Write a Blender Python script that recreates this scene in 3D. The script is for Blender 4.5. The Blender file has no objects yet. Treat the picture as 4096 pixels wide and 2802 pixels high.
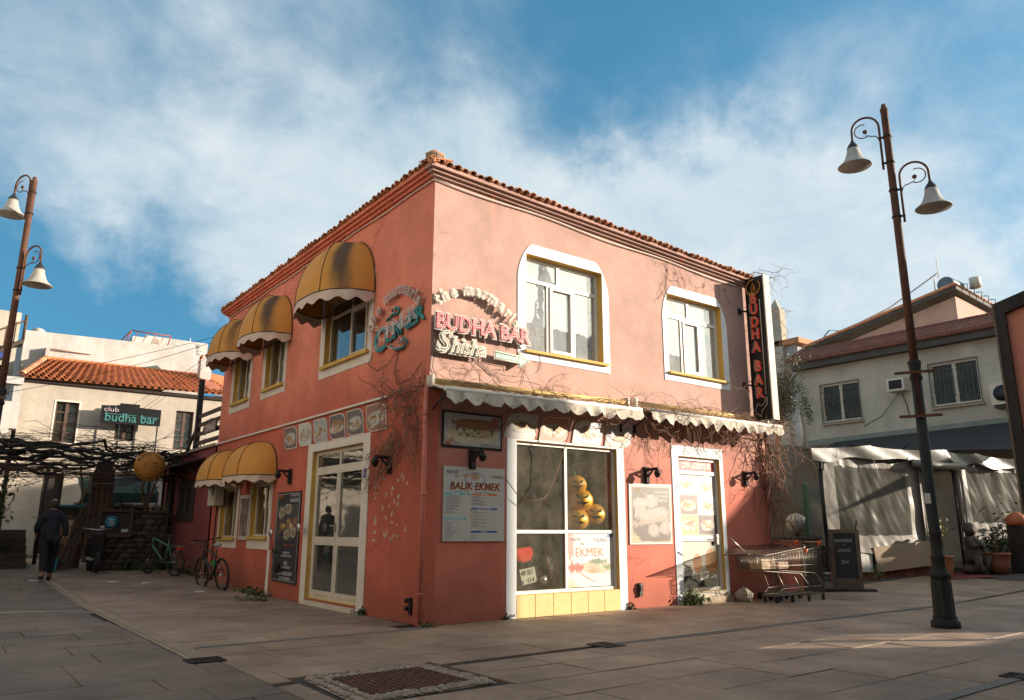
import bpy, bmesh, math, random
import numpy as np
from mathutils import Vector, Matrix, noise as mnoise
R = math.radians
random.seed(11)
scene = bpy.context.scene
col = scene.collection
# ------------------------------------------------------------------ camera
cam_d = bpy.data.cameras.new("camera"); cam = bpy.data.objects.new("camera", cam_d); col.objects.link(cam)
scene.camera = cam
cam_d.sensor_width = 36.0
cam_d.lens = 3046.65 / 4096 * 36.0
cam_d.clip_end = 5000
yaw, tilt, roll = R(52.957), R(13.266), R(0.204)
fwd = Vector((math.cos(tilt)*math.cos(yaw), math.cos(tilt)*math.sin(yaw), math.sin(tilt)))
rt = Vector((math.sin(yaw), -math.cos(yaw), 0)); up = rt.cross(fwd)
r2 = math.cos(roll)*rt + math.sin(roll)*up; u2 = -math.sin(roll)*rt + math.cos(roll)*up
m = Matrix((r2, u2, -fwd)).transposed().to_4x4()
m.translation = Vector((-5.47, -9.19, 1.25))
cam.matrix_world = m
# ------------------------------------------------------------------ light and sky
SUN_AZ = math.atan2(-0.530, 0.848); SUN_EL = R(14)
sun_d = bpy.data.lights.new("sun", 'SUN'); sun_d.energy = 4.6; sun_d.angle = R(0.6); sun_d.color = (1.0, 0.88, 0.72)
sun = bpy.data.objects.new("sun", sun_d); col.objects.link(sun)
sdir = Vector((math.cos(SUN_EL)*math.cos(SUN_AZ), math.cos(SUN_EL)*math.sin(SUN_AZ), math.sin(SUN_EL)))
sun.rotation_euler = sdir.to_track_quat('Z', 'Y').to_euler()
vs = scene.view_settings
scene.display_settings.display_device = 'sRGB'
vs.view_transform = 'Standard'; vs.look = 'None'; vs.exposure = 1.15; vs.gamma = 1.0
vs.use_curve_mapping = False
world = bpy.data.worlds.new("World"); scene.world = world; world.use_nodes = True
wn = world.node_tree.nodes; wl = world.node_tree.links; wn.clear()
def W(t, **k):
    n = wn.new(t)
    for a, b in k.items(): setattr(n, a, b)
    return n
def wmath(op, a, b=None, c=None, clamp=False):
    n = W('ShaderNodeMath', operation=op, use_clamp=clamp)
    for i, v in enumerate((a, b, c)):
        if v is None: continue
        if isinstance(v, (int, float)): n.inputs[i].default_value = v
        else: wl.new(v, n.inputs[i])
    return n.outputs[0]
wout = W('ShaderNodeOutputWorld'); bg = W('ShaderNodeBackground'); bg.inputs[1].default_value = 0.10
sky = W('ShaderNodeTexSky', sky_type='NISHITA'); sky.sun_disc = False
sky.sun_elevation = SUN_EL; sky.sun_rotation = math.pi/2 - SUN_AZ; sky.altitude = 0
sky.air_density = 1.0; sky.dust_density = 0.3; sky.ozone_density = 3.0
tc = W('ShaderNodeTexCoord'); gen = tc.outputs['Generated']
lift = W('ShaderNodeVectorMath', operation='ADD'); wl.new(gen, lift.inputs[0]); lift.inputs[1].default_value = (0, 0, .42)
nrm_ = W('ShaderNodeVectorMath', operation='NORMALIZE'); wl.new(lift.outputs[0], nrm_.inputs[0]); wl.new(nrm_.outputs[0], sky.inputs['Vector'])
sep = W('ShaderNodeSeparateXYZ'); wl.new(gen, sep.inputs[0])
zc = wmath('MAXIMUM', sep.outputs[2], 0.04)
px = wmath('DIVIDE', sep.outputs[0], wmath('ADD', zc, 0.25)); py = wmath('DIVIDE', sep.outputs[1], wmath('ADD', zc, 0.25))
comb = W('ShaderNodeCombineXYZ'); wl.new(px, comb.inputs[0]); wl.new(py, comb.inputs[1])
def wnoise(scale, detail, rough, dist, off, vec=None):
    mp = W('ShaderNodeMapping'); mp.inputs['Location'].default_value = off; wl.new(vec or comb.outputs[0], mp.inputs[0])
    n = W('ShaderNodeTexNoise'); n.inputs['Scale'].default_value = scale; n.inputs['Detail'].default_value = detail
    n.inputs['Roughness'].default_value = rough; n.inputs['Distortion'].default_value = dist
    wl.new(mp.outputs[0], n.inputs['Vector']); return n.outputs['Fac']
n_big = wnoise(1.15, 8, 0.55, 0.25, (3.1, 1.7, 0.4)); n_fine = wnoise(4.5, 8, 0.62, 0.5, (0.3, 2.2, 5.1))
# warp the direction a little so the banks have ragged rims
warp = W('ShaderNodeTexNoise'); warp.inputs['Scale'].default_value = 3.2; warp.inputs['Detail'].default_value = 7; warp.inputs['Roughness'].default_value = 0.6; wl.new(gen, warp.inputs['Vector'])
wsub = W('ShaderNodeVectorMath', operation='SUBTRACT'); wl.new(warp.outputs['Color'], wsub.inputs[0]); wsub.inputs[1].default_value = (0.5, 0.5, 0.5)
wsc = W('ShaderNodeVectorMath', operation='SCALE'); wl.new(wsub.outputs[0], wsc.inputs[0]); wsc.inputs['Scale'].default_value = 0.5
wadd = W('ShaderNodeVectorMath', operation='ADD'); wl.new(gen, wadd.inputs[0]); wl.new(wsc.outputs[0], wadd.inputs[1])
CLOUDS = []   # (direction, radius, weight) of the cloud banks and of the clear gaps
def bank(x, y, rad, w):
    # position given in tan-angles right of / above the lens axis
    d = (fwd + rt*x + up*y).normalized(); CLOUDS.append((d, rad, w))
for a in [(-.58,.30,.15,.15),(-.44,.32,.15,.30),(-.30,.23,.17,.75),(-.40,.14,.15,.8),(-.24,.12,.18,.8),(-.46,.05,.14,.3),(-.62,.16,.12,.35),(-.08,.12,.13,.9),(-.04,.2,.10,.5),
          (.05,.05,.14,.55),(.14,.10,.14,.8),(.27,.10,.16,.8),(.25,.0,.2,.7),(.42,.04,.14,.75),(.55,.10,.12,.45),(.62,.0,.12,.5),(.5,-.1,.14,.4),(-.15,.30,.12,.35),
          (.60,.28,.12,.25),(.50,.22,.10,.25),(.0,.42,.15,-.1),(.2,.38,.16,-.45),(.12,.32,.09,-.2),(.02,.30,.12,.3),(.5,.3,.12,.2),(.36,.27,.12,-.25),(.06,.20,.12,.75),(.18,.17,.12,.8),(.30,.14,.12,.7),(.24,.25,.1,.3),(.42,.10,.12,.6),(.66,.24,.1,-.3),(-.62,.08,.14,-.35),(-.5,-.08,.20,-1.2),(-.3,-.05,.14,-.5),
          (-.66,-.08,.2,-1.0),(.62,-.09,.1,.4),(.38,.18,.1,-.1)]: bank(*a)
for a_, e_, rad, w in ((-60, 25, .5, .8), (-20, 35, .45, .7), (-110, 30, .5, .8), (-160, 28, .5, .8), (150, 30, .45, .8), (110, 60, .35, .5), (0, 75, .4, .5), (-150, 65, .5, .6), (-35, 16, .4, .8)):
    CLOUDS.append((Vector((math.cos(R(a_))*math.cos(R(e_)), math.sin(R(a_))*math.cos(R(e_)), math.sin(R(e_)))), rad, w))  # cloud banks out of view, added to brighten the fill
acc = None
for d, rad, wgt in CLOUDS:
    ds = W('ShaderNodeVectorMath', operation='DISTANCE'); wl.new(wadd.outputs[0], ds.inputs[0]); ds.inputs[1].default_value = d
    t = wmath('DIVIDE', ds.outputs['Value'], rad); t = wmath('MULTIPLY', t, t)
    g = wmath('MULTIPLY', wmath('EXPONENT', wmath('MULTIPLY', t, -1.0)), wgt)
    acc = g if acc is None else wmath('ADD', acc, g)
dens = wmath('ADD', acc, wmath('MULTIPLY', wmath('SUBTRACT', n_big, 0.47), 1.9))
dens = wmath('ADD', dens, wmath('MULTIPLY', wmath('SUBTRACT', n_fine, 0.5), 1.0))
mr = W('ShaderNodeMapRange', interpolation_type='SMOOTHSTEP'); wl.new(dens, mr.inputs[0])
mr.inputs[1].default_value = -0.45; mr.inputs[2].default_value = 1.6; mr.inputs[3].default_value = 0; mr.inputs[4].default_value = 0.88
skyt = W('ShaderNodeMix', data_type='RGBA', blend_type='MULTIPLY'); skyt.inputs[0].default_value = 1
wl.new(sky.outputs[0], skyt.inputs[6]); skyt.inputs[7].default_value = (0.72, 1.32, 1.18, 1)
cloudc = W('ShaderNodeMix', data_type='RGBA'); cr = W('ShaderNodeMapRange'); wl.new(n_fine, cr.inputs[0]); cr.inputs[1].default_value = .3; cr.inputs[2].default_value = .7
wl.new(cr.outputs[0], cloudc.inputs[0]); cloudc.inputs[6].default_value = (2.7, 3.35, 3.7, 1); cloudc.inputs[7].default_value = (3.8, 4.1, 4.2, 1)
# clouds on the sun's side scatter its light forward and glow; made stronger to lift the fill light
dt = W('ShaderNodeVectorMath', operation='DOT_PRODUCT'); wl.new(gen, dt.inputs[0]); dt.inputs[1].default_value = sdir
fs = W('ShaderNodeMapRange', interpolation_type='SMOOTHSTEP'); wl.new(dt.outputs['Value'], fs.inputs[0]); fs.inputs[1].default_value = .62; fs.inputs[2].default_value = 1.0; fs.inputs[3].default_value = 0; fs.inputs[4].default_value = 1
glow = W('ShaderNodeMix', data_type='RGBA'); wl.new(fs.outputs[0], glow.inputs[0]); glow.inputs[6].default_value = (1, 1, 1, 1); glow.inputs[7].default_value = (4.2, 3.5, 2.6, 1)
cg = W('ShaderNodeMix', data_type='RGBA', blend_type='MULTIPLY'); cg.inputs[0].default_value = 1; wl.new(cloudc.outputs[2], cg.inputs[6]); wl.new(glow.outputs[2], cg.inputs[7])
cm = W('ShaderNodeMix', data_type='RGBA'); wl.new(mr.outputs[0], cm.inputs[0]); wl.new(skyt.outputs[2], cm.inputs[6]); wl.new(cg.outputs[2], cm.inputs[7])
wl.new(cm.outputs[2], bg.inputs[0]); wl.new(bg.outputs[0], wout.inputs[0])
# cycles economy
cy = scene.cycles
cy.max_bounces = 8; cy.transparent_max_bounces = 16; cy.diffuse_bounces = 3; cy.glossy_bounces = 3; cy.transmission_bounces = 6
cy.caustics_reflective = False; cy.caustics_refractive = False; cy.sample_clamp_indirect = 6
try: cy.use_denoising = True
except Exception: pass
# ------------------------------------------------------------------ materials
MATS = {}
def nodes(name):
    mt = bpy.data.materials.new(name); mt.use_nodes = True
    return mt, mt.node_tree.nodes, mt.node_tree.links, mt.node_tree.nodes['Principled BSDF']
def mat(name, c, rough=.7, var=.15, scale=3.0, bump=.0, bscale=40., metal=0., spec=.4, c2=None, thr=None, sheen=0, tint=False, stretch=None, emit=None):
    """base colour with soft large-scale variation, fine grain, optional worn second colour"""
    if name in MATS: return MATS[name]
    mt, N, L, b = nodes(name)
    b.inputs['Roughness'].default_value = rough; b.inputs['Metallic'].default_value = metal
    b.inputs['Specular IOR Level'].default_value = spec
    t = N.new('ShaderNodeTexCoord'); vec = t.outputs['Object']
    if stretch:
        mp = N.new('ShaderNodeMapping'); mp.inputs['Scale'].default_value = stretch; L.new(vec, mp.inputs[0]); vec = mp.outputs[0]
    n1 = N.new('ShaderNodeTexNoise'); n1.inputs['Scale'].default_value = scale; n1.inputs['Detail'].default_value = 6; n1.inputs['Roughness'].default_value = .65; L.new(vec, n1.inputs['Vector'])
    n2 = N.new('ShaderNodeTexNoise'); n2.inputs['Scale'].default_value = scale*14; n2.inputs['Detail'].default_value = 3; L.new(vec, n2.inputs['Vector'])
    ad = N.new('ShaderNodeMath'); ad.operation = 'MULTIPLY_ADD'; L.new(n2.outputs['Fac'], ad.inputs[0]); ad.inputs[1].default_value = .5; L.new(n1.outputs['Fac'], ad.inputs[2])
    mr = N.new('ShaderNodeMapRange'); L.new(ad.outputs[0], mr.inputs[0]); mr.inputs[1].default_value = .45; mr.inputs[2].default_value = 1.05; mr.inputs[3].default_value = 1-var*1.3; mr.inputs[4].default_value = 1+var
    mx = N.new('ShaderNodeMix'); mx.data_type = 'RGBA'; mx.blend_type = 'MULTIPLY'; mx.inputs[0].default_value = 1
    cc = N.new('ShaderNodeRGB'); cc.outputs[0].default_value = (*c, 1); src = cc.outputs[0]
    if c2:
        n3 = N.new('ShaderNodeTexNoise'); n3.inputs['Scale'].default_value = scale*2.3; n3.inputs['Detail'].default_value = 9; n3.inputs['Roughness'].default_value = .7; L.new(vec, n3.inputs['Vector'])
        m3 = N.new('ShaderNodeMapRange'); L.new(n3.outputs['Fac'], m3.inputs[0]); th = thr or .58; m3.inputs[1].default_value = th; m3.inputs[2].default_value = th+.06
        mx3 = N.new('ShaderNodeMix'); mx3.data_type = 'RGBA'; L.new(m3.outputs[0], mx3.inputs[0]); L.new(src, mx3.inputs[6]); mx3.inputs[7].default_value = (*c2, 1); src = mx3.outputs[2]
    if tint:   # each piece its own tone
        oi = N.new('ShaderNodeObjectInfo'); m4 = N.new('ShaderNodeMapRange'); L.new(oi.outputs['Random'], m4.inputs[0]); m4.inputs[3].default_value = 1-tint; m4.inputs[4].default_value = 1+tint
        mx4 = N.new('ShaderNodeMix'); mx4.data_type = 'RGBA'; mx4.blend_type = 'MULTIPLY'; mx4.inputs[0].default_value = 1; L.new(src, mx4.inputs[6]); L.new(m4.outputs[0], mx4.inputs[7]); src = mx4.outputs[2]
    L.new(src, mx.inputs[6]); L.new(mr.outputs[0], mx.inputs[7]); L.new(mx.outputs[2], b.inputs['Base Color'])
    if bump:
        bn = N.new('ShaderNodeTexNoise'); bn.inputs['Scale'].default_value = bscale; bn.inputs['Detail'].default_value = 4; L.new(vec, bn.inputs['Vector'])
        bp = N.new('ShaderNodeBump'); bp.inputs['Strength'].default_value = bump; bp.inputs['Distance'].default_value = .02; L.new(bn.outputs['Fac'], bp.inputs['Height']); L.new(bp.outputs[0], b.inputs['Normal'])
    if emit: b.inputs['Emission Color'].default_value = (*emit[0], 1); b.inputs['Emission Strength'].default_value = emit[1]
    MATS[name] = mt; return mt
def wall_paint(name, c, dirt=(.25,.09,.06), lowz=.6, fade=None, fz=(3.0, 4.2), streak=.35):
    """render on masonry: blotches, rain streaks under the eaves, grime at the foot"""
    mt, N, L, b = nodes(name); b.inputs['Roughness'].default_value = .92; b.inputs['Specular IOR Level'].default_value = .15
    t = N.new('ShaderNodeTexCoord'); g = N.new('ShaderNodeNewGeometry'); vec = g.outputs['Position']
    def noise(s, d, r, v=vec, scl=None):
        if scl: mp = N.new('ShaderNodeMapping'); mp.inputs['Scale'].default_value = scl; L.new(v, mp.inputs[0]); v = mp.outputs[0]
        n = N.new('ShaderNodeTexNoise'); n.inputs['Scale'].default_value = s; n.inputs['Detail'].default_value = d; n.inputs['Roughness'].default_value = r; L.new(v, n.inputs['Vector']); return n.outputs['Fac']
    def rng(f, a, bb, lo, hi, smooth=False):
        q = N.new('ShaderNodeMapRange'); L.new(f, q.inputs[0]); q.inputs[1].default_value = a; q.inputs[2].default_value = bb; q.inputs[3].default_value = lo; q.inputs[4].default_value = hi
        if smooth: q.interpolation_type = 'SMOOTHSTEP'
        return q.outputs[0]
    def mul(a, bb, fac=1, mode='MULTIPLY'):
        q = N.new('ShaderNodeMix'); q.data_type = 'RGBA'; q.blend_type = mode
        if isinstance(fac, (int, float)): q.inputs[0].default_value = fac
        else: L.new(fac, q.inputs[0])
        L.new(a, q.inputs[6])
        if isinstance(bb, tuple): q.inputs[7].default_value = (*bb, 1)
        else: L.new(bb, q.inputs[7])
        return q.outputs[2]
    def mth(op, a, bb):
        q = N.new('ShaderNodeMath'); q.operation = op
        for i, v in enumerate((a, bb)):
            if isinstance(v, (int, float)): q.inputs[i].default_value = v
            else: L.new(v, q.inputs[i])
        return q.outputs[0]
    rgb = N.new('ShaderNodeRGB'); rgb.outputs[0].default_value = (*c, 1); s = rgb.outputs[0]
    sp = N.new('ShaderNodeSeparateXYZ'); L.new(vec, sp.inputs[0]); z = sp.outputs[2]
    if fade:   # paler upper storey; the front's also carries its sunlit tone
        s = mul(s, fade, rng(mth('ADD', z, mth('MULTIPLY', noise(.8, 5, .6), 1.2)), fz[0]+.5, fz[1]+.6, 0, .85, True), 'MIX')
    s = mul(s, rng(noise(.7, 6, .6), .3, .7, .78, 1.12)); s = mul(s, rng(noise(26, 4, .7), .3, .75, .90, 1.07)); s = mul(s, rng(noise(3.1, 7, .65), .35, .7, .92, 1.06))
    st = mth('MULTIPLY', rng(noise(2.2, 4, .6, vec, (3.5, 3.5, .12)), .56, .76, 0, 1, True), rng(z, 2.6, 6.3, .1, 1))
    s = mul(s, tuple(min(1, k*1.25+.08) for k in c), mth('MULTIPLY', st, streak), 'MIX')
    gr = mth('MULTIPLY', rng(mth('ADD', z, mth('MULTIPLY', noise(3., 6, .7), .5)), .25, .25+lowz, 1, 0, True), .55)
    s = mul(s, dirt, gr, 'MIX')
    ch = mth('MULTIPLY', rng(noise(9, 8, .75), .70, .725, 0, 1), rng(noise(1.3, 2, .5), .52, .6, 0, .8))
    s = mul(s, (.5, .42, .34), ch, 'MIX')
    vo = N.new('ShaderNodeTexVoronoi'); vo.feature = 'DISTANCE_TO_EDGE'; vo.inputs['Scale'].default_value = .9; wv_ = N.new('ShaderNodeMix'); wv_.data_type = 'VECTOR'; wv_.inputs[0].default_value = .25
    nz = N.new('ShaderNodeTexNoise'); nz.inputs['Scale'].default_value = 1.6; nz.inputs['Detail'].default_value = 8; L.new(vec, nz.inputs['Vector']); L.new(vec, wv_.inputs[4]); L.new(nz.outputs['Color'], wv_.inputs[5]); L.new(wv_.outputs[1], vo.inputs['Vector'])
    crk = mth('MULTIPLY', rng(vo.outputs['Distance'], 0, .006, 1, 0), rng(noise(.8, 3, .5), .50, .60, 0, .55))
    s = mul(s, tuple(k*.35 for k in c), crk, 'MIX')
    L.new(s, b.inputs['Base Color'])
    bp = N.new('ShaderNodeBump'); bp.inputs['Strength'].default_value = .35; bp.inputs['Distance'].default_value = .012
    L.new(mth('ADD', noise(60, 3, .6), mth('MULTIPLY', noise(5, 4, .6), .6)), bp.inputs['Height']); L.new(bp.outputs[0], b.inputs['Normal'])
    MATS[name] = mt; return mt
def glass(name, refl=.35, tint=(.85, .9, .88), film=.06, rough=.02, filmc=(.55, .5, .42), dirty=.0):
    mt, N, L, b = nodes(name); N.remove(b); out = N['Material Output']
    tr = N.new('ShaderNodeBsdfTransparent'); tr.inputs[0].default_value = (*tint, 1)
    gl = N.new('ShaderNodeBsdfGlossy'); gl.inputs['Roughness'].default_value = rough; gl.inputs[0].default_value = (.95, .95, .95, 1)
    g = N.new('ShaderNodeNewGeometry')
    n = N.new('ShaderNodeTexNoise'); n.inputs['Scale'].default_value = 1.7; n.inputs['Detail'].default_value = 2; L.new(g.outputs['Position'], n.inputs['Vector'])
    bp = N.new('ShaderNodeBump'); bp.inputs['Strength'].default_value = .10; bp.inputs['Distance'].default_value = .03; L.new(n.outputs['Fac'], bp.inputs['Height']); L.new(bp.outputs[0], gl.inputs['Normal'])
    fr = N.new('ShaderNodeLayerWeight'); fr.inputs[0].default_value = .5      # thin sheet: same reflectance from both sides
    pw = N.new('ShaderNodeMath'); pw.operation = 'POWER'; L.new(fr.outputs['Facing'], pw.inputs[0]); pw.inputs[1].default_value = 4
    ma = N.new('ShaderNodeMath'); ma.operation = 'ADD'; ma.use_clamp = True; L.new(pw.outputs[0], ma.inputs[0]); ma.inputs[1].default_value = refl+.04
    m1 = N.new('ShaderNodeMixShader'); L.new(ma.outputs[0], m1.inputs[0]); L.new(tr.outputs[0], m1.inputs[1]); L.new(gl.outputs[0], m1.inputs[2])
    df = N.new('ShaderNodeBsdfDiffuse'); df.inputs[0].default_value = (*filmc, 1)
    n2 = N.new('ShaderNodeTexNoise'); n2.inputs['Scale'].default_value = 2.5; n2.inputs['Detail'].default_value = 8; n2.inputs['Roughness'].default_value = .75; L.new(g.outputs['Position'], n2.inputs['Vector'])
    mr = N.new('ShaderNodeMapRange'); L.new(n2.outputs['Fac'], mr.inputs[0]); mr.inputs[1].default_value = .35; mr.inputs[2].default_value = .8; mr.inputs[3].default_value = film*.5; mr.inputs[4].default_value = film+dirty
    m2 = N.new('ShaderNodeMixShader'); L.new(mr.outputs[0], m2.inputs[0]); L.new(m1.outputs[0], m2.inputs[1]); L.new(df.outputs[0], m2.inputs[2]); L.new(m2.outputs[0], out.inputs[0])
    MATS[name] = mt; return mt
def print_mat(name, rough=.45, wash=0.0):
    """a printed sheet: its ink is stored per vertex"""
    mt, N, L, b = nodes(name); b.inputs['Roughness'].default_value = rough
    a = N.new('ShaderNodeVertexColor'); a.layer_name = 'Col'
    n = N.new('ShaderNodeTexNoise'); n.inputs['Scale'].default_value = 55; n.inputs['Detail'].default_value = 5; t = N.new('ShaderNodeTexCoord'); L.new(t.outputs['Object'], n.inputs['Vector'])
    mr = N.new('ShaderNodeMapRange'); L.new(n.outputs['Fac'], mr.inputs[0]); mr.inputs[1].default_value = .3; mr.inputs[2].default_value = .7; mr.inputs[3].default_value = .5; mr.inputs[4].default_value = .95
    mx = N.new('ShaderNodeMix'); mx.data_type = 'RGBA'; mx.blend_type = 'MULTIPLY'; mx.inputs[0].default_value = 1; L.new(a.outputs['Color'], mx.inputs[6]); L.new(mr.outputs[0], mx.inputs[7])
    L.new(mx.outputs[2], b.inputs['Base Color']); MATS[name] = mt; return mt
# ------------------------------------------------------------------ scene-graph helpers
OFF = {}
def gh(x, y): return .03*max(0, y-6) + .03*max(0, x-9)
def tag(o, label=None, cat=None, group=None, kind=None):
    if label: o['label'] = label
    if cat: o['category'] = cat
    if group: o['group'] = group
    if kind: o['kind'] = kind
    return o
def thing(name, label, cat, loc=(0, 0, 0), rz=0, group=None):
    o = bpy.data.objects.new(name, None); col.objects.link(o); o.location = loc; o.rotation_euler = (0, 0, rz); o.empty_display_size = .2
    OFF[o.name] = Vector(loc); return tag(o, label, cat, group)
FW = lambda x, y, z: (x, y, z)
FR = lambda u, d, v: (u, -d, v)          # on the right-hand front: u along, d out, v up
FL = lambda u, d, v: (-d, u, v)          # on the left-hand front
def FV(ax, ay, bx, by):                  # any upright plane through A and B, d towards the viewer's side
    dx, dy = bx-ax, by-ay; l = math.hypot(dx, dy); dx /= l; dy /= l
    return lambda u, d, v: (ax+dx*u+dy*d, ay+dy*u-dx*d, v)
class MB:
    def __init__(s, fr=FW): s.v = []; s.f = []; s.fr = fr; s.c = []; s.sm = []
    def add(s, vs, fs, smooth=False, cols=None):
        o = len(s.v); s.v += [s.fr(*q) for q in vs]; s.f += [tuple(i+o for i in f) for f in fs]; s.sm += [smooth]*len(fs)
        if cols is not None: s.c += list(cols)
        return s
    def box(s, a0, a1, b0, b1, c0, c1):
        vs = [(a, b, c) for c in (c0, c1) for b in (b0, b1) for a in (a0, a1)]
        return s.add(vs, [(0, 2, 3, 1), (4, 5, 7, 6), (0, 1, 5, 4), (2, 6, 7, 3), (0, 4, 6, 2), (1, 3, 7, 5)])
    def quad(s, *q): return s.add(q, [tuple(range(len(q)))])
    def prism(s, pts, d0, d1):             # outline in (u,v), from depth d0 to d1
        n = len(pts); vs = [(u, d0, v) for u, v in pts] + [(u, d1, v) for u, v in pts]
        return s.add(vs, [tuple(range(n)), tuple(range(2*n-1, n-1, -1))] + [(i, (i+1) % n, n+(i+1) % n, n+i) for i in range(n)])
    def plate(s, pts, d): return s.add([(u, d, v) for u, v in pts], [tuple(range(len(pts)))])
    def ring(s, outer, inner, d0, d1):     # flat frame between two outlines of equal length
        n = len(outer); vs = [(u, d0, v) for u, v in outer]+[(u, d0, v) for u, v in inner]+[(u, d1, v) for u, v in outer]+[(u, d1, v) for u, v in inner]
        fs = []
        for i in range(n):
            j = (i+1) % n
            fs += [(i, j, n+j, n+i), (2*n+i, 3*n+i, 3*n+j, 2*n+j), (i, 2*n+i, 2*n+j, j), (n+i, n+j, 3*n+j, 3*n+i)]
        return s.add(vs, fs)
    def tube(s, pts, r, n=6, closed=False, smooth=True):
        P = [Vector(p) for p in pts]; m_ = len(P)
        if m_ < 2: return s
        rr = r if isinstance(r, (list, tuple)) else [r]*m_
        vs = []; nrm = None
        for i, p in enumerate(P):
            if closed: t = P[(i+1) % m_]-P[i-1]
            else: t = P[min(i+1, m_-1)]-P[max(i-1, 0)]
            if t.length < 1e-9: t = Vector((0, 0, 1))
            t.normalize()
            if nrm is None: nrm = t.orthogonal().normalized()
            nrm = (nrm - t*nrm.dot(t)); nrm = nrm.normalized() if nrm.length > 1e-6 else t.orthogonal().normalized()
            b = t.cross(nrm)
            for k in range(n):
                a = 2*math.pi*k/n; vs.append(tuple(p+(nrm*math.cos(a)+b*math.sin(a))*rr[i]))
        fs = []
        for i in range(m_ if closed else m_-1):
            i2 = (i+1) % m_
            for k in range(n): fs.append((i*n+k, i*n+(k+1) % n, i2*n+(k+1) % n, i2*n+k))
        if not closed: fs += [tuple(range(n-1, -1, -1)), tuple((m_-1)*n+k for k in range(n))]
        return s.add(vs, fs, smooth)
    def lathe(s, prof, c=(0, 0, 0), n=20, smooth=True, axis='z', a0=0, ph=0, mod=None):
        vs = []
        for r, h in prof:
            for k in range(n):
                a = 2*math.pi*k/n+ph; rr = r*(mod(a, h) if mod else 1)
                x, y = rr*math.cos(a), rr*math.sin(a)
                q = (x, y, h) if axis == 'z' else ((x, h, y) if axis == 'y' else (h, x, y))
                vs.append((c[0]+q[0], c[1]+q[1], c[2]+q[2]))
        fs = [(i*n+k, i*n+(k+1) % n, (i+1)*n+(k+1) % n, (i+1)*n+k) for i in range(len(prof)-1) for k in range(n)]
        if prof[0][0] > 1e-4: fs.append(tuple(range(n-1, -1, -1)))
        if prof[-1][0] > 1e-4: fs.append(tuple((len(prof)-1)*n+k for k in range(n)))
        return s.add(vs, fs, smooth)
    def ball(s, c, r, n=12, m_=8, sq=(1, 1, 1), jit=0, seed=0):
        rnd = random.Random(seed); vs = []; 
        for i in range(m_+1):
            th = math.pi*i/m_
            for k in range(n):
                a = 2*math.pi*k/n; j = 1+rnd.uniform(-jit, jit)
                vs.append((c[0]+r*sq[0]*j*math.sin(th)*math.cos(a), c[1]+r*sq[1]*j*math.sin(th)*math.sin(a), c[2]+r*sq[2]*j*math.cos(th)))
        return s.add(vs, [(i*n+k, i*n+(k+1) % n, (i+1)*n+(k+1) % n, (i+1)*n+k) for i in range(m_) for k in range(n)], jit == 0)
    def surf(s, fn, nu, nv, smooth=True, colf=None):
        vs = [fn(i/nu, j/nv) for j in range(nv+1) for i in range(nu+1)]
        cs = [colf(i/nu, j/nv) for j in range(nv+1) for i in range(nu+1)] if colf else None
        return s.add(vs, [(j*(nu+1)+i, j*(nu+1)+i+1, (j+1)*(nu+1)+i+1, (j+1)*(nu+1)+i) for j in range(nv) for i in range(nu)], smooth, cs)
    def mesh(s, name, m_, off=Vector((0, 0, 0)), fix=True, bevel=0):
        me = bpy.data.meshes.new(name); me.from_pydata([(x-off[0], y-off[1], z-off[2]) for x, y, z in s.v], [], s.f)
        for p, q in zip(me.polygons, s.sm): p.use_smooth = q
        if fix:
            bm = bmesh.new(); bm.from_mesh(me); bmesh.ops.recalc_face_normals(bm, faces=bm.faces)
            if bevel: bmesh.ops.bevel(bm, geom=[e for e in bm.edges], offset=bevel, segments=1, affect='EDGES')
            bm.to_mesh(me); bm.free()
        if s.c:
            at = me.color_attributes.new('Col', 'FLOAT_COLOR', 'POINT')
            for i, c_ in enumerate(s.c): at.data[i].color = (*c_[:3], 1)
        if m_: me.materials.append(MATS[m_] if isinstance(m_, str) else m_)
        return me
    def build(s, name, m_, parent=None, fix=True, bevel=0, **t):
        off = OFF.get(parent.name, Vector((0, 0, 0))) if parent else Vector((0, 0, 0))
        me = s.mesh(name, m_, off, fix and not s.c, bevel)
        o = bpy.data.objects.new(name, me); col.objects.link(o)
        if parent: o.parent = parent; OFF[o.name] = off
        return tag(o, **t)
def inst(me, name, parent, loc, rot=(0, 0, 0), sc=(1, 1, 1)):
    o = bpy.data.objects.new(name, me); col.objects.link(o)
    if parent: o.parent = parent; loc = Vector(loc)-OFF.get(parent.name, Vector((0, 0, 0)))
    o.location = loc; o.rotation_euler = rot; o.scale = sc; return o
def copy_tree(o, parent=None):
    c = o.copy(); col.objects.link(c); c.parent = parent
    if parent: c.matrix_parent_inverse = o.matrix_parent_inverse
    for ch in list(o.children): copy_tree(ch, c)
    return c
# lettering: meshes from the built-in face, flat, standing or as glass tube outlines
_gl = {}
def glyphs(txt, size, extr=0., bev=0., outline=False, spacing=1., shear=0., offs=0., res=3):
    k = (txt, size, extr, bev, outline, spacing, shear, offs)
    if k in _gl: return _gl[k]
    cu = bpy.data.curves.new('t', 'FONT'); cu.body = txt; cu.size = size; cu.extrude = extr; cu.bevel_depth = bev; cu.space_character = spacing; cu.shear = shear; cu.offset = offs
    cu.resolution_u = res; cu.bevel_resolution = 1
    if outline: cu.fill_mode = 'NONE'
    cu.align_x = 'CENTER'
    o = bpy.data.objects.new('t', cu); col.objects.link(o)
    dg = bpy.context.evaluated_depsgraph_get(); dg.update(); ev = o.evaluated_get(dg); me = ev.to_mesh()
    V = [tuple(v.co) for v in me.vertices]; F = [tuple(p.vertices) for p in me.polygons]; ev.to_mesh_clear()
    bpy.data.objects.remove(o); bpy.data.curves.remove(cu); _gl[k] = (V, F); return V, F
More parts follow.
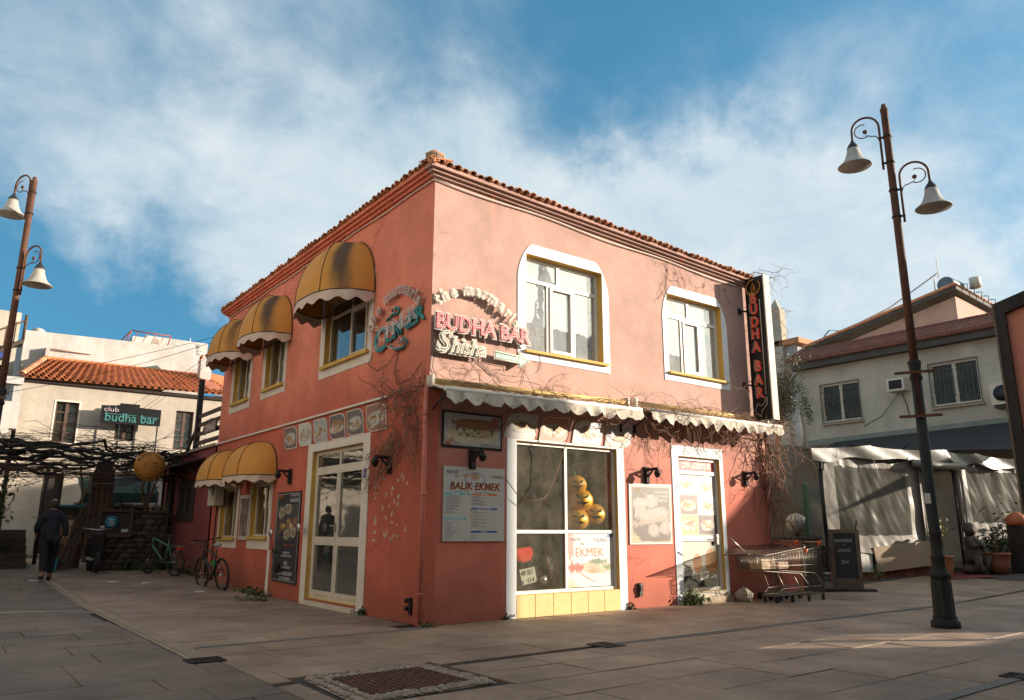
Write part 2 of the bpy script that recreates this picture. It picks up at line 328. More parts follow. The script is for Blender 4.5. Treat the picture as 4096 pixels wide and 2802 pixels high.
def text(mb, txt, u, v, d, size, rot=0., sx=1., **k):
    """centre the line at u, baseline v, standing d proud of the frame plane"""
    V, F = glyphs(txt, size, **k); ca, sa = math.cos(rot), math.sin(rot)
    if not V: return mb
    flip = -1 if mb.fr in (FL,) else 1
    return mb.add([(u+flip*(x*sx*ca-y*sa), d+z, v+x*sx*sa+y*ca) for x, y, z in V], F)
def wires(mb, p0, p1, sag, r, n=14):
    a, b = Vector(p0), Vector(p1)
    mb.tube([tuple(a.lerp(b, i/n)-Vector((0, 0, sag*4*(i/n)*(1-i/n)))) for i in range(n+1)], r, 4); return mb
def arc(cx, cy, r, a0, a1, n=10): return [(cx+r*math.cos(R(a0+(a1-a0)*i/n)), cy+r*math.sin(R(a0+(a1-a0)*i/n))) for i in range(n+1)]
def rrect(u0, u1, v0, v1, rtl, rtr, rbr, rbl, n=6):
    p = []
    p += arc(u1-rtr, v1-rtr, rtr, 0, 90, n) if rtr else [(u1, v1)]
    p += arc(u0+rtl, v1-rtl, rtl, 90, 180, n) if rtl else [(u0, v1)]
    p += arc(u0+rbl, v0+rbl, rbl, 180, 270, n) if rbl else [(u0, v0)]
    p += arc(u1-rbr, v0+rbr, rbr, 270, 360, n) if rbr else [(u1, v0)]
    return p
# vines: bare tangled shoots
def shoots(mb, starts, n, seg, L_, r, rnd, grav=.0, bounds=None, wander=.5, br=.25, flat=None, depth=0):
    for _ in range(n):
        p = Vector(rnd.choice(starts)) if not callable(starts) else Vector(starts(rnd))
        d = Vector((rnd.gauss(0, 1), rnd.gauss(0, 1), rnd.gauss(0, 1))).normalized()
        if flat is not None: d = Vector(flat(d, rnd))
        pts = [tuple(p)]; k = max(3, int(seg*rnd.uniform(.5, 1.2))); st = L_/seg
        for i in range(k):
            d = (d+Vector((rnd.gauss(0, 1), rnd.gauss(0, 1), rnd.gauss(0, 1)))*wander*.5); d.z -= grav
            if flat is not None: d = Vector(flat(d, rnd))
            d.normalize(); p = p+d*st
            if bounds: p = Vector(bounds(p))
            pts.append(tuple(p))
        mb.tube(pts, [r*(1-.7*i/len(pts)) for i in range(len(pts))], 4)
        if depth and rnd.random() < br*3:
            for j in range(int(len(pts)*br)+1):
                q = rnd.choice(pts); shoots(mb, [q], 1, max(4, seg//2), L_*.4, r*.55, rnd, grav, bounds, wander, br, flat, depth-1)
def leaves(mb, pts, n, size, rnd, spread=.1, asp=.4):
    for _ in range(n):
        p = Vector(rnd.choice(pts))+Vector((rnd.gauss(0, 1), rnd.gauss(0, 1), rnd.gauss(0, 1)))*spread
        a = Vector((rnd.gauss(0, 1), rnd.gauss(0, 1), rnd.gauss(0, .7))).normalized(); b = a.orthogonal().normalized(); b = (b*math.cos(rnd.random()*6)+a.cross(b)*math.sin(rnd.random()*6))
        s_ = size*rnd.uniform(.6, 1.3)
        mb.add([tuple(p), tuple(p+a*s_*.5+b*s_*asp*.5), tuple(p+a*s_), tuple(p+a*s_*.5-b*s_*asp*.5)], [(0, 1, 2, 3)])
# ================================================================== materials in use
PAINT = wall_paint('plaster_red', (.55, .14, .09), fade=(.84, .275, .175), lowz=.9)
PAINTF = wall_paint('plaster_faded_lit', (.60, .185, .13), fade=(.50, .345, .29), fz=(1.5, 3.6), streak=.7, lowz=.8)  # front copy, paler than the side: its sunlit look put into the paint
PAINT2 = wall_paint('plaster_pink_worn', (.27, .075, .07), dirt=(.18, .1, .07), lowz=1.2)
CREAM = wall_paint('plaster_cream', (.48, .41, .34), dirt=(.25, .19, .13), lowz=.8)
WHITEW = wall_paint('whitewash', (.52, .49, .46), dirt=(.5, .42, .34), lowz=.2)
WHITEB = wall_paint('whitewash_bounce', (.74, .69, .62), lowz=.2)  # pale wall colour for the unseen blocks that bounce fill light
OLDW = wall_paint('plaster_aged', (.52, .46, .37), dirt=(.2, .17, .13), lowz=.8, streak=.2)
mat('band_paint', (.56, .17, .12), .85, .15, 2.0, .25, c2=(.62, .33, .26), thr=.57)
mat('white_front', (.80, .80, .80), .8, .08, 1.6, .2, 30, c2=(.62, .56, .50), thr=.68)  # whiter copy of the trim paint, carrying the front's sunlit look
mat('white_paint', (.72, .63, .54), .8, .12, 1.6, .25, 30, c2=(.55, .45, .38), thr=.66)
mat('yellow_paint', (.62, .38, .09), .75, .15, 2.0, .15, 30)
mat('yellow_tile', (.70, .50, .22), .35, .12, 5.0, .12, 60, c2=(.7, .5, .22), thr=.6)
mat('pvc', (.80, .74, .66), .35, .06, 2.0)
mat('pvc_beige', (.64, .55, .44), .5, .12, 2.0)  # old pvc; white frames on the left front take their shaded beige from it
mat('dark_gap', (.02, .02, .02), .6, .1)
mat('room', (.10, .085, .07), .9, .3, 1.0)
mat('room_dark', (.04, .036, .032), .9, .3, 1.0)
mat('curtain', (.62, .62, .60), .9, .1, 1.0, stretch=(12, 12, .5))
mat('terracotta', (.55, .24, .12), .85, .35, 5.0, .3, 25, c2=(.32, .21, .13), thr=.56, tint=.35)
mat('terracotta_orange', (.55, .19, .075), .85, .25, 4.0, .3, 25, c2=(.42, .2, .1), thr=.62, tint=.2)
mat('terracotta_brown', (.20, .075, .05), .85, .25, 4.0, .3, 25, tint=.2)
mat('mortar', (.38, .29, .21), .95, .3, 6.0, .8, 12, c2=(.5, .25, .15), thr=.6)
mat('mortar_hip', (.22, .15, .10), .95, .4, 8, .9, 10, c2=(.40, .22, .13), thr=.6)
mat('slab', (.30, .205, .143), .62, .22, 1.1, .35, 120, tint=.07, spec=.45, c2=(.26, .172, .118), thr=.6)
mat('slab_left', (.165, .118, .087), .62, .22, 1.1, .35, 120, tint=.07, spec=.45)  # darker paving left of the gutter, deepened further to dim that side
mat('slab_far', (.29, .20, .14), .65, .22, 1.1, .35, 120)
mat('joint', (.045, .036, .03), .95, .3, 6)
mat('strip_stone', (.17, .15, .135), .8, .2, 3, .3, 60)
mat('gutter_stone', (.27, .205, .15), .85, .25, 3, .4, 50)
mat('iron', (.035, .028, .024), .6, .3, 8, .4, 40, metal=.4)
mat('rusty_iron', (.13, .055, .03), .8, .4, 9, .5, 50, c2=(.06, .035, .028), thr=.52)
mat('cobble', (.33, .255, .20), .85, .2, 8, .3, 30, tint=.2)
mat('black_metal', (.03, .03, .03), .45, .25, 6, metal=.3)
mat('steel', (.55, .53, .5), .32, .2, 8, metal=.9)
mat('chrome_dull', (.42, .37, .31), .38, .3, 10, metal=.85)
mat('rubber', (.02, .02, .02), .8, .2)
mat('timber_dark', (.035, .023, .018), .8, .35, 3, .3, 30, stretch=(1, 1, .15))
mat('timber', (.085, .045, .026), .75, .35, 3, .3, 30, stretch=(1, 1, .2))
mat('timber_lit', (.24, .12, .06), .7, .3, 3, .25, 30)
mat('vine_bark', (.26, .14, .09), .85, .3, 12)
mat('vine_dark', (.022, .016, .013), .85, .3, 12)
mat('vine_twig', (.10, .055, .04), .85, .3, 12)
mat('leaf', (.075, .11, .03), .6, .35, 3); mat('leaf_yellow', (.20, .19, .04), .6, .35, 3); mat('leaf_olive', (.115, .12, .06), .6, .3, 3); mat('leaf_dark', (.03, .05, .02), .6, .3, 3)
mat('palm_leaf', (.16, .17, .06), .6, .3, 3)
mat('glue', (.55, .42, .32), .9, .2, 9); mat('picture_dark', (.1, .07, .05)); mat('canvas_yellow', (.60, .255, .04), .8, .14, 1.6, .1, 40)
mat('canvas_white', (.62, .46, .36), .85, .14, 3, .15, 40, c2=(.42, .33, .27), thr=.62)
mat('cable', (.02, .02, .02), .6)
glass('pane_sky', .26, film=.36, dirty=.12, filmc=(.66, .68, .70)); glass('pane_dark', .03, film=.06, filmc=(.4, .37, .3)); glass('pane_shop', .0, tint=(.86, .87, .83), film=.05, dirty=.10, filmc=(.5, .44, .33)); glass('pane_far', .0, tint=(.35, .35, .3), film=.75, dirty=.1, filmc=(.13, .12, .09)); glass('pane_door', .12, film=.06)  # the diffuse layer: reflected sky's paleness on pane_sky, plain tone on pane_far, else dust
print_mat('print'); print_mat('print_gloss', .25)
# awning canvas with black mould streaks running down from the ridge
mt, N, L, b = nodes('canvas_mould'); b.inputs['Roughness'].default_value = .8
g = N.new('ShaderNodeTexCoord')
def _mr(f, a, bb, lo, hi):
    q = N.new('ShaderNodeMapRange'); q.interpolation_type = 'SMOOTHSTEP'; L.new(f, q.inputs[0]); q.inputs[1].default_value = a; q.inputs[2].default_value = bb; q.inputs[3].default_value = lo; q.inputs[4].default_value = hi; return q.outputs[0]
vc = N.new('ShaderNodeVertexColor'); vc.layer_name = 'Col'
nn = N.new('ShaderNodeTexNoise'); nn.inputs['Scale'].default_value = 5; nn.inputs['Detail'].default_value = 8; nn.inputs['Roughness'].default_value = .7; L.new(g.outputs['Object'], nn.inputs['Vector'])
sc_ = N.new('ShaderNodeSeparateColor'); L.new(vc.outputs['Color'], sc_.inputs[0])
ad = N.new('ShaderNodeMath'); ad.operation = 'MULTIPLY_ADD'; L.new(nn.outputs['Fac'], ad.inputs[0]); ad.inputs[1].default_value = .5; L.new(sc_.outputs[0], ad.inputs[2])
mx = N.new('ShaderNodeMix'); mx.data_type = 'RGBA'; L.new(_mr(ad.outputs[0], .16, 1.05, 0, .93), mx.inputs[0]); mx.inputs[6].default_value = (.62, .265, .045, 1); mx.inputs[7].default_value = (.055, .035, .02, 1)
L.new(mx.outputs[2], b.inputs['Base Color']); MATS['canvas_mould'] = mt

for nm in ('slab', 'slab_left', 'slab_far'):     # trodden-in gum, drips and scuffs
    mt = MATS[nm]; N, L = mt.node_tree.nodes, mt.node_tree.links; b = N['Principled BSDF']; src = b.inputs['Base Color'].links[0].from_socket
    g = N.new('ShaderNodeNewGeometry'); v = N.new('ShaderNodeTexVoronoi'); v.inputs['Scale'].default_value = 2.6; L.new(g.outputs['Position'], v.inputs['Vector'])
    q = N.new('ShaderNodeMapRange'); L.new(v.outputs['Distance'], q.inputs[0]); q.inputs[1].default_value = .05; q.inputs[2].default_value = .075; q.inputs[3].default_value = .62; q.inputs[4].default_value = 1
    n = N.new('ShaderNodeTexNoise'); n.inputs['Scale'].default_value = .55; n.inputs['Detail'].default_value = 9; n.inputs['Roughness'].default_value = .7; L.new(g.outputs['Position'], n.inputs['Vector'])
    r = N.new('ShaderNodeMapRange'); L.new(n.outputs['Fac'], r.inputs[0]); r.inputs[1].default_value = .38; r.inputs[2].default_value = .62; r.inputs[3].default_value = .70; r.inputs[4].default_value = 1.10
    m1 = N.new('ShaderNodeMath'); m1.operation = 'MULTIPLY'; L.new(q.outputs[0], m1.inputs[0]); L.new(r.outputs[0], m1.inputs[1])
    mx = N.new('ShaderNodeMix'); mx.data_type = 'RGBA'; mx.blend_type = 'MULTIPLY'; mx.inputs[0].default_value = 1; L.new(src, mx.inputs[6]); L.new(m1.outputs[0], mx.inputs[7]); L.new(mx.outputs[2], b.inputs['Base Color'])
# ================================================================== ground
tag(MB().surf(lambda s, t: (lambda x, y: (x, y, gh(x, y)-.03))(-160+420*s**1.0, -160+420*t), 84, 84).build('ground', 'slab_far'), kind='structure')
# paving: granite slabs in courses, each laid a little unevenly
rnd = random.Random(5)
pav = bpy.data.objects.new('pavement', None); col.objects.link(pav); tag(pav, kind='structure')
slabs = []
def in_hole(x0, x1, y0, y1):
    if x1 > .0 and y1 > .0 and x0 < 7.85 and y0 < 9.9: return True       # the house
    if x1 > -2.78 and x0 < -1.33 and y1 > -3.72 and y0 < -2.42: return True    # the manhole
    return False
def course(y, h_, x0, x1, lo, hi):
    x = x0+rnd.uniform(-.4, 0)
    while x < x1:
        w = rnd.uniform(lo, hi); a, b_ = max(x, x0), min(x+w, x1)
        if b_-a > .1: slabs.append((a, b_, y, y+h_))
        x += w
y = -9.0
while y < 18:
    h_ = .58
    if y < -2.72 and y+h_ > -2.72: h_ = -2.72-y
    if h_ < .12: y = -2.6; continue
    course(y, h_, -2.98, 14.5 if y < 0 else 0.0, .55, 1.25)
    if y < .3 and y+h_ > .3: pass
    y += h_
    if abs(y+2.72) < .01: y = -2.58
y = -9.0
while y < 18: course(y, .6, -8.5, -3.2 if y > -1.3 else -2.985, .6, 1.3); y += .6
slabs = [s_ for s_ in slabs]
cx, cy_ = -5.47, -9.19
def seen(x, y):
    a = math.atan2(y-cy_, x-cx); d = math.hypot(x-cx, y-cy_); return R(17) < a < R(89) and d > 3.0
out = []
for s_ in slabs:
    a, b_, c, d = s_
    if in_hole(*s_):
        # cut around the manhole and the house foot
        if a < -1.33 and b_ > -2.78 and d > -3.72 and c < -2.42 and d < 0:
            if a < -2.78: out.append((a, -2.78, c, d))
            if b_ > -1.33: out.append((-1.33, b_, c, d))
            if c < -3.72: out.append((max(a, -2.78), min(b_, -1.33), c, -3.72))
            if d > -2.42: out.append((max(a, -2.78), min(b_, -1.33), -2.42, d))
        elif c < 0 < d: out.append((a, b_, c, 0))
        elif a < 0 < b_: out.append((a, 0, c, d))
    else: out.append(s_)
out = [s_ for s_ in out if s_[1]-s_[0] > .03 and s_[3]-s_[2] > .03]
out.sort(key=lambda s_: (0 if seen((s_[0]+s_[1])/2, (s_[2]+s_[3])/2) else 1, math.hypot((s_[0]+s_[1])/2-cx, (s_[2]+s_[3])/2-cy_)))
def slab_geo(mb, s_):
    a, b_, c, d = s_; g_ = .005; j = rnd.uniform(-.0025, .0025); tx, ty = rnd.uniform(-.004, .004), rnd.uniform(-.004, .004)
    zz = lambda x, y: gh(x, y)+j+tx*(x-a)/(b_-a)+ty*(y-c)/(d-c)
    k = .006
    o_ = [(a+g_, c+g_), (b_-g_, c+g_), (b_-g_, d-g_), (a+g_, d-g_)]; i_ = [(a+g_+k, c+g_+k), (b_-g_-k, c+g_+k), (b_-g_-k, d-g_-k), (a+g_+k, d-g_-k)]
    mb.add([(x, y, zz(x, y)-.03) for x, y in o_]+[(x, y, zz(x, y)-.005) for x, y in o_]+[(x, y, zz(x, y)) for x, y in i_],
           [(8, 9, 10, 11)]+[(i, (i+1) % 4, 4+(i+1) % 4, 4+i) for i in range(4)]+[(4+i, 4+(i+1) % 4, 8+(i+1) % 4, 8+i) for i in range(4)])
for s_ in out[:290]:
    mb = MB(); slab_geo(mb, s_); mb.build('paving_slab', 'slab' if s_[0] > -2.99 else 'slab_left', pav, fix=False)
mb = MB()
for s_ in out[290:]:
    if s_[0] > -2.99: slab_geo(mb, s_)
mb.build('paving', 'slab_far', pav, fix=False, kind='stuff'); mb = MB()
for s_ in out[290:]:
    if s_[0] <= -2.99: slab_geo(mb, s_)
mb.build('left_paving', 'slab_left', pav, fix=False, kind='stuff')
# bedding under the joints
MB().surf(lambda s, t: (lambda x, y: (x, y, gh(x, y)-.02))(-12+30*s, -10+32*t), 60, 64).build('bedding', 'joint', pav)
# drain line right of the corner, dished gutter running up the left-hand street, dark stone band
mb = MB()
for i in range(17):
    a = .95+i*.82; mb.box(a+.004, a+.812, -2.715, -2.665, -.02, .006); mb.box(a+.004, a+.812, -2.635, -2.585, -.02, .006); mb.box(a, a+.82, -2.665, -2.635, -.02, -.012)
mb.build('drain_channel', 'strip_stone', kind='structure')
mb = MB()
for i in range(34):
    y0 = -.95+i*.5; z0, z1 = gh(0, y0), gh(0, y0+.49)
    mb.add([(-3.2, y0, z0), (-3.15, y0, z0+.002), (-3.10, y0, z0-.022), (-3.05, y0, z0+.012), (-2.98, y0, z0), (-3.2, y0+.497, z1), (-3.15, y0+.497, z1+.002), (-3.10, y0+.497, z1-.022), (-3.05, y0+.497, z1+.012), (-2.98, y0+.497, z1)],
           [(k, k+1, k+6, k+5) for k in range(4)])
mb.build('gutter', 'gutter_stone', kind='structure')
tag(MB().box(-2.95, -.05, -.24, -.16, -.01, .007).build('stone_band', 'strip_stone'), kind='structure')
def drain_grate(x, y, rz, label):
    t = thing('drain_grate', label, 'drain grate', (x, y, .004), rz)
    t2 = MB().box(-.17, .17, -.14, -.115, -.01, .01).box(-.17, .17, .115, .14, -.01, .01).box(-.17, -.15, -.115, .115, -.01, .01).box(.15, .17, -.115, .115, -.01, .01)
    OFF[t.name] = Vector((0, 0, 0)); t2.build('frame', 'iron', t)
    MB().box(-.15, .15, -.115, .115, -.012, -.006).build('pit', 'dark_gap', t)
    for k in range(7): MB().box(-.13+k*.04, -.115+k*.04, -.115, .115, -.006, .009).build('bar', 'iron', t)
drain_grate(-3.09, -1.1, 0, 'small cast iron grate at the near end of the left gutter')
drain_grate(.79, -2.65, R(90), 'cast iron grate at the end of the long drain line right of the corner')
drain_grate(2.45, -6.2, R(90), 'iron drain grate at the lower right edge beside the kerb line')
tag(MB().box(.6, 12, -6.22, -6.12, -.01, .007).build('kerb_line', 'strip_stone'), kind='structure')
tag(MB().add([(-4.6, 5.28, .006), (-3.3, 4.74, .006), (-3.3, 4.70, .006), (-4.6, 5.22, .006)], [(0, 1, 2, 3)]).add([(-2.9, 4.42, .006), (-1.9, 3.92, .006), (-1.9, 3.895, .006), (-2.9, 4.39, .006)], [(0, 1, 2, 3)]).build('sun_sliver', 'white_paint', fix=False), kind='structure')  # slivers of sunlight on the paving, laid as pale strips
# manhole with a border of pale pebbles
t = thing('manhole_cover', 'rusty ribbed square manhole cover in a border of pale cobbles', 'manhole cover', (-2.06, -3.06, 0))
E_ = [(-2.72, -3.66), (-1.39, -3.60), (-1.45, -2.46), (-2.66, -2.50)]
I_ = [(-2.50, -3.50), (-1.55, -3.45), (-1.60, -2.62), (-2.47, -2.66)]
MB().add([(x, y, .002) for x, y in I_]+[(x, y, -.03) for x, y in I_], [(0, 1, 2, 3)]+[(i, (i+1) % 4, 4+(i+1) % 4, 4+i) for i in range(4)]).build('lid', 'rusty_iron', t)
mb = MB()
for i in range(15):
    for j in range(13):
        s0, t0 = (i+.5)/15, (j+.5)/13; x = (I_[0][0]*(1-s0)+I_[1][0]*s0)*(1-t0)+(I_[3][0]*(1-s0)+I_[2][0]*s0)*t0; y = (I_[0][1]*(1-s0)+I_[1][1]*s0)*(1-t0)+(I_[3][1]*(1-s0)+I_[2][1]*s0)*t0
        w = .022 if (i+j) % 2 else .012; mb.box(x-w, x+w, y-(.034-w), y+(.034-w), .002, .009)
mb.build('tread_lug', 'rusty_iron', t, kind='stuff')
mb = MB(); mb.add([(x, y, -.012) for x, y in E_+I_], [(i, (i+1) % 4, 4+(i+1) % 4, 4+i) for i in range(4)]); mb.build('mortar_bed', 'mortar', t)
cb = []
for q in range(3):
    mm = MB().ball((0, 0, 0), .034, 7, 4, (1.1, .85, .55), .12, q); cb.append(mm.mesh('cobble_mesh', 'cobble'))
rnd = random.Random(8)
for i in range(4):
    a, b_ = Vector(E_[i]), Vector(E_[(i+1) % 4]); c, d = Vector(I_[i]), Vector(I_[(i+1) % 4]); n = int((b_-a).length/.062)
    for k in range(n):
        for w in (.22, .75):
            if (k == 0 or k == n-1) and rnd.random() < .3: continue
            p = (a.lerp(b_, (k+.5)/n)).lerp(c.lerp(d, (k+.5)/n), w)
            inst(rnd.choice(cb), 'cobble', t, (p.x+rnd.uniform(-.01, .01), p.y+rnd.uniform(-.01, .01), -.002), (0, 0, rnd.random()*6), (rnd.uniform(.8, 1.15),)*3)

# ================================================================== the corner house
H0 = thing('corner_house', 'salmon red two storey corner house with tiled eaves and white framed windows', 'house', (0, 0, 0))
ZE = 6.45
def wall_open(fr, u0, u1, v0, v1, holes, th, name, m_, ztop=None):
    """plastered wall with clean openings; ztop(u) lets the head follow the eaves"""
    us = sorted({u0, u1, *[k for h in holes for k in h[:2]]}); vs_ = sorted({v0, v1, *[k for h in holes for k in h[2:]]})
    mb = MB(fr)
    zt = lambda u, v: v if (v < v1-1e-6 or not ztop) else ztop(u)
    for i in range(len(us)-1):
        for j in range(len(vs_)-1):
            a, b_, c, d = us[i], us[i+1], vs_[j], vs_[j+1]
            if any(h[0] <= a+1e-6 and b_ <= h[1]+1e-6 and h[2] <= c+1e-6 and d <= h[3]+1e-6 for h in holes): continue
            mb.quad((a, 0, zt(a, c)), (b_, 0, zt(b_, c)), (b_, 0, zt(b_, d)), (a, 0, zt(a, d)))
    for a, b_, c, d in holes:
        for q in (((a, 0, c), (b_, 0, c), (b_, -th, c), (a, -th, c)), ((a, 0, d), (b_, 0, d), (b_, -th, d), (a, -th, d)), ((a, 0, c), (a, 0, d), (a, -th, d), (a, -th, c)), ((b_, 0, c), (b_, 0, d), (b_, -th, d), (b_, -th, c))): mb.quad(*q)
    return mb.build(name, m_, H0, fix=False)
RH = [(1.74, 3.42, 4.0, 5.62), (5.08, 6.68, 4.08, 5.59), (1.55, 3.66, .32, 2.57), (5.2, 6.36, .2, 2.55)]
LH = [(2.0, 3.78, 4.12, 5.34), (5.8, 6.88, 4.14, 5.28), (7.92, 9.02, 4.1, 5.26), (1.98, 4.0, .1, 2.6), (6.05, 7.1, 1.08, 2.16), (8.05, 9.2, 1.04, 2.14)]
slope = lambda u: ZE-.034*u
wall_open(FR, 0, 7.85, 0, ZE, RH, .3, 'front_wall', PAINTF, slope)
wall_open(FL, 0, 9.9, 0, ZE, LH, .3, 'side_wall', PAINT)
MB().quad((7.85, 0, 0), (7.85, 9.9, 0), (7.85, 9.9, 6.4), (7.85, 0, slope(7.85))).quad((0, 9.9, 0), (7.85, 9.9, 0), (7.85, 9.9, 6.4), (0, 9.9, ZE)).build('rear_wall', OLDW, H0, fix=False)
# rooms behind the glass: floors, ceilings, back walls
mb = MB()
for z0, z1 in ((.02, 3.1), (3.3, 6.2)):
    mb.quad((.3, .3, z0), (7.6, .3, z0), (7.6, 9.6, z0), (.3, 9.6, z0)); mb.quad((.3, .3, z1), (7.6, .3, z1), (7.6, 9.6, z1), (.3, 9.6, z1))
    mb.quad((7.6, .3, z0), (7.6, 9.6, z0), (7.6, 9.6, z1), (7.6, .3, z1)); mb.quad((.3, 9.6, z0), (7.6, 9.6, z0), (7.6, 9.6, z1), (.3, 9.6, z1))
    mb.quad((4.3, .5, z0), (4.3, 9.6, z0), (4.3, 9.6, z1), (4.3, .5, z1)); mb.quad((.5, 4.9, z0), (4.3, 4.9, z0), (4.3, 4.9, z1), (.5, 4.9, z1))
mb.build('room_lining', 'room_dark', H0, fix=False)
# cornice: three projecting courses on each front
for k, (d, z0, z1) in enumerate(((.05, .0, .045), (.105, .045, .092), (.16, .092, .15))):
    zr = lambda u, z: slope(u)+z
    mb = MB(); x1 = 7.85+d
    mb.add([(-d, -d, zr(0, z0)), (x1, -d, zr(x1, z0)), (x1, .05, zr(x1, z0)), (-d, .05, zr(0, z0)), (-d, -d, zr(0, z1)), (x1, -d, zr(x1, z1)), (x1, .05, zr(x1, z1)), (-d, .05, zr(0, z1))],
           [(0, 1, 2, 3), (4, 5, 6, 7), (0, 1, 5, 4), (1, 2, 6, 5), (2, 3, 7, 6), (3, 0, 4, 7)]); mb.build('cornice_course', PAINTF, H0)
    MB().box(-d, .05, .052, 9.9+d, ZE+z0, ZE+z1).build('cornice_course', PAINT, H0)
# conduit and cable under the cornice
MB().tube([(-.03, -.03, 6.40)]+[(u, -.03, slope(u)-.06-.02*math.sin(u*2.2)) for u in np.linspace(.3, 7.2, 24)], .012, 5).build('conduit', 'white_paint', H0)
MB().tube([(-.03, u, 6.39+.012*math.sin(u*3)) for u in np.linspace(0, 9.8, 26)], .013, 5).build('conduit', 'pvc_beige', H0)
# roof: hipped, with cover tiles along the eaves
roof = MB().add([(-.17, -.17, slope(0)+.155), (8.02, -.17, slope(8.0)+.155), (8.02, 10.07, 6.60), (-.17, 10.07, 6.605), (3.9, 3.9, 7.35), (3.9, 6.0, 7.35)], [(0, 1, 4), (1, 2, 5, 4), (2, 3, 5), (3, 0, 4, 5), (0, 3, 2, 1)]).build('roof', 'terracotta', H0, fix=False)
def tile_mesh(l, r0, r1, th=.014, n=7):
    m_ = MB(); vs = []
    for r_, y_ in ((r0, 0), (r1, l)):
        for rr in (r_, r_-th):
            vs += [(rr*math.cos(math.pi*k/n), y_, rr*math.sin(math.pi*k/n)*.85) for k in range(n+1)]
    q = n+1; fs = []
    for k in range(n): fs += [(k, k+1, 2*q+k+1, 2*q+k), (q+k, q+k+1, 3*q+k+1, 3*q+k), (k, k+1, q+k+1, q+k), (2*q+k, 2*q+k+1, 3*q+k+1, 3*q+k)]
    m_.add(vs, fs, False); return m_.mesh('tile_mesh', 'terracotta')
TM = [tile_mesh(.42, .056, .048), tile_mesh(.40, .060, .05)]
PM = tile_mesh(.42, .052, .060)
rnd = random.Random(3)
for side, n in (('R', 58), ('L', 71)):
    for i in range(n):
        u = -.16+i*.145
        if side == 'R':
            if u > 8.1: break
            p = (u, -.215+rnd.uniform(-.025, .025), slope(u)+.158+rnd.uniform(-.006, .006)); rz = 0
        else:
            if u > 10.1: break
            p = (-.215+rnd.uniform(-.025, .025), u, ZE+.158+rnd.uniform(-.006, .006)); rz = -math.pi/2
        inst(rnd.choice(TM), 'roof_tile', roof, p, (R(10), rnd.uniform(-.05, .05), rz+rnd.uniform(-.04, .04)), (1, 1, rnd.uniform(.6, 1.1)))
        q = (p[0]+.072, p[1]+.03, p[2]+.0) if side == 'R' else (p[0]+.03, p[1]+.072, p[2])
        inst(PM, 'roof_tile', roof, (q[0], q[1], q[2]+.03), (R(10), math.pi, rz))
MB().tube([(-.18, -.18, 6.62), (.1, .1, 6.68), (.9, .9, 6.84), (3.9, 3.9, 7.40)], [.07, .07, .07, .07], 8).build('hip_cap', 'terracotta', roof)
MB().ball((-.08, -.08, 6.70), .13, 11, 8, (1.0, 1.0, .72), .07, 4).build('hip_mortar', 'mortar_hip', roof)
MB().tube([(-.20, -.04, 6.74), (-.09, -.09, 6.80), (.04, -.12, 6.77), (.12, -.02, 6.70)], [.025, .035, .035, .03], 7).build('hip_cap', 'terracotta', roof)
# string course on the left front and little ledge between storeys
MB(FL).box(1.2, 9.92, 0, .05, 3.22, 3.255).build('string_course', 'white_paint', H0)
# corner downpipe and corner pilaster
MB().box(-.05, .14, -.05, .16, 0, 3.18).build('corner_pier', PAINT, H0)
t = thing('downpipe', 'red painted downpipe at the corner of the salmon house', 'downpipe', (-.09, -.07, 0))
MB().tube([(-.09, -.07, .05), (-.09, -.07, 3.2)], .035, 8).build('pipe', 'band_paint', t)
for z in (.4, 1.7, 2.8): MB().lathe([(.042, z), (.042, z+.03)], (-.09, -.07, 0), 8).build('clamp', 'band_paint', t)
# ---- white painted surrounds and windows
def surround(fr, outer, inner, name='surround', d=.012):
    MB(fr).ring(outer, inner, 0.001, d).build(name, 'white_paint', H0)
def box4(u0, u1, v0, v1, n=0): return rrect(u0, u1, v0, v1, 0, 0, 0, 0)
def ring_rect(fr, o, i, name='surround', d=.012, m_='white_paint', parent=None, d0=.001): return MB(fr).ring([(o[1], o[3]), (o[0], o[3]), (o[0], o[2]), (o[1], o[2])], [(i[1], i[3]), (i[0], i[3]), (i[0], i[2]), (i[1], i[2])], d0, d).build(name, m_, parent or H0)
def arched(fr, o, i, cu, cv):
    # top corners rounded off as painted: outline in matched pairs
    O = arc(0, 0, 1, 0, 90, 8); O = [(a**1.25, b_**1.25) if a > 0 and b_ > 0 else (round(a), round(b_)) for a, b_ in O]; ou = [(o[1]-cu+cu*a, o[3]-cv+cv*b_) for a, b_ in O]+[(o[0]+cu-cu*a, o[3]-cv+cv*b_) for a, b_ in O[::-1]]+[(o[0], o[2]), (o[1], o[2])]
    inn = [(i[1], i[3])]*len(O)+[(i[0], i[3])]*len(O)+[(i[0], i[2]), (i[1], i[2])]
    return MB(fr).ring(ou, inn, .001, .012).build('surround', 'white_front', H0)
def reveal(fr, h, dep, m_='yellow_paint'):
    a, b_, c, d = h; k = .004; mb = MB(fr)
    mb.box(a, a+k, -dep, .006, c, d); mb.box(b_-k, b_, -dep, .006, c, d); mb.box(a+k, b_-k, -dep, .006, d-k, d); mb.box(a+k, b_-k, -dep, .006, c, c+k)
    return mb.build('reveal', m_, H0)
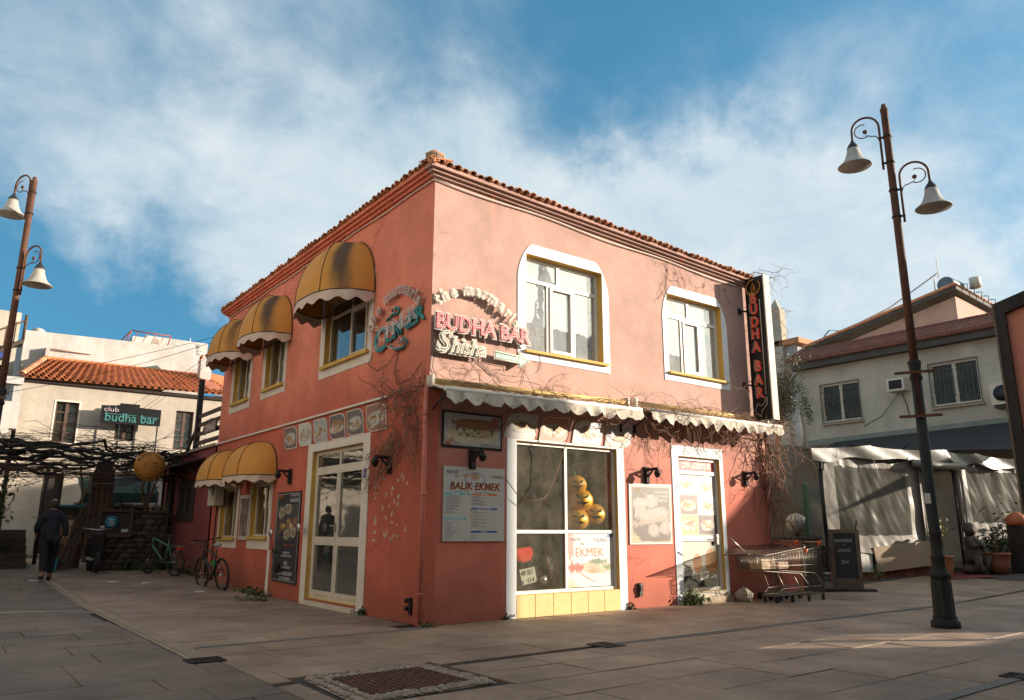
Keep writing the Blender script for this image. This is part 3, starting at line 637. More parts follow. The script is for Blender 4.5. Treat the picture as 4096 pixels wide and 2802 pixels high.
def window(fr, h, dep, mull, transom, frame=.055, pane='pane_dark', m_='pvc', sash=(), back=None, name='window', low=None, parent=None, label=None, sill=True, cur=None):
    """one window: outer frame, mullions given as fractions under/over the transom, casement frames, panes"""
    a, b_, c, d = h; w = b_-a; f = frame; p_ = parent or H0
    z0 = -dep; z1 = -dep+.05
    outer = MB(fr).ring([(b_-.004, d-.004), (a+.004, d-.004), (a+.004, c+.004), (b_-.004, c+.004)], [(b_-f, d-f), (a+f, d-f), (a+f, c+f), (b_-f, c+f)], z0, z1)
    o = outer.build(name, m_, p_); 
    if label: o['label'] = label
    lower = [0]+[k for k in mull[0]]+[1]; upper = [0]+list(mull[1])+[1] if transom else None
    vt = transom
    def bar(u0, u1, v0, v1): MB(fr).box(u0, u1, z0+.003, z1-.003, v0, v1).build('frame', m_, o)
    if vt: bar(a+f, b_-f, vt-f/2, vt+f/2)
    for rowi, (row, v0, v1) in enumerate(((lower, c+f, (vt-f/2) if vt else d-f),) + (((upper, vt+f/2, d-f),) if vt else ())):
        us = [a+f if k == 0 else (b_-f if k == 1 else a+w*k) for k in row]
        for k in us[1:-1]: bar(k-f/2, k+f/2, v0, v1)
        for i in range(len(us)-1):
            u0 = us[i]+(f/2 if i else 0); u1 = us[i+1]-(f/2 if i < len(us)-2 else 0)
            if rowi == 0 and i in sash:
                MB(fr).ring([(u1-.004, v1-.004), (u0+.004, v1-.004), (u0+.004, v0+.004), (u1-.004, v0+.004)], [(u1-.05, v1-.05), (u0+.05, v1-.05), (u0+.05, v0+.05), (u1-.05, v0+.05)], z1-.02, z1+.02).build('casement', m_, o)
            MB(fr).box(u0, u1, z0+.02, z0+.026, v0, v1).build('pane', pane, o)
    if cur:
        MB(fr).surf(lambda s, t: (a+f+(w-2*f)*(cur[0]+(cur[1]-cur[0])*s), z0-.12+.02*math.sin(s*40), c+f+(d-c-2*f)*t), 60, 1).build('curtain', 'curtain', o)
    return o
surround_pairs = None
arched(FR, (1.57, 3.57, 3.85, 5.80), RH[0], .32, .60); reveal(FR, RH[0], .16)
MB(FR).box(1.70, 3.50, -.1, .07, 3.965, 4.005).build('window_sill', 'yellow_paint', H0)
window(FR, RH[0], .16, ((.33, .665), (.46,)), 5.22, .06, 'pane_sky', sash=(1,), cur=(0, 1))
arched(FR, (4.95, 6.84, 3.92, 5.76), RH[1], .32, .60); reveal(FR, RH[1], .16)
MB(FR).box(5.05, 6.74, -.1, .07, 4.045, 4.085).build('window_sill', 'yellow_paint', H0)
window(FR, RH[1], .16, ((.33, .665), (.46,)), 5.20, .06, 'pane_sky', sash=(1,), cur=(0, 1))
# shop window and its tiled apron
ring_rect(FR, (1.37, 3.83, 0, 2.6), (1.55, 3.66, .0, 2.57), m_='white_front'); reveal(FR, RH[2], .1)
sw = window(FR, RH[2], .1, ((.49,), (.49,)), 1.22, .05, 'pane_shop', name='shop_window')
for i in range(6):
    MB(FR).box(1.556+i*.351, 1.902+i*.351, -.02, .012, .0, .316).build('apron_tile', 'yellow_tile', H0, bevel=.004)
# right-hand door
ring_rect(FR, (5.03, 6.46, 0, 2.74), (5.2, 6.36, .0, 2.55), m_='white_front'); reveal(FR, RH[3], .1)
MB(FR).box(5.2, 6.42, -.1, .12, 0, .11).build('door_step', 'mortar', H0); MB(FR).box(5.2, 6.36, -.1, .04, .11, .198).build('threshold', 'pvc_beige', H0)
dr = MB(FR).ring([(6.356, 2.546), (5.204, 2.546), (5.204, .204), (6.356, .204)], [(6.30, 2.49), (5.26, 2.49), (5.26, .26), (6.30, .26)], -.1, -.05).build('door', 'pvc', H0)
for v0, v1 in ((2.24, 2.31), (1.06, 1.16)): MB(FR).box(5.26, 6.30, -.097, -.053, v0, v1).build('rail', 'pvc', dr)
MB(FR).box(6.20, 6.262, -.04, -.02, 1.0, 1.18).tube([(6.23, -.02, 1.12), (6.23, .03, 1.12), (6.10, .035, 1.125)], .011, 6).build('handle', 'steel', dr)
for v0, v1 in ((.26, 1.06), (1.16, 2.24), (2.31, 2.49)): MB(FR).box(5.262, 6.298, -.085, -.08, v0, v1).build('pane', 'pane_door', dr)
# left front: three upper windows
for (u0, u1, v0, v1), so, mu, sil in zip(LH[:3], ((1.85, 3.97, 3.91, 5.5), (5.66, 7.06, 3.95, 5.4), (7.78, 9.2, 3.89, 5.38)), (((.12, .5), (.5,)), ((.5,), ()), ((.5,), ())), (4.12, 4.14, 4.1)):
    ring_rect(FL, so, (u0, u1, v0, v1)); reveal(FL, (u0, u1, v0, v1), .14)
    MB(FL).box(u0-.08, u1+.04, -.1, .08, sil-.055, sil+.005).build('window_sill', 'yellow_paint', H0)
    window(FL, (u0, u1, v0, v1), .14, mu, 5.05 if u0 < 3 else None, .055, 'pane_dark', 'pvc_beige', sash=(1,) if u0 < 3 else (), cur=(.5, 1) if u0 > 3 else (0, .3))
# lower pair
for (u0, u1, v0, v1), so in zip(LH[4:], ((5.9, 7.2, .85, 2.25), (7.9, 9.3, .84, 2.25))):
    ring_rect(FL, so, (u0, u1, v0, v1)); reveal(FL, (u0, u1, v0, v1), .14)
    MB(FL).box(u0-.05, u1+.06, -.1, .07, v0-.04, v0+.02).build('window_sill', 'yellow_paint', H0)
    window(FL, (u0, u1, v0, v1), .14, ((.45,), ()), None, .055, 'pane_dark', 'pvc_beige', cur=(.0, .4))
MB(FL).box(5.80, 5.94, .001, .012, 0, .85).build('pilaster', 'white_paint', H0)
# left double door
ring_rect(FL, (1.74, 4.22, 0, 2.74), (1.98, 4.0, .0, 2.6)); reveal(FL, LH[3], .12)
MB(FL).box(1.98, 4.0, -.12, .10, 0, .06).build('threshold', 'pvc_beige', H0); MB(FL).box(1.98, 4.0, -.12, -.01, .06, .098).build('threshold_rail', 'black_metal', H0)
dr = MB(FL).ring([(3.996, 2.596), (1.984, 2.596), (1.984, .104), (3.996, .104)], [(3.93, 2.53), (2.05, 2.53), (2.05, .16), (3.93, .16)], -.12, -.07).build('double_door', 'pvc_beige', H0)
MB(FL).box(2.05, 3.93, -.117, -.073, 2.25, 2.32).build('rail', 'pvc_beige', dr); MB(FL).box(2.95, 3.02, -.117, -.073, 2.32, 2.53).build('rail', 'pvc_beige', dr)
for a, b_ in ((2.05, 2.985), (2.995, 3.93)):
    lf = MB(FL).ring([(b_-.002, 2.248), (a+.002, 2.248), (a+.002, .162), (b_-.002, .162)], [(b_-.07, 2.18), (a+.07, 2.18), (a+.07, .23), (b_-.07, .23)], -.11, -.06).build('door_leaf', 'pvc_beige', H0)
    MB(FL).box(a+.07, b_-.07, -.107, -.063, .98, 1.12).build('rail', 'pvc_beige', lf)
    MB(FL).box(a+.07, b_-.07, -.09, -.085, .23, .98).build('pane', 'pane_door', lf); MB(FL).box(a+.07, b_-.07, -.09, -.085, 1.12, 2.18).build('pane', 'pane_door', lf)
MB(FL).box(3.0, 3.03, -.06, -.03, 1.2, 1.36).tube([(3.015, -.03, 1.3), (3.015, .0, 1.3), (3.12, .0, 1.3)], .01, 6).build('handle', 'steel', dr)
for a, b_ in ((2.05, 2.95), (3.02, 3.93)): MB(FL).box(a, b_, -.09, -.085, 2.32, 2.53).build('pane', 'pane_door', dr)
# peeled patch where a plaque used to be: flecks of old glue
rnd = random.Random(21); mb = MB(FL)
for _ in range(44):
    e = rnd.random(); u, v = (rnd.choice((.56, 1.5))+rnd.gauss(0, .04), rnd.uniform(1.15, 2.02)) if e < .45 else ((rnd.uniform(.6, 1.5), rnd.choice((1.14, 2.0))+rnd.gauss(0, .05)) if e < .8 else (rnd.uniform(.75, 1.3), rnd.uniform(1.3, 1.85)))
    a, b_ = rnd.uniform(.012, .03), rnd.uniform(.02, .055); an = rnd.random()*3
    P_ = [(u+a*math.cos(k)*math.cos(an)-b_*math.sin(k)*math.sin(an), v+a*math.cos(k)*math.sin(an)+b_*math.sin(k)*math.cos(an)) for k in [j*math.pi/4 for j in range(8)]]
    mb.prism([(x+rnd.gauss(0, .004), y+rnd.gauss(0, .004)) for x, y in P_], .001, .004)
mb.build('glue_patch', 'glue', H0, kind='stuff')
# ================================================================== dome awnings on the left front
def dome_awning(uc, hw, zc, h, proj, label, mould, drop=.2, ns=9):
    t = thing('dome_awning', label, 'awning', (0, uc, zc), 0, 'yellow dome awnings on the left front')
    ex = 2.5
    def pt(a, b_, off=0):
        ca, sa = math.cos(a), math.sin(a); q = (abs(ca)**ex+abs(sa)**ex)**(-1/ex)
        cb, sb = math.cos(b_), math.sin(b_)
        cb2 = cb**.80; fr_ = (a/math.pi/.33) % 1.0
        off -= .035*abs(math.sin(math.pi*min(fr_, 1)))*math.sin(2*b_)*(1 if off < .003 else .0)+.010*mnoise.noise(Vector((a*5+uc, b_*4, 2)))
        return (uc+(hw+off)*ca*q*cb2, .02+(proj+off)*sa*q*cb2, zc+(h+off)*sb**.92)
    rnd = random.Random(int(uc*100))
    def mouldf(s, tt):
        k = mould*math.exp(-((s-.80+.03*math.sin(tt*5))/.06)**2)*(.55+.5*math.sin(tt*2.6))+.5*mould*math.exp(-((s-.62)/.03)**2)*tt+.4*mould*math.exp(-((s-.3)/.06)**2)*tt
        k = max(k, mould*.5*max(0, tt-.86)*7); return (k, k, k)
    segs = [(0, .33), (.33, .66), (.66, 1)]
    for a, b_ in segs:
        mb = MB(FL); mb.surf(lambda s, tt: pt(math.pi*(a+(b_-a)*s), math.pi/2*tt), 8, 12, True, lambda s, tt: mouldf(a+(b_-a)*s, tt)); mb.build('canopy_panel', 'canvas_mould', t)
    for a in (0.001, .33, .66, .999):
        MB(FL).tube([pt(math.pi*a, math.pi/2*k/12, .004) for k in range(13)], .007, 5).build('seam', 'timber_dark', t)
    n = 120
    def hang(s, tt):
        p = pt(math.pi*s, 0); sc_ = .5-.5*math.cos(2*math.pi*(s*ns)); dz = drop*(.66+.34*sc_)
        return (p[0]+.006*math.sin(s*50), p[1]+.012*tt+.006*math.sin(s*37)*tt, p[2]-dz*tt)
    MB(FL).surf(hang, n, 2).build('valance', 'canvas_white', t)
    MB(FL).tube([pt(math.pi*k/30, 0) for k in range(31)], .011, 6).build('bow', 'black_metal', t)
    MB(FL).tube([(uc+hw, .02, zc), (uc-hw, .02, zc)], .012, 6).build('wall_bar', 'black_metal', t)
    return t
dome_awning(2.88, 1.06, 5.08, 1.12, .80, 'largest yellow dome awning with black mould streaks, upper window nearest the corner', 1.0)
dome_awning(6.32, .86, 5.10, .98, .72, 'mould streaked yellow dome awning over the middle upper window', .95, .19, 8)
dome_awning(8.62, .86, 5.12, .94, .70, 'yellow dome awning at the far end of the upper floor', .6, .19, 8)
dome_awning(6.65, .92, 2.28, .72, .68, 'clean yellow dome awning over the ground floor window nearer the door', 0.0, .15, 8)
dome_awning(8.62, .90, 2.28, .70, .68, 'clean yellow dome awning over the ground floor window beside the meter box', 0.0, .15, 8)
# ================================================================== long roll awnings on the front
def roll_awning(u0, u1, z0, z1, label, seed, fold=.3):
    rnd = random.Random(seed); d = .45
    t = thing('roll_awning', label, 'awning', ((u0+u1)/2, 0, z0), 0, 'faded cream roll awnings over the shop front')
    zz = lambda u: z0+(z1-z0)*(u-u0)/(u1-u0)
    MB(FR).surf(lambda s, tt: (u0+(u1-u0)*s, .02+(d-.02)*tt, zz(u0+(u1-u0)*s)+.17*(1-tt)-.03*math.sin(math.pi*tt)+.006*math.sin(s*90+tt*3)), 80, 5).build('canopy', 'canvas_old', t)
    MB(FR).tube([(u0, d, zz(u0)), (u1, d, zz(u1))], .034, 8).build('front_bar', 'pvc', t)
    n = int((u1-u0)/.30)
    tears = [(rnd.random(), rnd.uniform(.02, .06)) for _ in range(5)]
    def hang(s, tt):
        u = u0+(u1-u0)*s; sc_ = abs(math.sin(math.pi*s*n)); dz = .20*(.50+.42*sc_)*(.92+.25*mnoise.noise(Vector((s*23, seed, 0))))+.03*abs(mnoise.noise(Vector((s*90, seed, 2))))
        for a, k in tears:
            if abs(s-a) < .012: dz += k*(1-abs(s-a)/.012)*rnd.uniform(.5, 1)
        return (u, d+.03+.025*math.sin(s*61+2*math.sin(s*17))*tt+.02*tt, zz(u)-.02-dz*tt)
    MB(FR).surf(hang, 240, 3).build('valance', 'canvas_old', t)
    for u in (u0+.06, u1-.06):
        MB(FR).tube([(u, .01, zz(u)-.28), (u, .05, zz(u)-.22), (u, d-.02, zz(u)-.02)], .012, 6).box(u-.03, u+.03, 0, .02, zz(u)-.34, zz(u)-.20).build('arm', 'black_metal', t)
    MB(FR).tube([(u0+.02, .09, zz(u0)+.17), (u1-.02, .09, zz(u1)+.17)], .045, 8).build('roller', 'canvas_yellow_old', t)
    for u in (u0-.03, u1): MB(FR).box(u, u+.04, 0, .16, zz(u)+.08, zz(u)+.25).build('end_cap', 'pvc_beige', t)
mat('canvas_old', (.52, .45, .37), .85, .25, 2.5, .3, 40, c2=(.32, .25, .19), thr=.56)
mat('canvas_yellow_old', (.52, .36, .14), .85, .2, 2.5, .2, 40)
roll_awning(-.02, 3.83, 3.12, 3.20, 'tattered cream roll awning over the menu board and shop window', 4)
roll_awning(4.05, 7.78, 3.21, 3.24, 'tattered cream roll awning over the poster door, tangled in bare vine', 9)
# ================================================================== blade sign
t = thing('neon_blade_sign', 'tall black blade sign with red neon letters reading down the front', 'sign', (7.50, -.31, 4.8))
MB().box(7.42, 7.60, -.52, -.09, 3.36, 6.30).build('cabinet', 'black_gloss', t) if mat('black_gloss', (.012, .012, .012), .3, .2, 4) else None
MB().box(7.415, 7.605, -.548, -.522, 3.35, 6.31).build('edge_panel', 'white_paint', t)
FS = lambda u, d, v: (7.42-d, -.30-u, v)        # the face turned to the left street: u runs away from the wall
for z in (5.62, 4.08): MB().tube([(7.30, -.02, z), (7.45, -.12, z)], .022, 4).box(7.25, 7.35, -.02, 0, z-.06, z+.06).build('bracket', 'black_metal', t)
mat('neon_red', (.85, .05, .03), .4, .1, emit=((.9, .05, .02), .05)); mat('neon_pale', (.72, .55, .38), .35, .1); mat('neon_orange', (.75, .30, .04), .4, .1)
for ch, z in zip('BUDHABAR', (5.86, 5.63, 5.36, 5.11, 4.84, 4.45, 4.17, 3.91)):
    mb = MB(FS); text(mb, ch, -.02, z-.105, .004, .30, sx=.85, extr=.004, offs=.006); mb.build('letter', 'neon_red', t, fix=False)
    mb = MB(FS); text(mb, ch, -.035, z-.10, .035, .31, sx=.85, outline=True, bev=.0045); mb.build('neon_tube', 'neon_pale', t, fix=False)
mb = MB(FS); mb.tube([(x-.0, .03, y) for x, y in arc(0, 6.08, .165, 75, 400, 24)], .007, 5); mb.tube([(x, .03, y) for x, y in arc(0, 6.08, .15, 90, 330, 20)], .005, 5)
mb.tube([(-.03, .03, 5.98), (-.05, .03, 6.04), (-.02, .03, 6.13), (.0, .03, 6.18), (.03, .03, 6.11), (.05, .03, 6.05), (.06, .03, 5.98), (-.02, .03, 5.95), (-.06, .03, 5.93)], .006, 5)
mb.tube([(-.01, .03, 6.0), (.0, .03, 6.08), (.02, .03, 6.14), (.03, .03, 6.03), (.01, .03, 5.99)], .005, 5); mb.build('neon_emblem', 'neon_orange', t)
mb = MB(FS); mb.tube([(.135, .03, 5.80), (.135, .03, 3.86)], .008, 6).build('neon_tube', 'neon_pale', t); mb = MB(FS)
mb.tube([(.15, .03, 3.80), (.14, .03, 3.66), (.05, .03, 3.57), (.0, .03, 3.52), (.0, .03, 3.42), (-.15, .03, 3.55), (-.06, .03, 3.70), (-.02, .03, 3.64), (.05, .03, 3.66), (.10, .03, 3.72), (.11, .03, 3.80)], .006, 5)
mb.build('neon_arrow', 'neon_pale', t)
# ================================================================== neon lettering round the corner
mat('acrylic', (.55, .50, .44), .3, .12, 5); mat('acrylic_grey', (.40, .37, .33), .35, .15, 5); mat('neon_white', (.80, .74, .62), .3, .1); mat('neon_pink', (.75, .10, .13), .4, .15); mat('neon_teal', (.03, .27, .27), .4, .2); mat('neon_green', (.28, .52, .38), .4, .15); mat('neon_blush', (.80, .62, .56), .35, .1)
def arc_text(mb, s, fr_pts, size, d, **k):
    wt = [{'m': 1.45, 'i': .5, 'r': .72, 't': .68, ' ': .6, 's': .8}.get(ch, 1.0) for ch in s]; tot = sum(wt)
    for i, ch in enumerate(s):
        if ch == ' ': continue
        q = (sum(wt[:i])+wt[i]/2)/tot; u, v = fr_pts(q); u2_, v2_ = fr_pts(q+.02); flip = -1 if mb.fr is FL else 1
        text(mb, ch, u, v-size*.3, d, size, rot=math.atan2(v2_-v, flip*(u2_-u)), **k)
def bez(p0, p1, p2): return lambda q: ((1-q)**2*p0[0]+2*q*(1-q)*p1[0]+q*q*p2[0], (1-q)**2*p0[1]+2*q*(1-q)*p1[1]+q*q*p2[1])
def neon(fr, name, label, loc, jobs, studs):
    t = thing(name, label, 'neon sign', loc, 0)
    for nm, m_, fn, fx in jobs: mb = MB(fr); fn(mb); mb.build(nm, m_, t, fix=fx)
    for u, v, d in studs: MB(fr).tube([(u, 0, v), (u, d, v)], .006, 5).build('standoff', 'steel', t)
    return t
bz = bez((.04, 4.48), (.80, 5.08), (1.47, 4.34))
neon(FR, 'neon_arc_sign', 'pale neon words arched above the pink neon letters on the sunlit front', (.75, 0, 4.5),
     [('letter_backing', 'acrylic', lambda mb: arc_text(mb, 'the marmaris', bz, .27, .085, sx=.92, extr=.008, offs=.012), False),
      ('neon_tube', 'neon_white', lambda mb: arc_text(mb, 'the marmaris', bz, .26, .12, sx=.9, outline=True, bev=.006), False)], [(bz(q)[0], bz(q)[1], .09) for q in (.05, .35, .65, .95)])
neon(FR, 'neon_bar_sign', 'large pink and white neon capitals beside the house corner', (.85, 0, 4.2),
     [('letter_backing', 'acrylic_grey', lambda mb: text(mb, 'BUDHA BAR', .86, 4.07, .10, .33, sx=.94, extr=.010, offs=.030), False),
      ('letter', 'neon_pink', lambda mb: text(mb, 'BUDHA BAR', .86, 4.07, .117, .33, sx=.94, extr=.004, offs=.006), False),
      ('neon_tube', 'neon_blush', lambda mb: text(mb, 'BUDHA BAR', .855, 4.075, .15, .33, sx=.94, outline=True, bev=.0055), False)], [(.08, 4.2, .1), (.6, 4.2, .1), (1.2, 4.2, .1), (1.65, 4.2, .1)])
def shisha(mb, size, d, **k):
    text(mb, 'S', .13, 3.74, d, size*1.35, shear=.25, **k); text(mb, 'hisha', .56, 3.74, d, size, shear=.3, sx=.92, **k)
neon(FR, 'neon_script_sign', 'cream neon script word under the pink capitals', (.45, 0, 3.85),
     [('letter_backing', 'acrylic_grey', lambda mb: shisha(mb, .33, .10, extr=.010, offs=.032), False),
      ('neon_tube', 'neon_white', lambda mb: shisha(mb, .33, .14, outline=True, bev=.009), False)], [(.1, 3.85, .1), (.5, 3.85, .1), (.85, 3.85, .1)])
AR = [(1.05, 3.745), (1.05, 3.87), (1.50, 3.85), (1.51, 3.93), (1.74, 3.80), (1.52, 3.665), (1.51, 3.74)]
AI = [(1.08, 3.775), (1.08, 3.845), (1.52, 3.825), (1.53, 3.885), (1.685, 3.80), (1.535, 3.71), (1.53, 3.77)]
neon(FR, 'neon_arrow_sign', 'green neon arrow pointing right below the first upper window', (1.4, 0, 3.8),
     [('arrow_backing', 'acrylic_grey', lambda mb: mb.prism(AR, .09, .105), True), ('arrow_face', 'neon_green', lambda mb: mb.prism(AI, .105, .112), True),
      ('neon_tube', 'neon_white', lambda mb: mb.tube([(u, .135, v) for u, v in AR+AR[:1]], .006, 5), True)], [(1.1, 3.8, .09), (1.55, 3.8, .09)])
bz2 = bez((1.80, 4.40), (.95, 5.28), (.24, 4.52))
neon(FL, 'neon_arc_sign', 'unlit neon words arched on the shaded side above the teal lettering', (0, 1, 4.6),
     [('letter_backing', 'acrylic_dim', lambda mb: arc_text(mb, 'the marmaris', bz2, .29, .06, sx=1.05, extr=.006, offs=.006), False),
      ('neon_tube', 'neon_blush', lambda mb: arc_text(mb, 'the marmaris', bz2, .29, .10, sx=1.05, outline=True, bev=.005), False)], [(bz2(q)[0], bz2(q)[1], .06) for q in (.1, .5, .9)]) if mat('acrylic_dim', (.34, .20, .15), .4, .12, 5) else None
def corner(mb, dx, size, d, **k):
    text(mb, 'C', 1.62+dx-.12, 4.0, d, size*1.6, sx=1.1, rot=.10, **k)
    for i, ch in enumerate('ORNER'): text(mb, ch, 1.17-.225*i+dx, 4.105+.035*i, d, size, sx=1.25, rot=.12, **k)
def swash(mb, d, r): 
    mb.tube([(1.30, d, 4.46), (1.10, d, 4.53), (.92, d, 4.50), (.90, d, 4.58), (1.02, d, 4.62), (1.12, d, 4.58)], r, 5); mb.tube([(1.15, d, 4.02), (.95, d, 3.93), (.72, d, 3.92), (.62, d, 4.0), (.72, d, 4.07), (.85, d, 4.0)], r, 5)
neon(FL, 'neon_corner_sign', 'teal neon capitals with swashes on the shaded side by the corner', (0, 1, 4.2),
     [('letter_backing', 'neon_teal', lambda mb: (corner(mb, 0, .34, .04, extr=.006, offs=.012), swash(mb, .04, .022)), False),
      ('neon_tube', 'neon_blush', lambda mb: (corner(mb, .06, .35, .13, outline=True, bev=.006), swash(mb, .12, .007)), False)], [(.4, 4.3, .1), (1.0, 4.2, .1), (1.6, 4.1, .1)])
mb = MB(FR)
for q in ([(.02, .02, 4.05), (.35, .02, 3.95), (.8, .02, 3.7), (1.1, .02, 3.5)], [(1.3, .02, 4.36), (1.42, .02, 4.2), (1.38, .02, 3.95)], [(.05, .02, 3.72), (.03, .02, 3.5), (.15, .02, 3.3)]): mb.tube(q, .005, 4)
tag(mb.build('sign_cable', 'cable'), 'thin black cables sagging under the neon signs on the front', 'cable')
mb = MB(FL); mb.tube([(1.8, .02, 4.0), (1.9, .03, 3.86), (1.6, .03, 3.7), (1.2, .03, 3.76), (.9, .02, 3.95)], .006, 4).tube([(.9, .02, 3.95), (1.02, .02, 3.6), (.9, .02, 3.38), (.5, .02, 3.42), (.2, .02, 3.6)], .006, 4)
tag(mb.build('sign_cable', 'cable'), 'black cable looping below the teal neon word on the side wall', 'cable')
# ================================================================== printed pictures
def blend(a, b_, k): return tuple(a[i]*(1-k)+b_[i]*k for i in range(3))
def food(seed, bgc, kind='plate', warm=1.0):
    """paint function for one advertising photograph: board or plate, heaps of food, garnish"""
    r_ = random.Random(seed); blobs = []
    cols_f = [(.62, .32, .10), (.70, .46, .18), (.45, .20, .06), (.78, .62, .38), (.55, .25, .08)]; gr = (.10, .22, .05)
    if kind == 'plate': blobs.append((.5, .46, .42, .30, (.72, .68, .62), 0.0))
    if kind == 'bun': blobs += [(.5, .42, .46, .20, (.82, .74, .60), .1), (.52, .62, .44, .17, (.50, .22, .07), -.12)]
    for _ in range(16 if kind != 'bun' else 12):
        x, y = r_.gauss(.5, .16), r_.gauss(.45, .10); blobs.append((x, y, r_.uniform(.05, .13), r_.uniform(.04, .09), r_.choice(cols_f) if kind != 'bun' else r_.choice(cols_f[:4]+[(.80, .68, .5)]), r_.uniform(-1, 1)))
    for _ in range(7): blobs.append((r_.gauss(.5, .2), r_.gauss(.5, .12), r_.uniform(.03, .07), r_.uniform(.015, .04), gr if r_.random() < .7 else (.6, .05, .03), r_.uniform(-1, 1)))
    def f(s, t_):
        c = blend(bgc, tuple(min(1, k*1.6+.03) for k in bgc), .5+.5*mnoise.noise(Vector((s*4, t_*4, seed))))
        for x, y, a, b_, cc, an in blobs:
            dx, dy = s-x, t_-y; p, q = dx*math.cos(an)+dy*math.sin(an), -dx*math.sin(an)+dy*math.cos(an); e = (p/a)**2+(q/b_)**2
            if e < 1: c = blend(c, tuple(k*(1.15-.35*e)*(.85+.5*mnoise.noise(Vector((s*22, t_*22, seed+7)))) for k in cc), 1 if e < .8 else (1-e)*5)
        return tuple(max(0, min(1, k*warm)) for k in c)
    return f
def picture(fr, pts, d, fn, name, m_, parent, n=16, th=.012, border=None):
    """flat panel of outline pts with fn(s,t) printed over it"""
    us = [p[0] for p in pts]; vs_ = [p[1] for p in pts]; u0, u1, v0, v1 = min(us), max(us), min(vs_), max(vs_)
    cu, cv = (u0+u1)/2, (v0+v1)/2; flip = fr is FL
    # even outline sampling
    P = []; tot = len(pts)
    for i in range(tot):
        a, b_ = pts[i], pts[(i+1) % tot]; k = max(1, int(math.hypot(b_[0]-a[0], b_[1]-a[1])/((u1-u0)/14)))
        P += [(a[0]+(b_[0]-a[0])*j/k, a[1]+(b_[1]-a[1])*j/k) for j in range(k)]
    m_n = len(P); V, F, Cc = [(cu, d+th, cv)], [], [fn(.5, .5)]
    for k in range(1, n+1):
        for (u, v) in P:
            uu, vv = cu+(u-cu)*k/n, cv+(v-cv)*k/n; V.append((uu, d+th, vv)); s = (uu-u0)/(u1-u0); s = 1-s if flip else s
            Cc.append(border if (border and k == n) else fn(s, (vv-v0)/(v1-v0)))
    for i in range(m_n): F.append((0, 1+i, 1+(i+1) % m_n))
    for k in range(n-1):
        for i in range(m_n): a = 1+k*m_n; F.append((a+i, a+(i+1) % m_n, a+m_n+(i+1) % m_n, a+m_n+i))
    mb = MB(fr); mb.add(V, F, False, Cc); return mb.build(name, m_, parent, fix=False)
def food_sign(fr, u0, u1, v0, v1, seed, bgc, label, group, kind='plate', mirror=False):
    loc = FR((u0+u1)/2, 0, v0) if fr is FR else FL((u0+u1)/2, 0, v0)
    t = thing('food_sign', label, 'food sign', loc, 0, group); sk = .08*(1 if not mirror else -1)
    w = u1-u0; rr = .2
    p = rrect(0, 1, 0, 1, rr*1.5, .03, rr*1.5, .03) if not mirror else rrect(0, 1, 0, 1, .03, rr*1.5, .03, rr*1.5)
    if fr is FR and seed % 2: p = rrect(0, 1, 0, 1, rr*1.9, .1, .1, .03)
    pts = [(u0+w*a+sk*(b_-.5), v0+(v1-v0)*b_) for a, b_ in p]
    MB(fr).prism(pts, .006, .018).build('panel', 'white_paint', t)
    ip = [((u-(u0+u1)/2)*.95+(u0+u1)/2, (v-(v0+v1)/2)*.93+(v0+v1)/2) for u, v in pts]
    picture(fr, ip, .018, food(seed, bgc, kind), 'picture', 'print', t, th=.002); return t
GL = 'food pictures in a row above the left double door'
fl = [(4.82, 5.46, 11, (.16, .08, .06), 'first food picture from the left end, salad plate on a dark ground'), (4.12, 4.72, 12, (.55, .50, .42), 'food picture of golden nuggets on white, second from the left end'), (3.42, 4.02, 13, (.35, .33, .30), 'food picture of fried balls with dip bowls beside the burger picture', ),
      (2.70, 3.32, 14, (.12, .08, .07), 'burger picture in the row over the left door'), (2.02, 2.62, 15, (.13, .09, .07), 'food picture with colourful salad, second from the corner'), (1.24, 1.90, 16, (.30, .12, .06), 'brown food picture with fries nearest the corner vine')]
for i, a in enumerate(fl): food_sign(FL, a[0], a[1], 2.74, 3.18, a[2], a[3], a[4], GL, 'bun' if i == 3 else 'plate')
GR = 'food pictures hanging under the front awning'
fr_ = [(1.34, 1.94, 21, (.55, .52, .48), 'plate picture beside the framed sandwich picture'), (2.02, 2.58, 22, (.45, .20, .12), 'reddish food picture above the left half of the shop window'), (2.70, 3.34, 23, (.60, .56, .52), 'whitish food picture above the right half of the shop window'), (3.42, 4.02, 24, (.35, .30, .26), 'food picture at the right end of the row under the awning')]
for a in fr_: food_sign(FR, a[0], a[1], 2.60, 2.99, a[2], a[3], a[4], GR)
# framed sandwich picture
t = thing('sandwich_sign', 'wide framed picture of a stuffed bread roll above the white menu board', 'food sign', (.75, 0, 2.4))
MB(FR).box(.22, 1.27, .003, .02, 2.39, 2.91).build('frame', 'black_gloss', t)
def sand(s, t_):
    c = (.60, .57, .55); wv = .5+.5*mnoise.noise(Vector((s*6, t_*6, 3)))
    e = ((s-.5)/.48)**2+((t_-.30-.06*s)/.22)**2; 
    if e < 1: c = (.78, .66, .48)
    e = ((s-.52)/.42)**2+((t_-.48)/.20)**2
    if e < 1: c = blend((.55, .34, .18), (.80, .66, .48), wv) if mnoise.noise(Vector((s*16, t_*14, 1))) < .15 else (.13, .20, .07)
    e = ((s-.5-.1*t_)/.46)**2+((t_-.70)/.16)**2
    if e < 1: c = (.38*(1.2-.5*e), .17*(1.2-.5*e), .07)
    if (s > .82 and t_ > .72-1.0*(s-.9)) or (s < .22 and t_ < .25-.9*s+.05): c = (.45, .15, .05) if mnoise.noise(Vector((s*30-t_*30, s+t_, 0))) > 0 else c
    return tuple(k*(.85+.25*wv) for k in c)
picture(FR, [(.25, 2.42), (1.24, 2.42), (1.24, 2.88), (.25, 2.88)], .02, sand, 'picture', 'print_gloss', t, 26, .002)
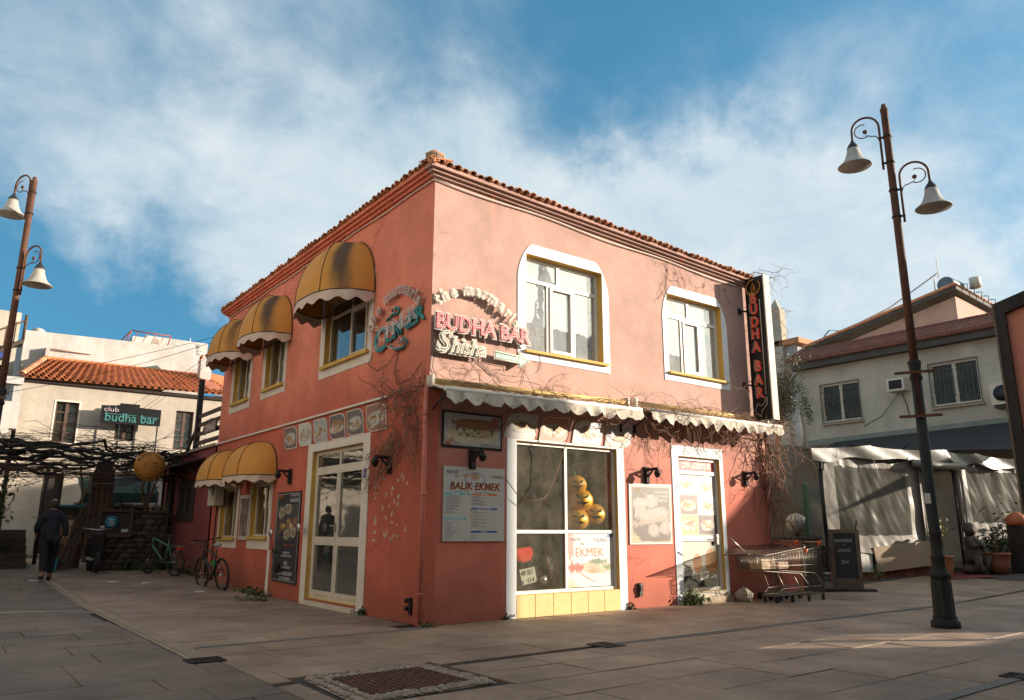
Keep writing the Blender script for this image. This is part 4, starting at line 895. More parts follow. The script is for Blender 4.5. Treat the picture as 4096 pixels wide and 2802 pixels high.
mb = MB(FR); text(mb, 'RevePlus_Marmaris', 1.06, 2.435, .0235, .045, res=1); mb.build('lettering', 'black_metal', t, fix=False)
MB(FR).lathe([(.014, .022), (.014, .024)], (.875, 0, 0), 10, axis='y') if 0 else None
# ---- white menu board
mat('sheet', (.52, .49, .45), .5, .06, 3); mat('ink_black', (.02, .02, .02), .5); mat('ink_orange', (.70, .18, .05), .5); mat('ink_cyan', (.06, .42, .50), .5); mat('ink_blue', (.05, .08, .32), .5); mat('ink_violet', (.10, .10, .36), .5); mat('ink_white', (.7, .68, .64), .5); mat('ink_grey', (.16, .15, .15), .5); mat('ink_red', (.6, .04, .03), .5)
t = thing('menu_board', 'white menu board with orange edged black heading beside the shop window', 'menu board', (.79, 0, 1.08))
MB(FR).prism([(.265, 1.09), (1.315, 1.085), (1.32, 2.12), (.26, 2.12)], .004, .022).build('panel', 'sheet', t)
D_ = .0235
def menu_txt(s, u, v, size, m_, name='lettering', d=D_, **k): mb = MB(FR); text(mb, s, u, v, d, size, res=2, **k); mb.build(name, m_, t, fix=False)
menu_txt('REVE', .40, 2.02, .062, 'ink_black', sx=1.35, offs=.001); menu_txt('+', .52, 2.045, .05, 'ink_black'); menu_txt('Plus', .475, 1.975, .04, 'ink_black')
menu_txt('FARKI', 1.19, 1.975, .065, 'ink_black', sx=1.2)
menu_txt('BALIK EKMEK', .803, 1.800, .145, 'ink_orange', offs=.005, shear=.12); menu_txt('BALIK EKMEK', .795, 1.806, .145, 'ink_black', d=D_+.002, shear=.12)
mb = MB(FR); wv = lambda a, b_, v: mb.tube([(a+(b_-a)*i/16, D_, v+.005*math.sin(i*1.2)) for i in range(17)], .0045, 4)
wv(.43, .70, 1.775); wv(.78, 1.15, 1.765); mb.build('underline', 'ink_cyan', t)
mb = MB(FR); mb.ring([(.79+.17*math.cos(a), 1.95+.10*math.sin(a)) for a in np.linspace(0, 6.28, 24, endpoint=False)], [(.79+.16*math.cos(a), 1.95+.092*math.sin(a)) for a in np.linspace(0, 6.28, 24, endpoint=False)], D_-.001, D_); mb.build('oval', 'ink_violet', t)
mb = MB(FR)
mb.prism([(.79+.075*math.cos(a), 1.99+.055*math.sin(a)) for a in np.linspace(0, 6.28, 16, endpoint=False)], D_, D_+.001).prism([(.64+.06*math.cos(a), 2.0+.022*math.sin(a)) for a in np.linspace(0, 6.28, 14, endpoint=False)], D_, D_+.0015); mb.build('drawing', 'print_tan', t) if mat('print_tan', (.42, .27, .19), .6, .3, 20) else None
for a, b_, v0, v1, m_, s_ in ((.28, .63, 1.725, 1.75, 'ink_cyan', 'BALIK EKMEK'), (.66, .72, 1.725, 1.75, 'ink_cyan', ''), (.73, 1.19, 1.725, 1.75, 'ink_orange', 'BURGERLER'), (.73, 1.19, 1.525, 1.55, 'ink_violet', 'REVE STYLE FOOD MENÜ'), (.28, .65, 1.385, 1.412, 'ink_cyan', 'ÇITIR GRUBU VE APERATİFLER'), (.73, 1.19, 1.205, 1.232, 'ink_blue', 'İÇECEKLER')):
    MB(FR).box(a, b_, D_-.002, D_-.0005, v0, v1).build('heading_bar', m_, t)
    if s_: menu_txt(s_, (a+b_)/2, v0+.006, .022, 'ink_white', d=D_+.001, offs=.0006)
rows = [(.28, 1.70-.043*i, s_) for i, s_ in enumerate(('COLESLAWLU BALIK EKMEK', 'MERCIMEK SOSLU BALIK EKMEK', 'TARATOR SOSLU BALIK EKMEK', 'ÇİĞ SALATALI BALIK EKMEK', 'KLASİK BALIK EKMEK', 'FISH AND CIPS'))]
rows += [(.73, 1.70-.045*i, s_) for i, s_ in enumerate(('REVE PRO BURGER', 'CHEESE BURGER', 'REVE GRILLED BURGER'))]+[(.75, 1.495-.048*i, 'REVE STYLE') for i in range(5)]
rows += [(.28, 1.358-.0265*i, s_) for i, s_ in enumerate(('CHIPS', 'CHEDDARLI CIPS', 'ÇITIR MIDYE', 'ÇITIR BARBEKÜ', 'ÇITIR MEZGIT', 'ÇITIR MAC AND CHEESE', 'ÇITIR MOZZARELLA STICK', 'ÇITIR ZEYTINLER', 'ÇITIR FALAFEL', 'ÇITIR KOKOREÇ'))]+[(.73, 1.18-.021*i, s_) for i, s_ in enumerate(('Su', 'Soda', 'Meyve suyu', 'Ayran', 'Kola'))]
mb = MB(FR)
for u, v, s_ in rows: text(mb, s_, u+.0058*len(s_), v, D_, .0155, res=1, offs=.0003); text(mb, '20', u+(.32 if u < .5 and v > 1.4 else (.24 if u < .5 else .38)), v, D_, .015, res=1)
mb.build('lettering', 'ink_black', t, fix=False)
mb = MB(FR)
for u, v, s_ in rows:
    if v > 1.4 or (u > .7 and v > 1.25): mb.box(u, u+.3, D_-.001, D_, v-.010, v-.0075).box(u, u+.24, D_-.001, D_, v-.018, v-.0155)
mb.build('fine_print', 'ink_grey', t, kind='stuff')
for i in range(5): MB(FR).box(.73, .745, D_-.001, D_, 1.488-.048*i, 1.512-.048*i).build('number_tab', 'ink_orange', t); menu_txt(str(i+1), .7375, 1.493-.048*i, .018, 'ink_white', d=D_+.001)
# ---- tall dark menu panel on the left front
t = thing('menu_signboard', 'tall charcoal menu panel with food photos left of the double door', 'menu board', (0, 4.98, .28)); D_ = .024
MB(FL).prism([(4.38, .275), (5.62, .30), (5.58, 1.93), (4.40, 1.93)], .004, .022).build('panel', 'ink_char', t) if mat('ink_char', (.04, .035, .035), .55, .2, 3) else None
def charfood(s, t_):
    f0 = food(31, (.045, .038, .038), 'heap'); c = f0(s, t_)
    for cx_, cy2, r_ in ((.22, .78, .14), (.52, .88, .14), (.52, .18, .13), (.80, .24, .13)):
        e = math.hypot(s-cx_, (t_-cy2)*1.0)/r_
        if e < 1: c = (.62, .52, .42) if e > .75 else (.40*(.8+.6*mnoise.noise(Vector((s*20, t_*20, 5)))), .25, .14)
    if abs(t_-.42-.45*(s-.5)) < .03: c = (.30, .14, .07)
    return c
picture(FL, [(4.46, 1.02), (5.52, 1.02), (5.50, 1.70), (4.47, 1.70)], .022, charfood, 'picture', 'print', t, 22, .001)
mb = MB(FL); text(mb, 'REVE', 5.42, 1.82, D_, .10, sx=1.15); text(mb, '+', 5.22, 1.86, D_, .07); mb.build('lettering', 'ink_orange', t, fix=False)
def flt(s_, u, v, size, m_='ink_white', **k): mb = MB(FL); text(mb, s_, u, v, D_, size, res=2, **k); mb.build('lettering', m_, t, fix=False)
flt('EN İYİ BALIK EKMEK', 4.68, 1.84, .055, sx=.75); flt('DENEDİNİZ Mİ?', 4.68, 1.74, .075, sx=.75, offs=.001); flt('deniz mahsulleri', 4.85, .94, .07, 'ink_orange', shear=.2)
for s_, v, sz in (('RESERVASYON', .80, .055), ('PAKET SERVISIMIZ VARDIR', .745, .05), ('AÇIK', .60, .10), ('TAKE AWAY SERVICE', .54, .055), ('CAFE & RESTAURANT', .42, .085), ('REVE PLUS MARMARIS', .345, .06)): flt(s_, 4.93, v, sz, sx=.85, offs=.0008)
mb = MB(FL); mb.tube([(4.44, D_, 1.89), (5.54, D_, 1.89)], .004, 4).tube([(4.44, D_, .32), (5.57, D_, .33)], .004, 4).tube([(4.44, D_, 1.89), (4.42, D_, .32)], .004, 4).tube([(5.54, D_, 1.89), (5.57, D_, .33)], .004, 4); mb.build('border_line', 'ink_white', t)
# torn poster between the lower windows
t = thing('torn_poster', 'torn brown poster hanging beside the far ground floor window', 'poster', (0, 7.45, 1.0))
def brown(s, t_): w = mnoise.noise(Vector((s*5, t_*4, 9))); return blend((.30, .16, .10), (.10, .06, .05), .5+.5*w) if w < .25 else (.5, .42, .34)
MB(FL).prism([(7.16, 1.02), (7.72, 1.02), (7.80, 1.95), (7.10, 1.95)], .02, .028).build('sheet', 'sheet', t)
picture(FL, [(7.24, 1.10), (7.66, 1.10), (7.74, 1.88), (7.16, 1.88)], .029, brown, 'picture', 'print', t, 14, .001)
# sun-bleached poster between shop window and door
t = thing('faded_poster', 'sun faded brown poster of sandwiches between shop window and right door', 'poster', (4.44, 0, 1.0))
MB(FR).prism([(3.91, 1.015), (4.95, 1.015), (4.975, 2.03), (3.925, 2.015)], .004, .018).build('panel', 'sheet', t)
def faded(s, t_):
    c = (.13, .085, .06); n_ = .5+.5*mnoise.noise(Vector((s*14, t_*14, 2)))
    for x, y, a, b_ in ((.22, .66, .17, .12), (.50, .72, .16, .12), (.38, .48, .30, .11), (.70, .52, .24, .10), (.55, .22, .15, .11), (.85, .26, .15, .11)):
        if ((s-x)/a)**2+((t_-y)/b_)**2 < 1: c = blend((.50, .45, .40), (.32, .22, .16), n_)
    if abs(t_-.30-.14*s) < .035: c = (.38, .28, .2)
    if s < .03 or s > .97 or t_ < .03 or t_ > .97: c = (.5, .45, .38)
    if (s < .2 and t_ < .16-.6*s+.05): c = (.55, .42, .22)
    return c
picture(FR, [(3.95, 1.04), (4.92, 1.04), (4.945, 2.0), (3.955, 1.99)], .018, faded, 'picture', 'print', t, 26, .001)
for s_, u, v, sz, m_ in (('REVE', 4.14, 1.89, .075, 'canvas_yellow_old'), ('Plus', 4.30, 1.83, .045, 'ink_white'), ('ALIŞILMIŞTAN', 4.70, 1.87, .055, 'ink_white'), ('ÇOK FARKLI', 4.72, 1.80, .055, 'ink_white'), ('LEZZETLER', 4.72, 1.73, .055, 'ink_white'), ('best price of the day', 4.62, 1.06, .05, 'canvas_yellow_old')):
    mb = MB(FR); text(mb, s_, u, v, .0205, sz, res=2); mb.build('lettering', m_, t, fix=False)
# door posters: red header, six food photographs, large lower photograph, all stuck on the door glass
t = thing('door_poster', 'food photographs stuck on the glass of the right-hand door', 'poster', (5.78, .05, 1.1)); q_ = -.0785
MB(FR).box(5.27, 6.29, q_-.001, q_+.001, 2.32, 2.485).build('header_strip', 'ink_redpale', t) if mat('ink_redpale', (.62, .10, .09), .5, .1, 4) else None
mb = MB(FR); text(mb, 'ÇITIR LEZZETLER', 5.78, 2.36, q_+.003, .13, sx=.80, offs=.002); mb.build('lettering', 'ink_white', t, fix=False)
pc = [(.42, .40, .36), (.40, .42, .34), (.16, .09, .07), (.62, .58, .54), (.30, .34, .14), (.12, .07, .06)]
MB(FR).box(5.27, 6.29, q_-.001, q_, 1.17, 2.23).build('backing_sheet', 'ink_white', t)
for k in range(6):
    i, j = k % 2, k//2; a = 5.28+.51*i; b_ = 2.22-.35*j
    picture(FR, [(a, b_-.34), (a+.495, b_-.34), (a+.495, b_), (a, b_)], q_, food(40+k, pc[k], 'plate', 1.05), 'food_photo', 'print', t, 12, .002)
picture(FR, [(5.27, .27), (6.29, .27), (6.29, 1.05), (5.27, 1.05)], q_, (lambda s, t_: (lambda f0: (.62*(.9+.3*mnoise.noise(Vector((s*9, t_*9, 1)))), .24, .07) if ((s-.80)/.17)**2+((t_-.55)/.30)**2 < 1 or ((s-.42)/.12)**2+((t_-.52)/.22)**2 < 1 else ((.05, .04, .03) if (mnoise.noise(Vector((s*3, t_*3, 4))) > .32 or abs(t_-.30+.5*s) < .025) else (.66, .60, .46)))(0)), 'food_photo', 'print', t, 24, .002)
# sheet in the lower right pane of the shop window
t = thing('window_poster', 'white bread poster with orange heading in the lower shop window pane', 'poster', (3.13, .06, .35)); q_ = -.072
def ekm(s, t_):
    c = (.78, .76, .74); n_ = mnoise.noise(Vector((s*5, t_*5, 8)))
    if s < .12 and t_ > .6-.2*s: c = (.75, .35, .30)
    if ((s-.62)/.36)**2+((t_-.36)/.12)**2 < 1: c = blend((.72, .62, .48), (.60, .40, .24), .5+n_)
    if ((s-.66)/.20)**2+((t_-.47)/.05)**2 < 1: c = (.22, .26, .14)
    if ((s-.85)/.09)**2+((t_-.36)/.04)**2 < 1: c = (.16, .30, .10)
    if ((s-.16)/.18)**2+((t_-.36)/.08)**2 < 1: c = (.65, .12, .08)
    e = math.hypot((s-.95)/1.0, (t_-.9)/.88)
    if .98 < e < 1.01 and s < .6: c = (.65, .25, .15)
    if s < .25 and t_ < .2-.8*s+.0: c = (.72, .60, .44)
    if s > .86 and t_ > .93: c = (.06, .12, .4)
    return c
picture(FR, [(2.62, .38), (3.60, .38), (3.60, 1.19), (2.62, 1.19)], q_, ekm, 'picture', 'print', t, 26, .002)
for s_, u, v, sz, m_, sx in (('REVE', 2.80, 1.08, .075, 'ink_grey', 1.3), ('+', 2.965, 1.11, .05, 'ink_grey', 1), ('Plus', 2.93, 1.02, .045, 'ink_grey', 1), ('FARKI', 3.32, 1.06, .09, 'ink_grey', 1.25), ('EKMEK', 3.08, .84, .19, 'ink_orange', 1.05)):
    mb = MB(FR); text(mb, s_, u, v, q_+.004, sz, sx=sx, res=2); mb.build('lettering', m_, t, fix=False)
# house number
t = thing('number_plate', 'small blue house number plate beside the left double door', 'number plate', (0, 1.87, 2.1)); MB(FL).box(1.82, 1.92, .013, .02, 2.04, 2.18).build('plate', 'ink_violet', t)
mb = MB(FL); text(mb, '53', 1.87, 2.08, .0215, .07); mb.build('lettering', 'ink_white', t, fix=False)
# ================================================================== wall lanterns
mat('lamp_glass', (.30, .24, .16), .2, .2)
def lantern(fr, u, v, side, label):
    base = fr(u, 0, v); t = thing('wall_lantern', label, 'wall lamp', base, 0, 'wooden bracket wall lamps')
    MB(fr).box(u-.055, u+.055, .001, .035, v-.15, v+.14).box(u-.035, u+.035, .035, .06, v-.13, v+.12).build('backplate', 'timber_dark', t)
    MB(fr).tube([(u, .05, v+.09), (u+side*.02, .26, v+.10)], .026, 6).tube([(u, .05, v-.03), (u+side*.01, .16, v+.07)], .018, 6).build('arm', 'timber_dark', t)
    MB(fr).lathe([(.0, .02), (.03, .015), (.055, -.03), (.062, -.06), (.05, -.065), (.045, -.10), (.02, -.12), (0, -.125)], (u+side*.02, .25, v+.07), 10).build('lantern_head', 'iron', t)
lantern(FR, .74, 2.24, 1, 'dark bracket lamp between sandwich picture and menu board')
lantern(FR, 4.36, 2.17, 1, 'sunlit bracket lamp above the faded poster')
lantern(FR, 7.12, 2.23, 1, 'bracket lamp right of the right-hand door')
lantern(FL, 5.0, 2.22, 1, 'bracket lamp above the tall charcoal menu panel')
lantern(FL, 1.06, 2.20, 1, 'bracket lamp tangled in vine right of the double door')
lantern(FL, .86, 3.05, -1, 'small bracket lamp high in the corner vine under the string course') if 0 else None
# sockets, pipe stubs
t = thing('power_socket', 'black socket box with broken lid low on the wall below the faded poster', 'socket', (4.10, 0, .3)); MB(FR).box(4.07, 4.14, 0, .05, .19, .40).build('box', 'black_metal', t); MB(FR).box(4.075, 4.135, .05, .07, .28, .36).build('lid', 'iron', t)
t = thing('power_socket', 'rusty cable clips low on the left wall beside the corner', 'socket', (0, .32, .25)); MB(FL).box(.28, .34, 0, .03, .12, .34).build('box', 'iron', t); MB(FL).lathe([(.03, .0), (.03, .06)], (.38, 0, .30), 8, axis='y').lathe([(.03, .0), (.03, .06)], (.38, 0, .20), 8, axis='y').build('clip', 'iron', t)
# mirror and brake lever hung on the pilaster
t = thing('scooter_mirror', 'round scooter mirror and brake lever hung on the white pilaster', 'mirror', (-.2, 5.2, .6))
MB(FL).lathe([(.0, .0), (.075, .0), (.08, .012), (.07, .03), (0, .035)], (5.22, .22, 1.17), 16, axis='y').build('mirror_head', 'steel', t)
MB(FL).tube([(5.22, .22, 1.10), (5.20, .20, .95), (5.22, .16, .82)], .008, 5).tube([(5.32, .16, .86), (5.10, .16, .85)], .014, 6).tube([(5.3, .16, .81), (5.22, .14, .72), (5.12, .12, .62)], .012, 5).tube([(5.22, .16, .82), (5.22, 0, .80)], .010, 5).build('stalk', 'black_metal', t)
MB(FL).box(5.06, 5.18, .06, .16, .46, .62).build('grip_box', 'rubber', t, bevel=.02)
t = thing('scooter_mirror', 'second round mirror on a long curved stalk over the charcoal menu panel', 'mirror', (-.2, 4.0, 1.3))
MB(FL).lathe([(.0, .0), (.075, .0), (.08, .012), (.07, .03), (0, .035)], (4.10, .14, 1.27), 16, axis='y').build('mirror_head', 'steel', t)
MB(FL).tube([(4.12, .14, 1.22), (4.25, .13, 1.10), (4.5, .1, .98), (4.75, .08, .95), (4.95, .04, 1.02), (5.05, .0, 1.08)], .008, 5).build('stalk', 'black_metal', t)
# meter box with conduit
t = thing('meter_box', 'cream electricity meter box beside the lower dome awnings', 'meter box', (-.1, 9.4, 1.75)); MB(FL).box(9.05, 9.62, 0, .2, 1.76, 2.30).build('case', 'pvc_beige', t, bevel=.01); MB(FL).box(9.2, 9.28, .2, .205, 2.0, 2.2).build('window', 'dark_gap', t); MB(FL).tube([(9.35, .05, 1.76), (9.38, .05, .9), (9.36, .05, .02)], .018, 6).build('conduit', 'iron', t)
# ================================================================== bare vines on the house
rnd = random.Random(77)
def bR(p): return (p.x, min(p.y, -.01), p.z)
def bL(p): return (min(p.x, -.01), p.y, p.z)
# corner knot
mb = MB(); shoots(mb, lambda r_: (-.08+r_.uniform(-.06, 0), r_.uniform(-.05, 1.3)**1.0, 3.20+r_.uniform(-.06, .06)), 34, 16, .9, .006, rnd, .10, lambda p: (min(p.x, -.012), p.y, p.z), .8, .25, None, 1)
shoots(mb, lambda r_: (-.10, r_.uniform(-.1, .45), r_.uniform(2.5, 3.2)), 24, 18, 1.0, .0065, rnd, .22, lambda p: (min(p.x, -.03), max(p.y, -.2), p.z), .7, .25, None, 1)
shoots(mb, lambda r_: (-.06, r_.uniform(.6, 1.0), r_.uniform(2.3, 2.7)), 14, 16, 1.0, .009, rnd, .02, lambda p: (min(p.x, -.02), p.y, p.z), .5, .3, lambda d, r_: (d[0]*.2, abs(d[1])+.2, d[2]-.15), 1)
tag(mb.build('climbing_vine', 'vine_bark', fix=False), 'bare knotted vine hanging at the corner under the string course', 'vine')
mb = MB(); shoots(mb, lambda r_: (r_.uniform(0, 3.9), -.35+r_.uniform(-.12, .1), 3.24), 58, 18, 1.0, .006, rnd, .02, bR, .7, .2, lambda d, r_: (d[0]*1.4+.2, d[1]*.35, d[2]*.6), 1)
shoots(mb, lambda r_: (r_.uniform(.2, 2.2), -.02, r_.uniform(3.3, 3.7)), 14, 16, .9, .004, rnd, -.03, lambda p: (p.x, -.015, p.z), .6, .3, None, 1)
tag(mb.build('climbing_vine', 'vine_bark', fix=False), 'thin bare tendrils on top of the left roll awning below the neon signs', 'vine')
mb = MB(); shoots(mb, lambda r_: (r_.uniform(3.4, 7.9), -.36+r_.uniform(-.14, .15), 3.26), 120, 18, 1.05, .0065, rnd, .03, bR, .75, .2, lambda d, r_: (d[0]*1.2, d[1]*.45, d[2]*.8), 1)
shoots(mb, lambda r_: (r_.uniform(4.4, 7.9), -.42, 3.18), 60, 16, .75, .005, rnd, .16, bR, .6, .2, None, 1)
tag(mb.build('climbing_vine', 'vine_bark', fix=False), 'dense bare vine over the right roll awning and its valance', 'vine')
mb = MB(); shoots(mb, lambda r_: (7.72+r_.uniform(-.15, .3), -.10+r_.uniform(-.15, .05), r_.uniform(1.4, 3.2)), 66, 18, 1.2, .009, rnd, .22, lambda p: (max(p.x, 7.35), min(p.y, -.02), max(p.z, .1)), .55, .2, None, 1)
for k in range(4): mb.tube([(7.75+.05*k+.03*math.sin(z*5+k), -.07-.02*k, z) for z in np.linspace(.0, 3.3, 18)], .018-.003*k, 6)
tag(mb.build('climbing_vine', 'vine_bark', fix=False), 'bare vine trunk and hanging shoots at the right end of the front', 'vine')
mb = MB(); shoots(mb, lambda r_: (7.95+r_.uniform(-.3, .2), -.1+r_.uniform(-.2, .1), r_.uniform(6.2, 6.6)), 13, 18, 1.1, .006, rnd, .16, lambda p: (max(p.x, 7.56), p.y, p.z), .6, .25, None, 1)
shoots(mb, lambda r_: (8.0, r_.uniform(-.3, .1), r_.uniform(3.4, 6.2)), 26, 18, 1.0, .006, rnd, .1, lambda p: (max(p.x, 7.56), p.y, p.z), .6, .25, None, 1)
tag(mb.build('climbing_vine', 'vine_bark', fix=False), 'bare tendrils springing from the eaves behind the blade sign', 'vine')
mb = MB(); shoots(mb, lambda r_: (r_.uniform(5.0, 7.0), -.01, r_.uniform(5.9, 6.2)), 12, 18, 1.1, .004, rnd, .06, lambda p: (p.x, -.012, p.z), .7, .25, None, 1)
shoots(mb, lambda r_: (r_.uniform(4.2, 5.2), -.015, r_.uniform(1.9, 2.6)), 12, 16, .9, .004, rnd, .0, lambda p: (p.x, -.015, p.z), .6, .25, None, 1)
tag(mb.build('climbing_vine', 'vine_bark', fix=False), 'wispy tendrils on the plaster above the second upper window', 'vine')
mb = MB(FR); mb.tube([(1.30, .05, 2.0), (1.5, .10, 1.75), (1.75, .14, 1.66), (2.0, .14, 1.72), (2.2, .12, 2.0), (2.35, .2, 2.5), (2.42, .35, 2.95)], .006, 4)
tag(mb.build('stray_wire', 'vine_bark'), 'single wire drooping across the shop window from the awning', 'cable')
# ================================================================== inside the shop window
mat('pumpkin', (.88, .42, .03), .45, .15, 4); mat('pumpkin_face', (.03, .02, .01), .7); mat('stem_green', (.03, .30, .08), .6)
FRi = FR
def pumpkin(u, v, r_, label, face=True, stem=False):
    t = thing('pumpkin', label, 'pumpkin lantern', (u, .28, v-r_*.8), 0, 'inflatable pumpkins stacked inside the shop window')
    MB().lathe([(r_*math.sin(a)*1.0, -r_*.82*math.cos(a)) for a in np.linspace(0.01, math.pi-.01, 14)], (u, .28, v), 32, mod=lambda a, h: 1-.07*abs(math.sin(a*5))).build('body', 'pumpkin', t)
    if stem: MB().tube([(u-.02, .28, v+r_*.75), (u-.04, .27, v+r_*1.15)], .022, 7).build('stem', 'stem_green', t)
    if face:      # carved features lie on the curved skin, turned towards the street corner
        c = Vector((u, .28, v)); fd = Vector((-.45, -.89, .05)).normalized(); rx_ = fd.cross(Vector((0, 0, 1))).normalized(); uz = rx_.cross(fd)
        def on(p, q, l=1.02): w = (fd*math.sqrt(max(.05, 1-p*p-q*q))+rx_*p+uz*q); return tuple(c+Vector((w.x*r_*l, w.y*r_*l, w.z*r_*.84*l)))
        for s_ in (-1, 1): MB().add([on(s_*.42, .42), on(s_*.14, .18), on(s_*.28, .10), on(s_*.40, .14)], [(0, 1, 2, 3)]).build('eye', 'pumpkin_face', t, fix=False)
        up_ = [(-.50, -.12), (-.3, -.24), (-.15, -.18), (0, -.28), (.15, -.18), (.3, -.24), (.50, -.12)]; lo = [(-.42, -.24), (-.28, -.36), (-.14, -.36), (0, -.46), (.14, -.36), (.28, -.36), (.42, -.24)]
        MB().add([on(*p) for p in up_]+[on(*p) for p in lo], [(k, k+1, 8+k, 7+k) for k in range(6)]).build('mouth', 'pumpkin_face', t, fix=False)
pumpkin(2.99, 1.97, .19, 'top pumpkin with a green stem in the shop window stack', True, True)
pumpkin(3.07, 1.72, .235, 'middle pumpkin with a wide grin in the shop window stack')
pumpkin(2.98, 1.41, .225, 'bottom left pumpkin in the shop window stack'); pumpkin(3.36, 1.50, .225, 'bottom right pumpkin leaning out of the shop window stack')
# parked motorcycle seen through the lower left pane, number plate outward
t = thing('motorcycle', 'dark motorcycle inside the shop with red tail light and white number plate', 'motorcycle', (1.95, .5, 0.02)); mat('tail_red', (.75, .04, .02), .2, .2, 8, emit=((.9, .05, .02), .12))
MB(FR).prism([(1.66, .96), (1.95, 1.0), (2.0, .92), (1.96, .80), (1.80, .76), (1.72, .82)], -.30, -.20).build('tail_light', 'tail_red', t, bevel=.015)
MB(FR).prism([(1.76, .66), (2.05, .70), (2.10, .48), (1.82, .43)], -.26, -.25).build('number_plate', 'ink_white', t)
mb = MB(FR); text(mb, '48 SU', 1.90, .585, -.247, .095, rot=.13, offs=.002); text(mb, '114', 1.98, .475, -.247, .095, rot=.13, offs=.002); mb.build('plate_lettering', 'ink_black', t, fix=False)
MB(FR).box(1.80, 1.84, -.249, -.247, .44, .50).build('plate_band', 'ink_blue', t)
MB(FR).box(1.86, 2.06, -.36, -.24, .30, .44).build('rear_fender', 'black_gloss', t, bevel=.02)
MB(FR).tube([(2.0, -.3, .72), (2.2, -.5, .9), (2.35, -.8, 1.0)], .05, 8).tube([(2.15, -.28, 1.1), (2.22, -.32, .9), (2.35, -.32, .78)], .02, 6).build('seat_and_grab_rail', 'black_gloss', t)
w = MB().lathe([(.30, -.05), (.33, -.03), (.33, .03), (.30, .05), (.22, .03), (.22, -.03), (.30, -.05)], (2.30, .62, .36), 22, axis='x').build('wheel', 'rubber', t)
MB(FR).lathe([(0, .0), (.06, .0), (.075, .02), (.075, .05), (0, .06)], (2.22, -.26, .50), 14, axis='y').build('exhaust_tip', 'steel', t); MB(FR).tube([(2.30, -.24, .85), (2.38, -.26, .6), (2.45, -.28, .35), (2.3, -.3, .3)], .03, 8).tube([(2.36, -.25, .72), (2.44, -.25, .55), (2.40, -.25, .38)], .05, 8).build('suspension', 'steel', t)
MB().box(1.6, 2.5, .35, 1.2, .02, .04).build('stand_mat', 'room', t); t.location.x += .05
tag(MB().box(1.2, 3.9, 1.6, 1.65, .0, 2.9).build('partition', 'room', H0))
t = thing('shop_table', 'plain table seen inside the shop behind the upper left pane', 'table', (2.2, 1.0, 0)); MB().box(2.15, 3.2, .9, 1.3, 1.32, 1.37).build('top', 'timber', t)
for x in (2.2, 3.15): MB().box(x-.02, x+.02, .95, .99, .02, 1.32).build('leg', 'timber', t)
# ================================================================== left: cream tavern with the orange roof
Y0 = 20.0
B0 = thing('cream_tavern', 'cream rendered tavern with orange pantile roof and brown framed windows', 'building', (-.5, Y0, gh(0, Y0)))
FB = lambda u, d, v: (u, Y0-d, v)
def wallc(fr, u0, u1, v0, v1, holes, th, name, m_, par):
    us = sorted({u0, u1, *[k for h in holes for k in h[:2]]}); vs_ = sorted({v0, v1, *[k for h in holes for k in h[2:]]}); mb = MB(fr)
    for i in range(len(us)-1):
        for j in range(len(vs_)-1):
            a, b_, c, d = us[i], us[i+1], vs_[j], vs_[j+1]
            if any(h[0] <= a+1e-6 and b_ <= h[1]+1e-6 and h[2] <= c+1e-6 and d <= h[3]+1e-6 for h in holes): continue
            mb.quad((a, 0, c), (b_, 0, c), (b_, 0, d), (a, 0, d))
    for a, b_, c, d in holes:
        for q in (((a, 0, c), (b_, 0, c), (b_, -th, c), (a, -th, c)), ((a, 0, d), (b_, 0, d), (b_, -th, d), (a, -th, d)), ((a, 0, c), (a, 0, d), (a, -th, d), (a, -th, c)), ((b_, 0, c), (b_, 0, d), (b_, -th, d), (b_, -th, c))): mb.quad(*q)
    return mb.build(name, m_, par, fix=False)
WB = [(-2.45, -1.77, 4.0, 5.37), (-.60, .02, 4.2, 5.43), (1.33, 1.94, 4.0, 5.41), (-2.52, -1.93, .45, 3.0)]
wallc(FB, -3.46, 3.4, .2, 6.05, WB, .25, 'front_wall', CREAM, B0)
MB().quad((-3.46, Y0, .2), (-3.46, Y0+3, .2), (-3.46, Y0+3, 7.2), (-3.46, Y0, 6.05)).build('side_wall', CREAM, B0, fix=False); MB().quad((3.4, Y0, .2), (3.4, Y0+3, .2), (3.4, Y0+3, 6.6), (3.4, Y0, 6.05)).build('side_wall', CREAM, B0, fix=False)
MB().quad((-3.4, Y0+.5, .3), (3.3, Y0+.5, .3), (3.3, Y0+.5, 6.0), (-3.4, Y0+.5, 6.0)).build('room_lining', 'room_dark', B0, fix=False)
mat('brown_frame', (.10, .055, .04), .6, .2, 5)
for k, h in enumerate(WB[:3]):
    a, b_, c, d = h; o = MB(FB).ring([(b_, d), (a, d), (a, c), (b_, c)], [(b_-.05, d-.05), (a+.05, d-.05), (a+.05, c+.05), (b_-.05, c+.05)], -.16, -.10).build('window', 'brown_frame', B0)
    MB(FB).box((a+b_)/2-.045, (a+b_)/2+.045, -.155, -.09, c+.05, d-.05).build('mullion', 'brown_frame', o)
    for i in (1, 2, 3): v = c+(d-c)*i/4; MB(FB).box(a+.05, (a+b_)/2-.045, -.15, -.11, v-.018, v+.018).box((a+b_)/2+.045, b_-.05, -.15, -.11, v-.018, v+.018).build('glazing_bar', 'brown_frame', o)
    MB(FB).box(a+.05, b_-.05, -.14, -.135, c+.05, d-.05).build('pane', 'pane_dark', o)
    MB(FB).surf(lambda s, t: ((a+b_)/2+.02+((b_-a)/2-.06)*s if k == 0 else a+.06+(b_-a-.12)*s, -.22+.015*math.sin(s*30), c+.05+(d-c-.1)*t), 30, 1).build('curtain', 'curtain', o)
MB(FB).ring([(-1.72, 5.42), (-2.50, 5.42), (-2.50, 3.95), (-1.72, 3.95)], [(-1.77, 5.37), (-2.45, 5.37), (-2.45, 4.0), (-1.77, 4.0)], .001, .012).build('surround', 'white_paint', B0)
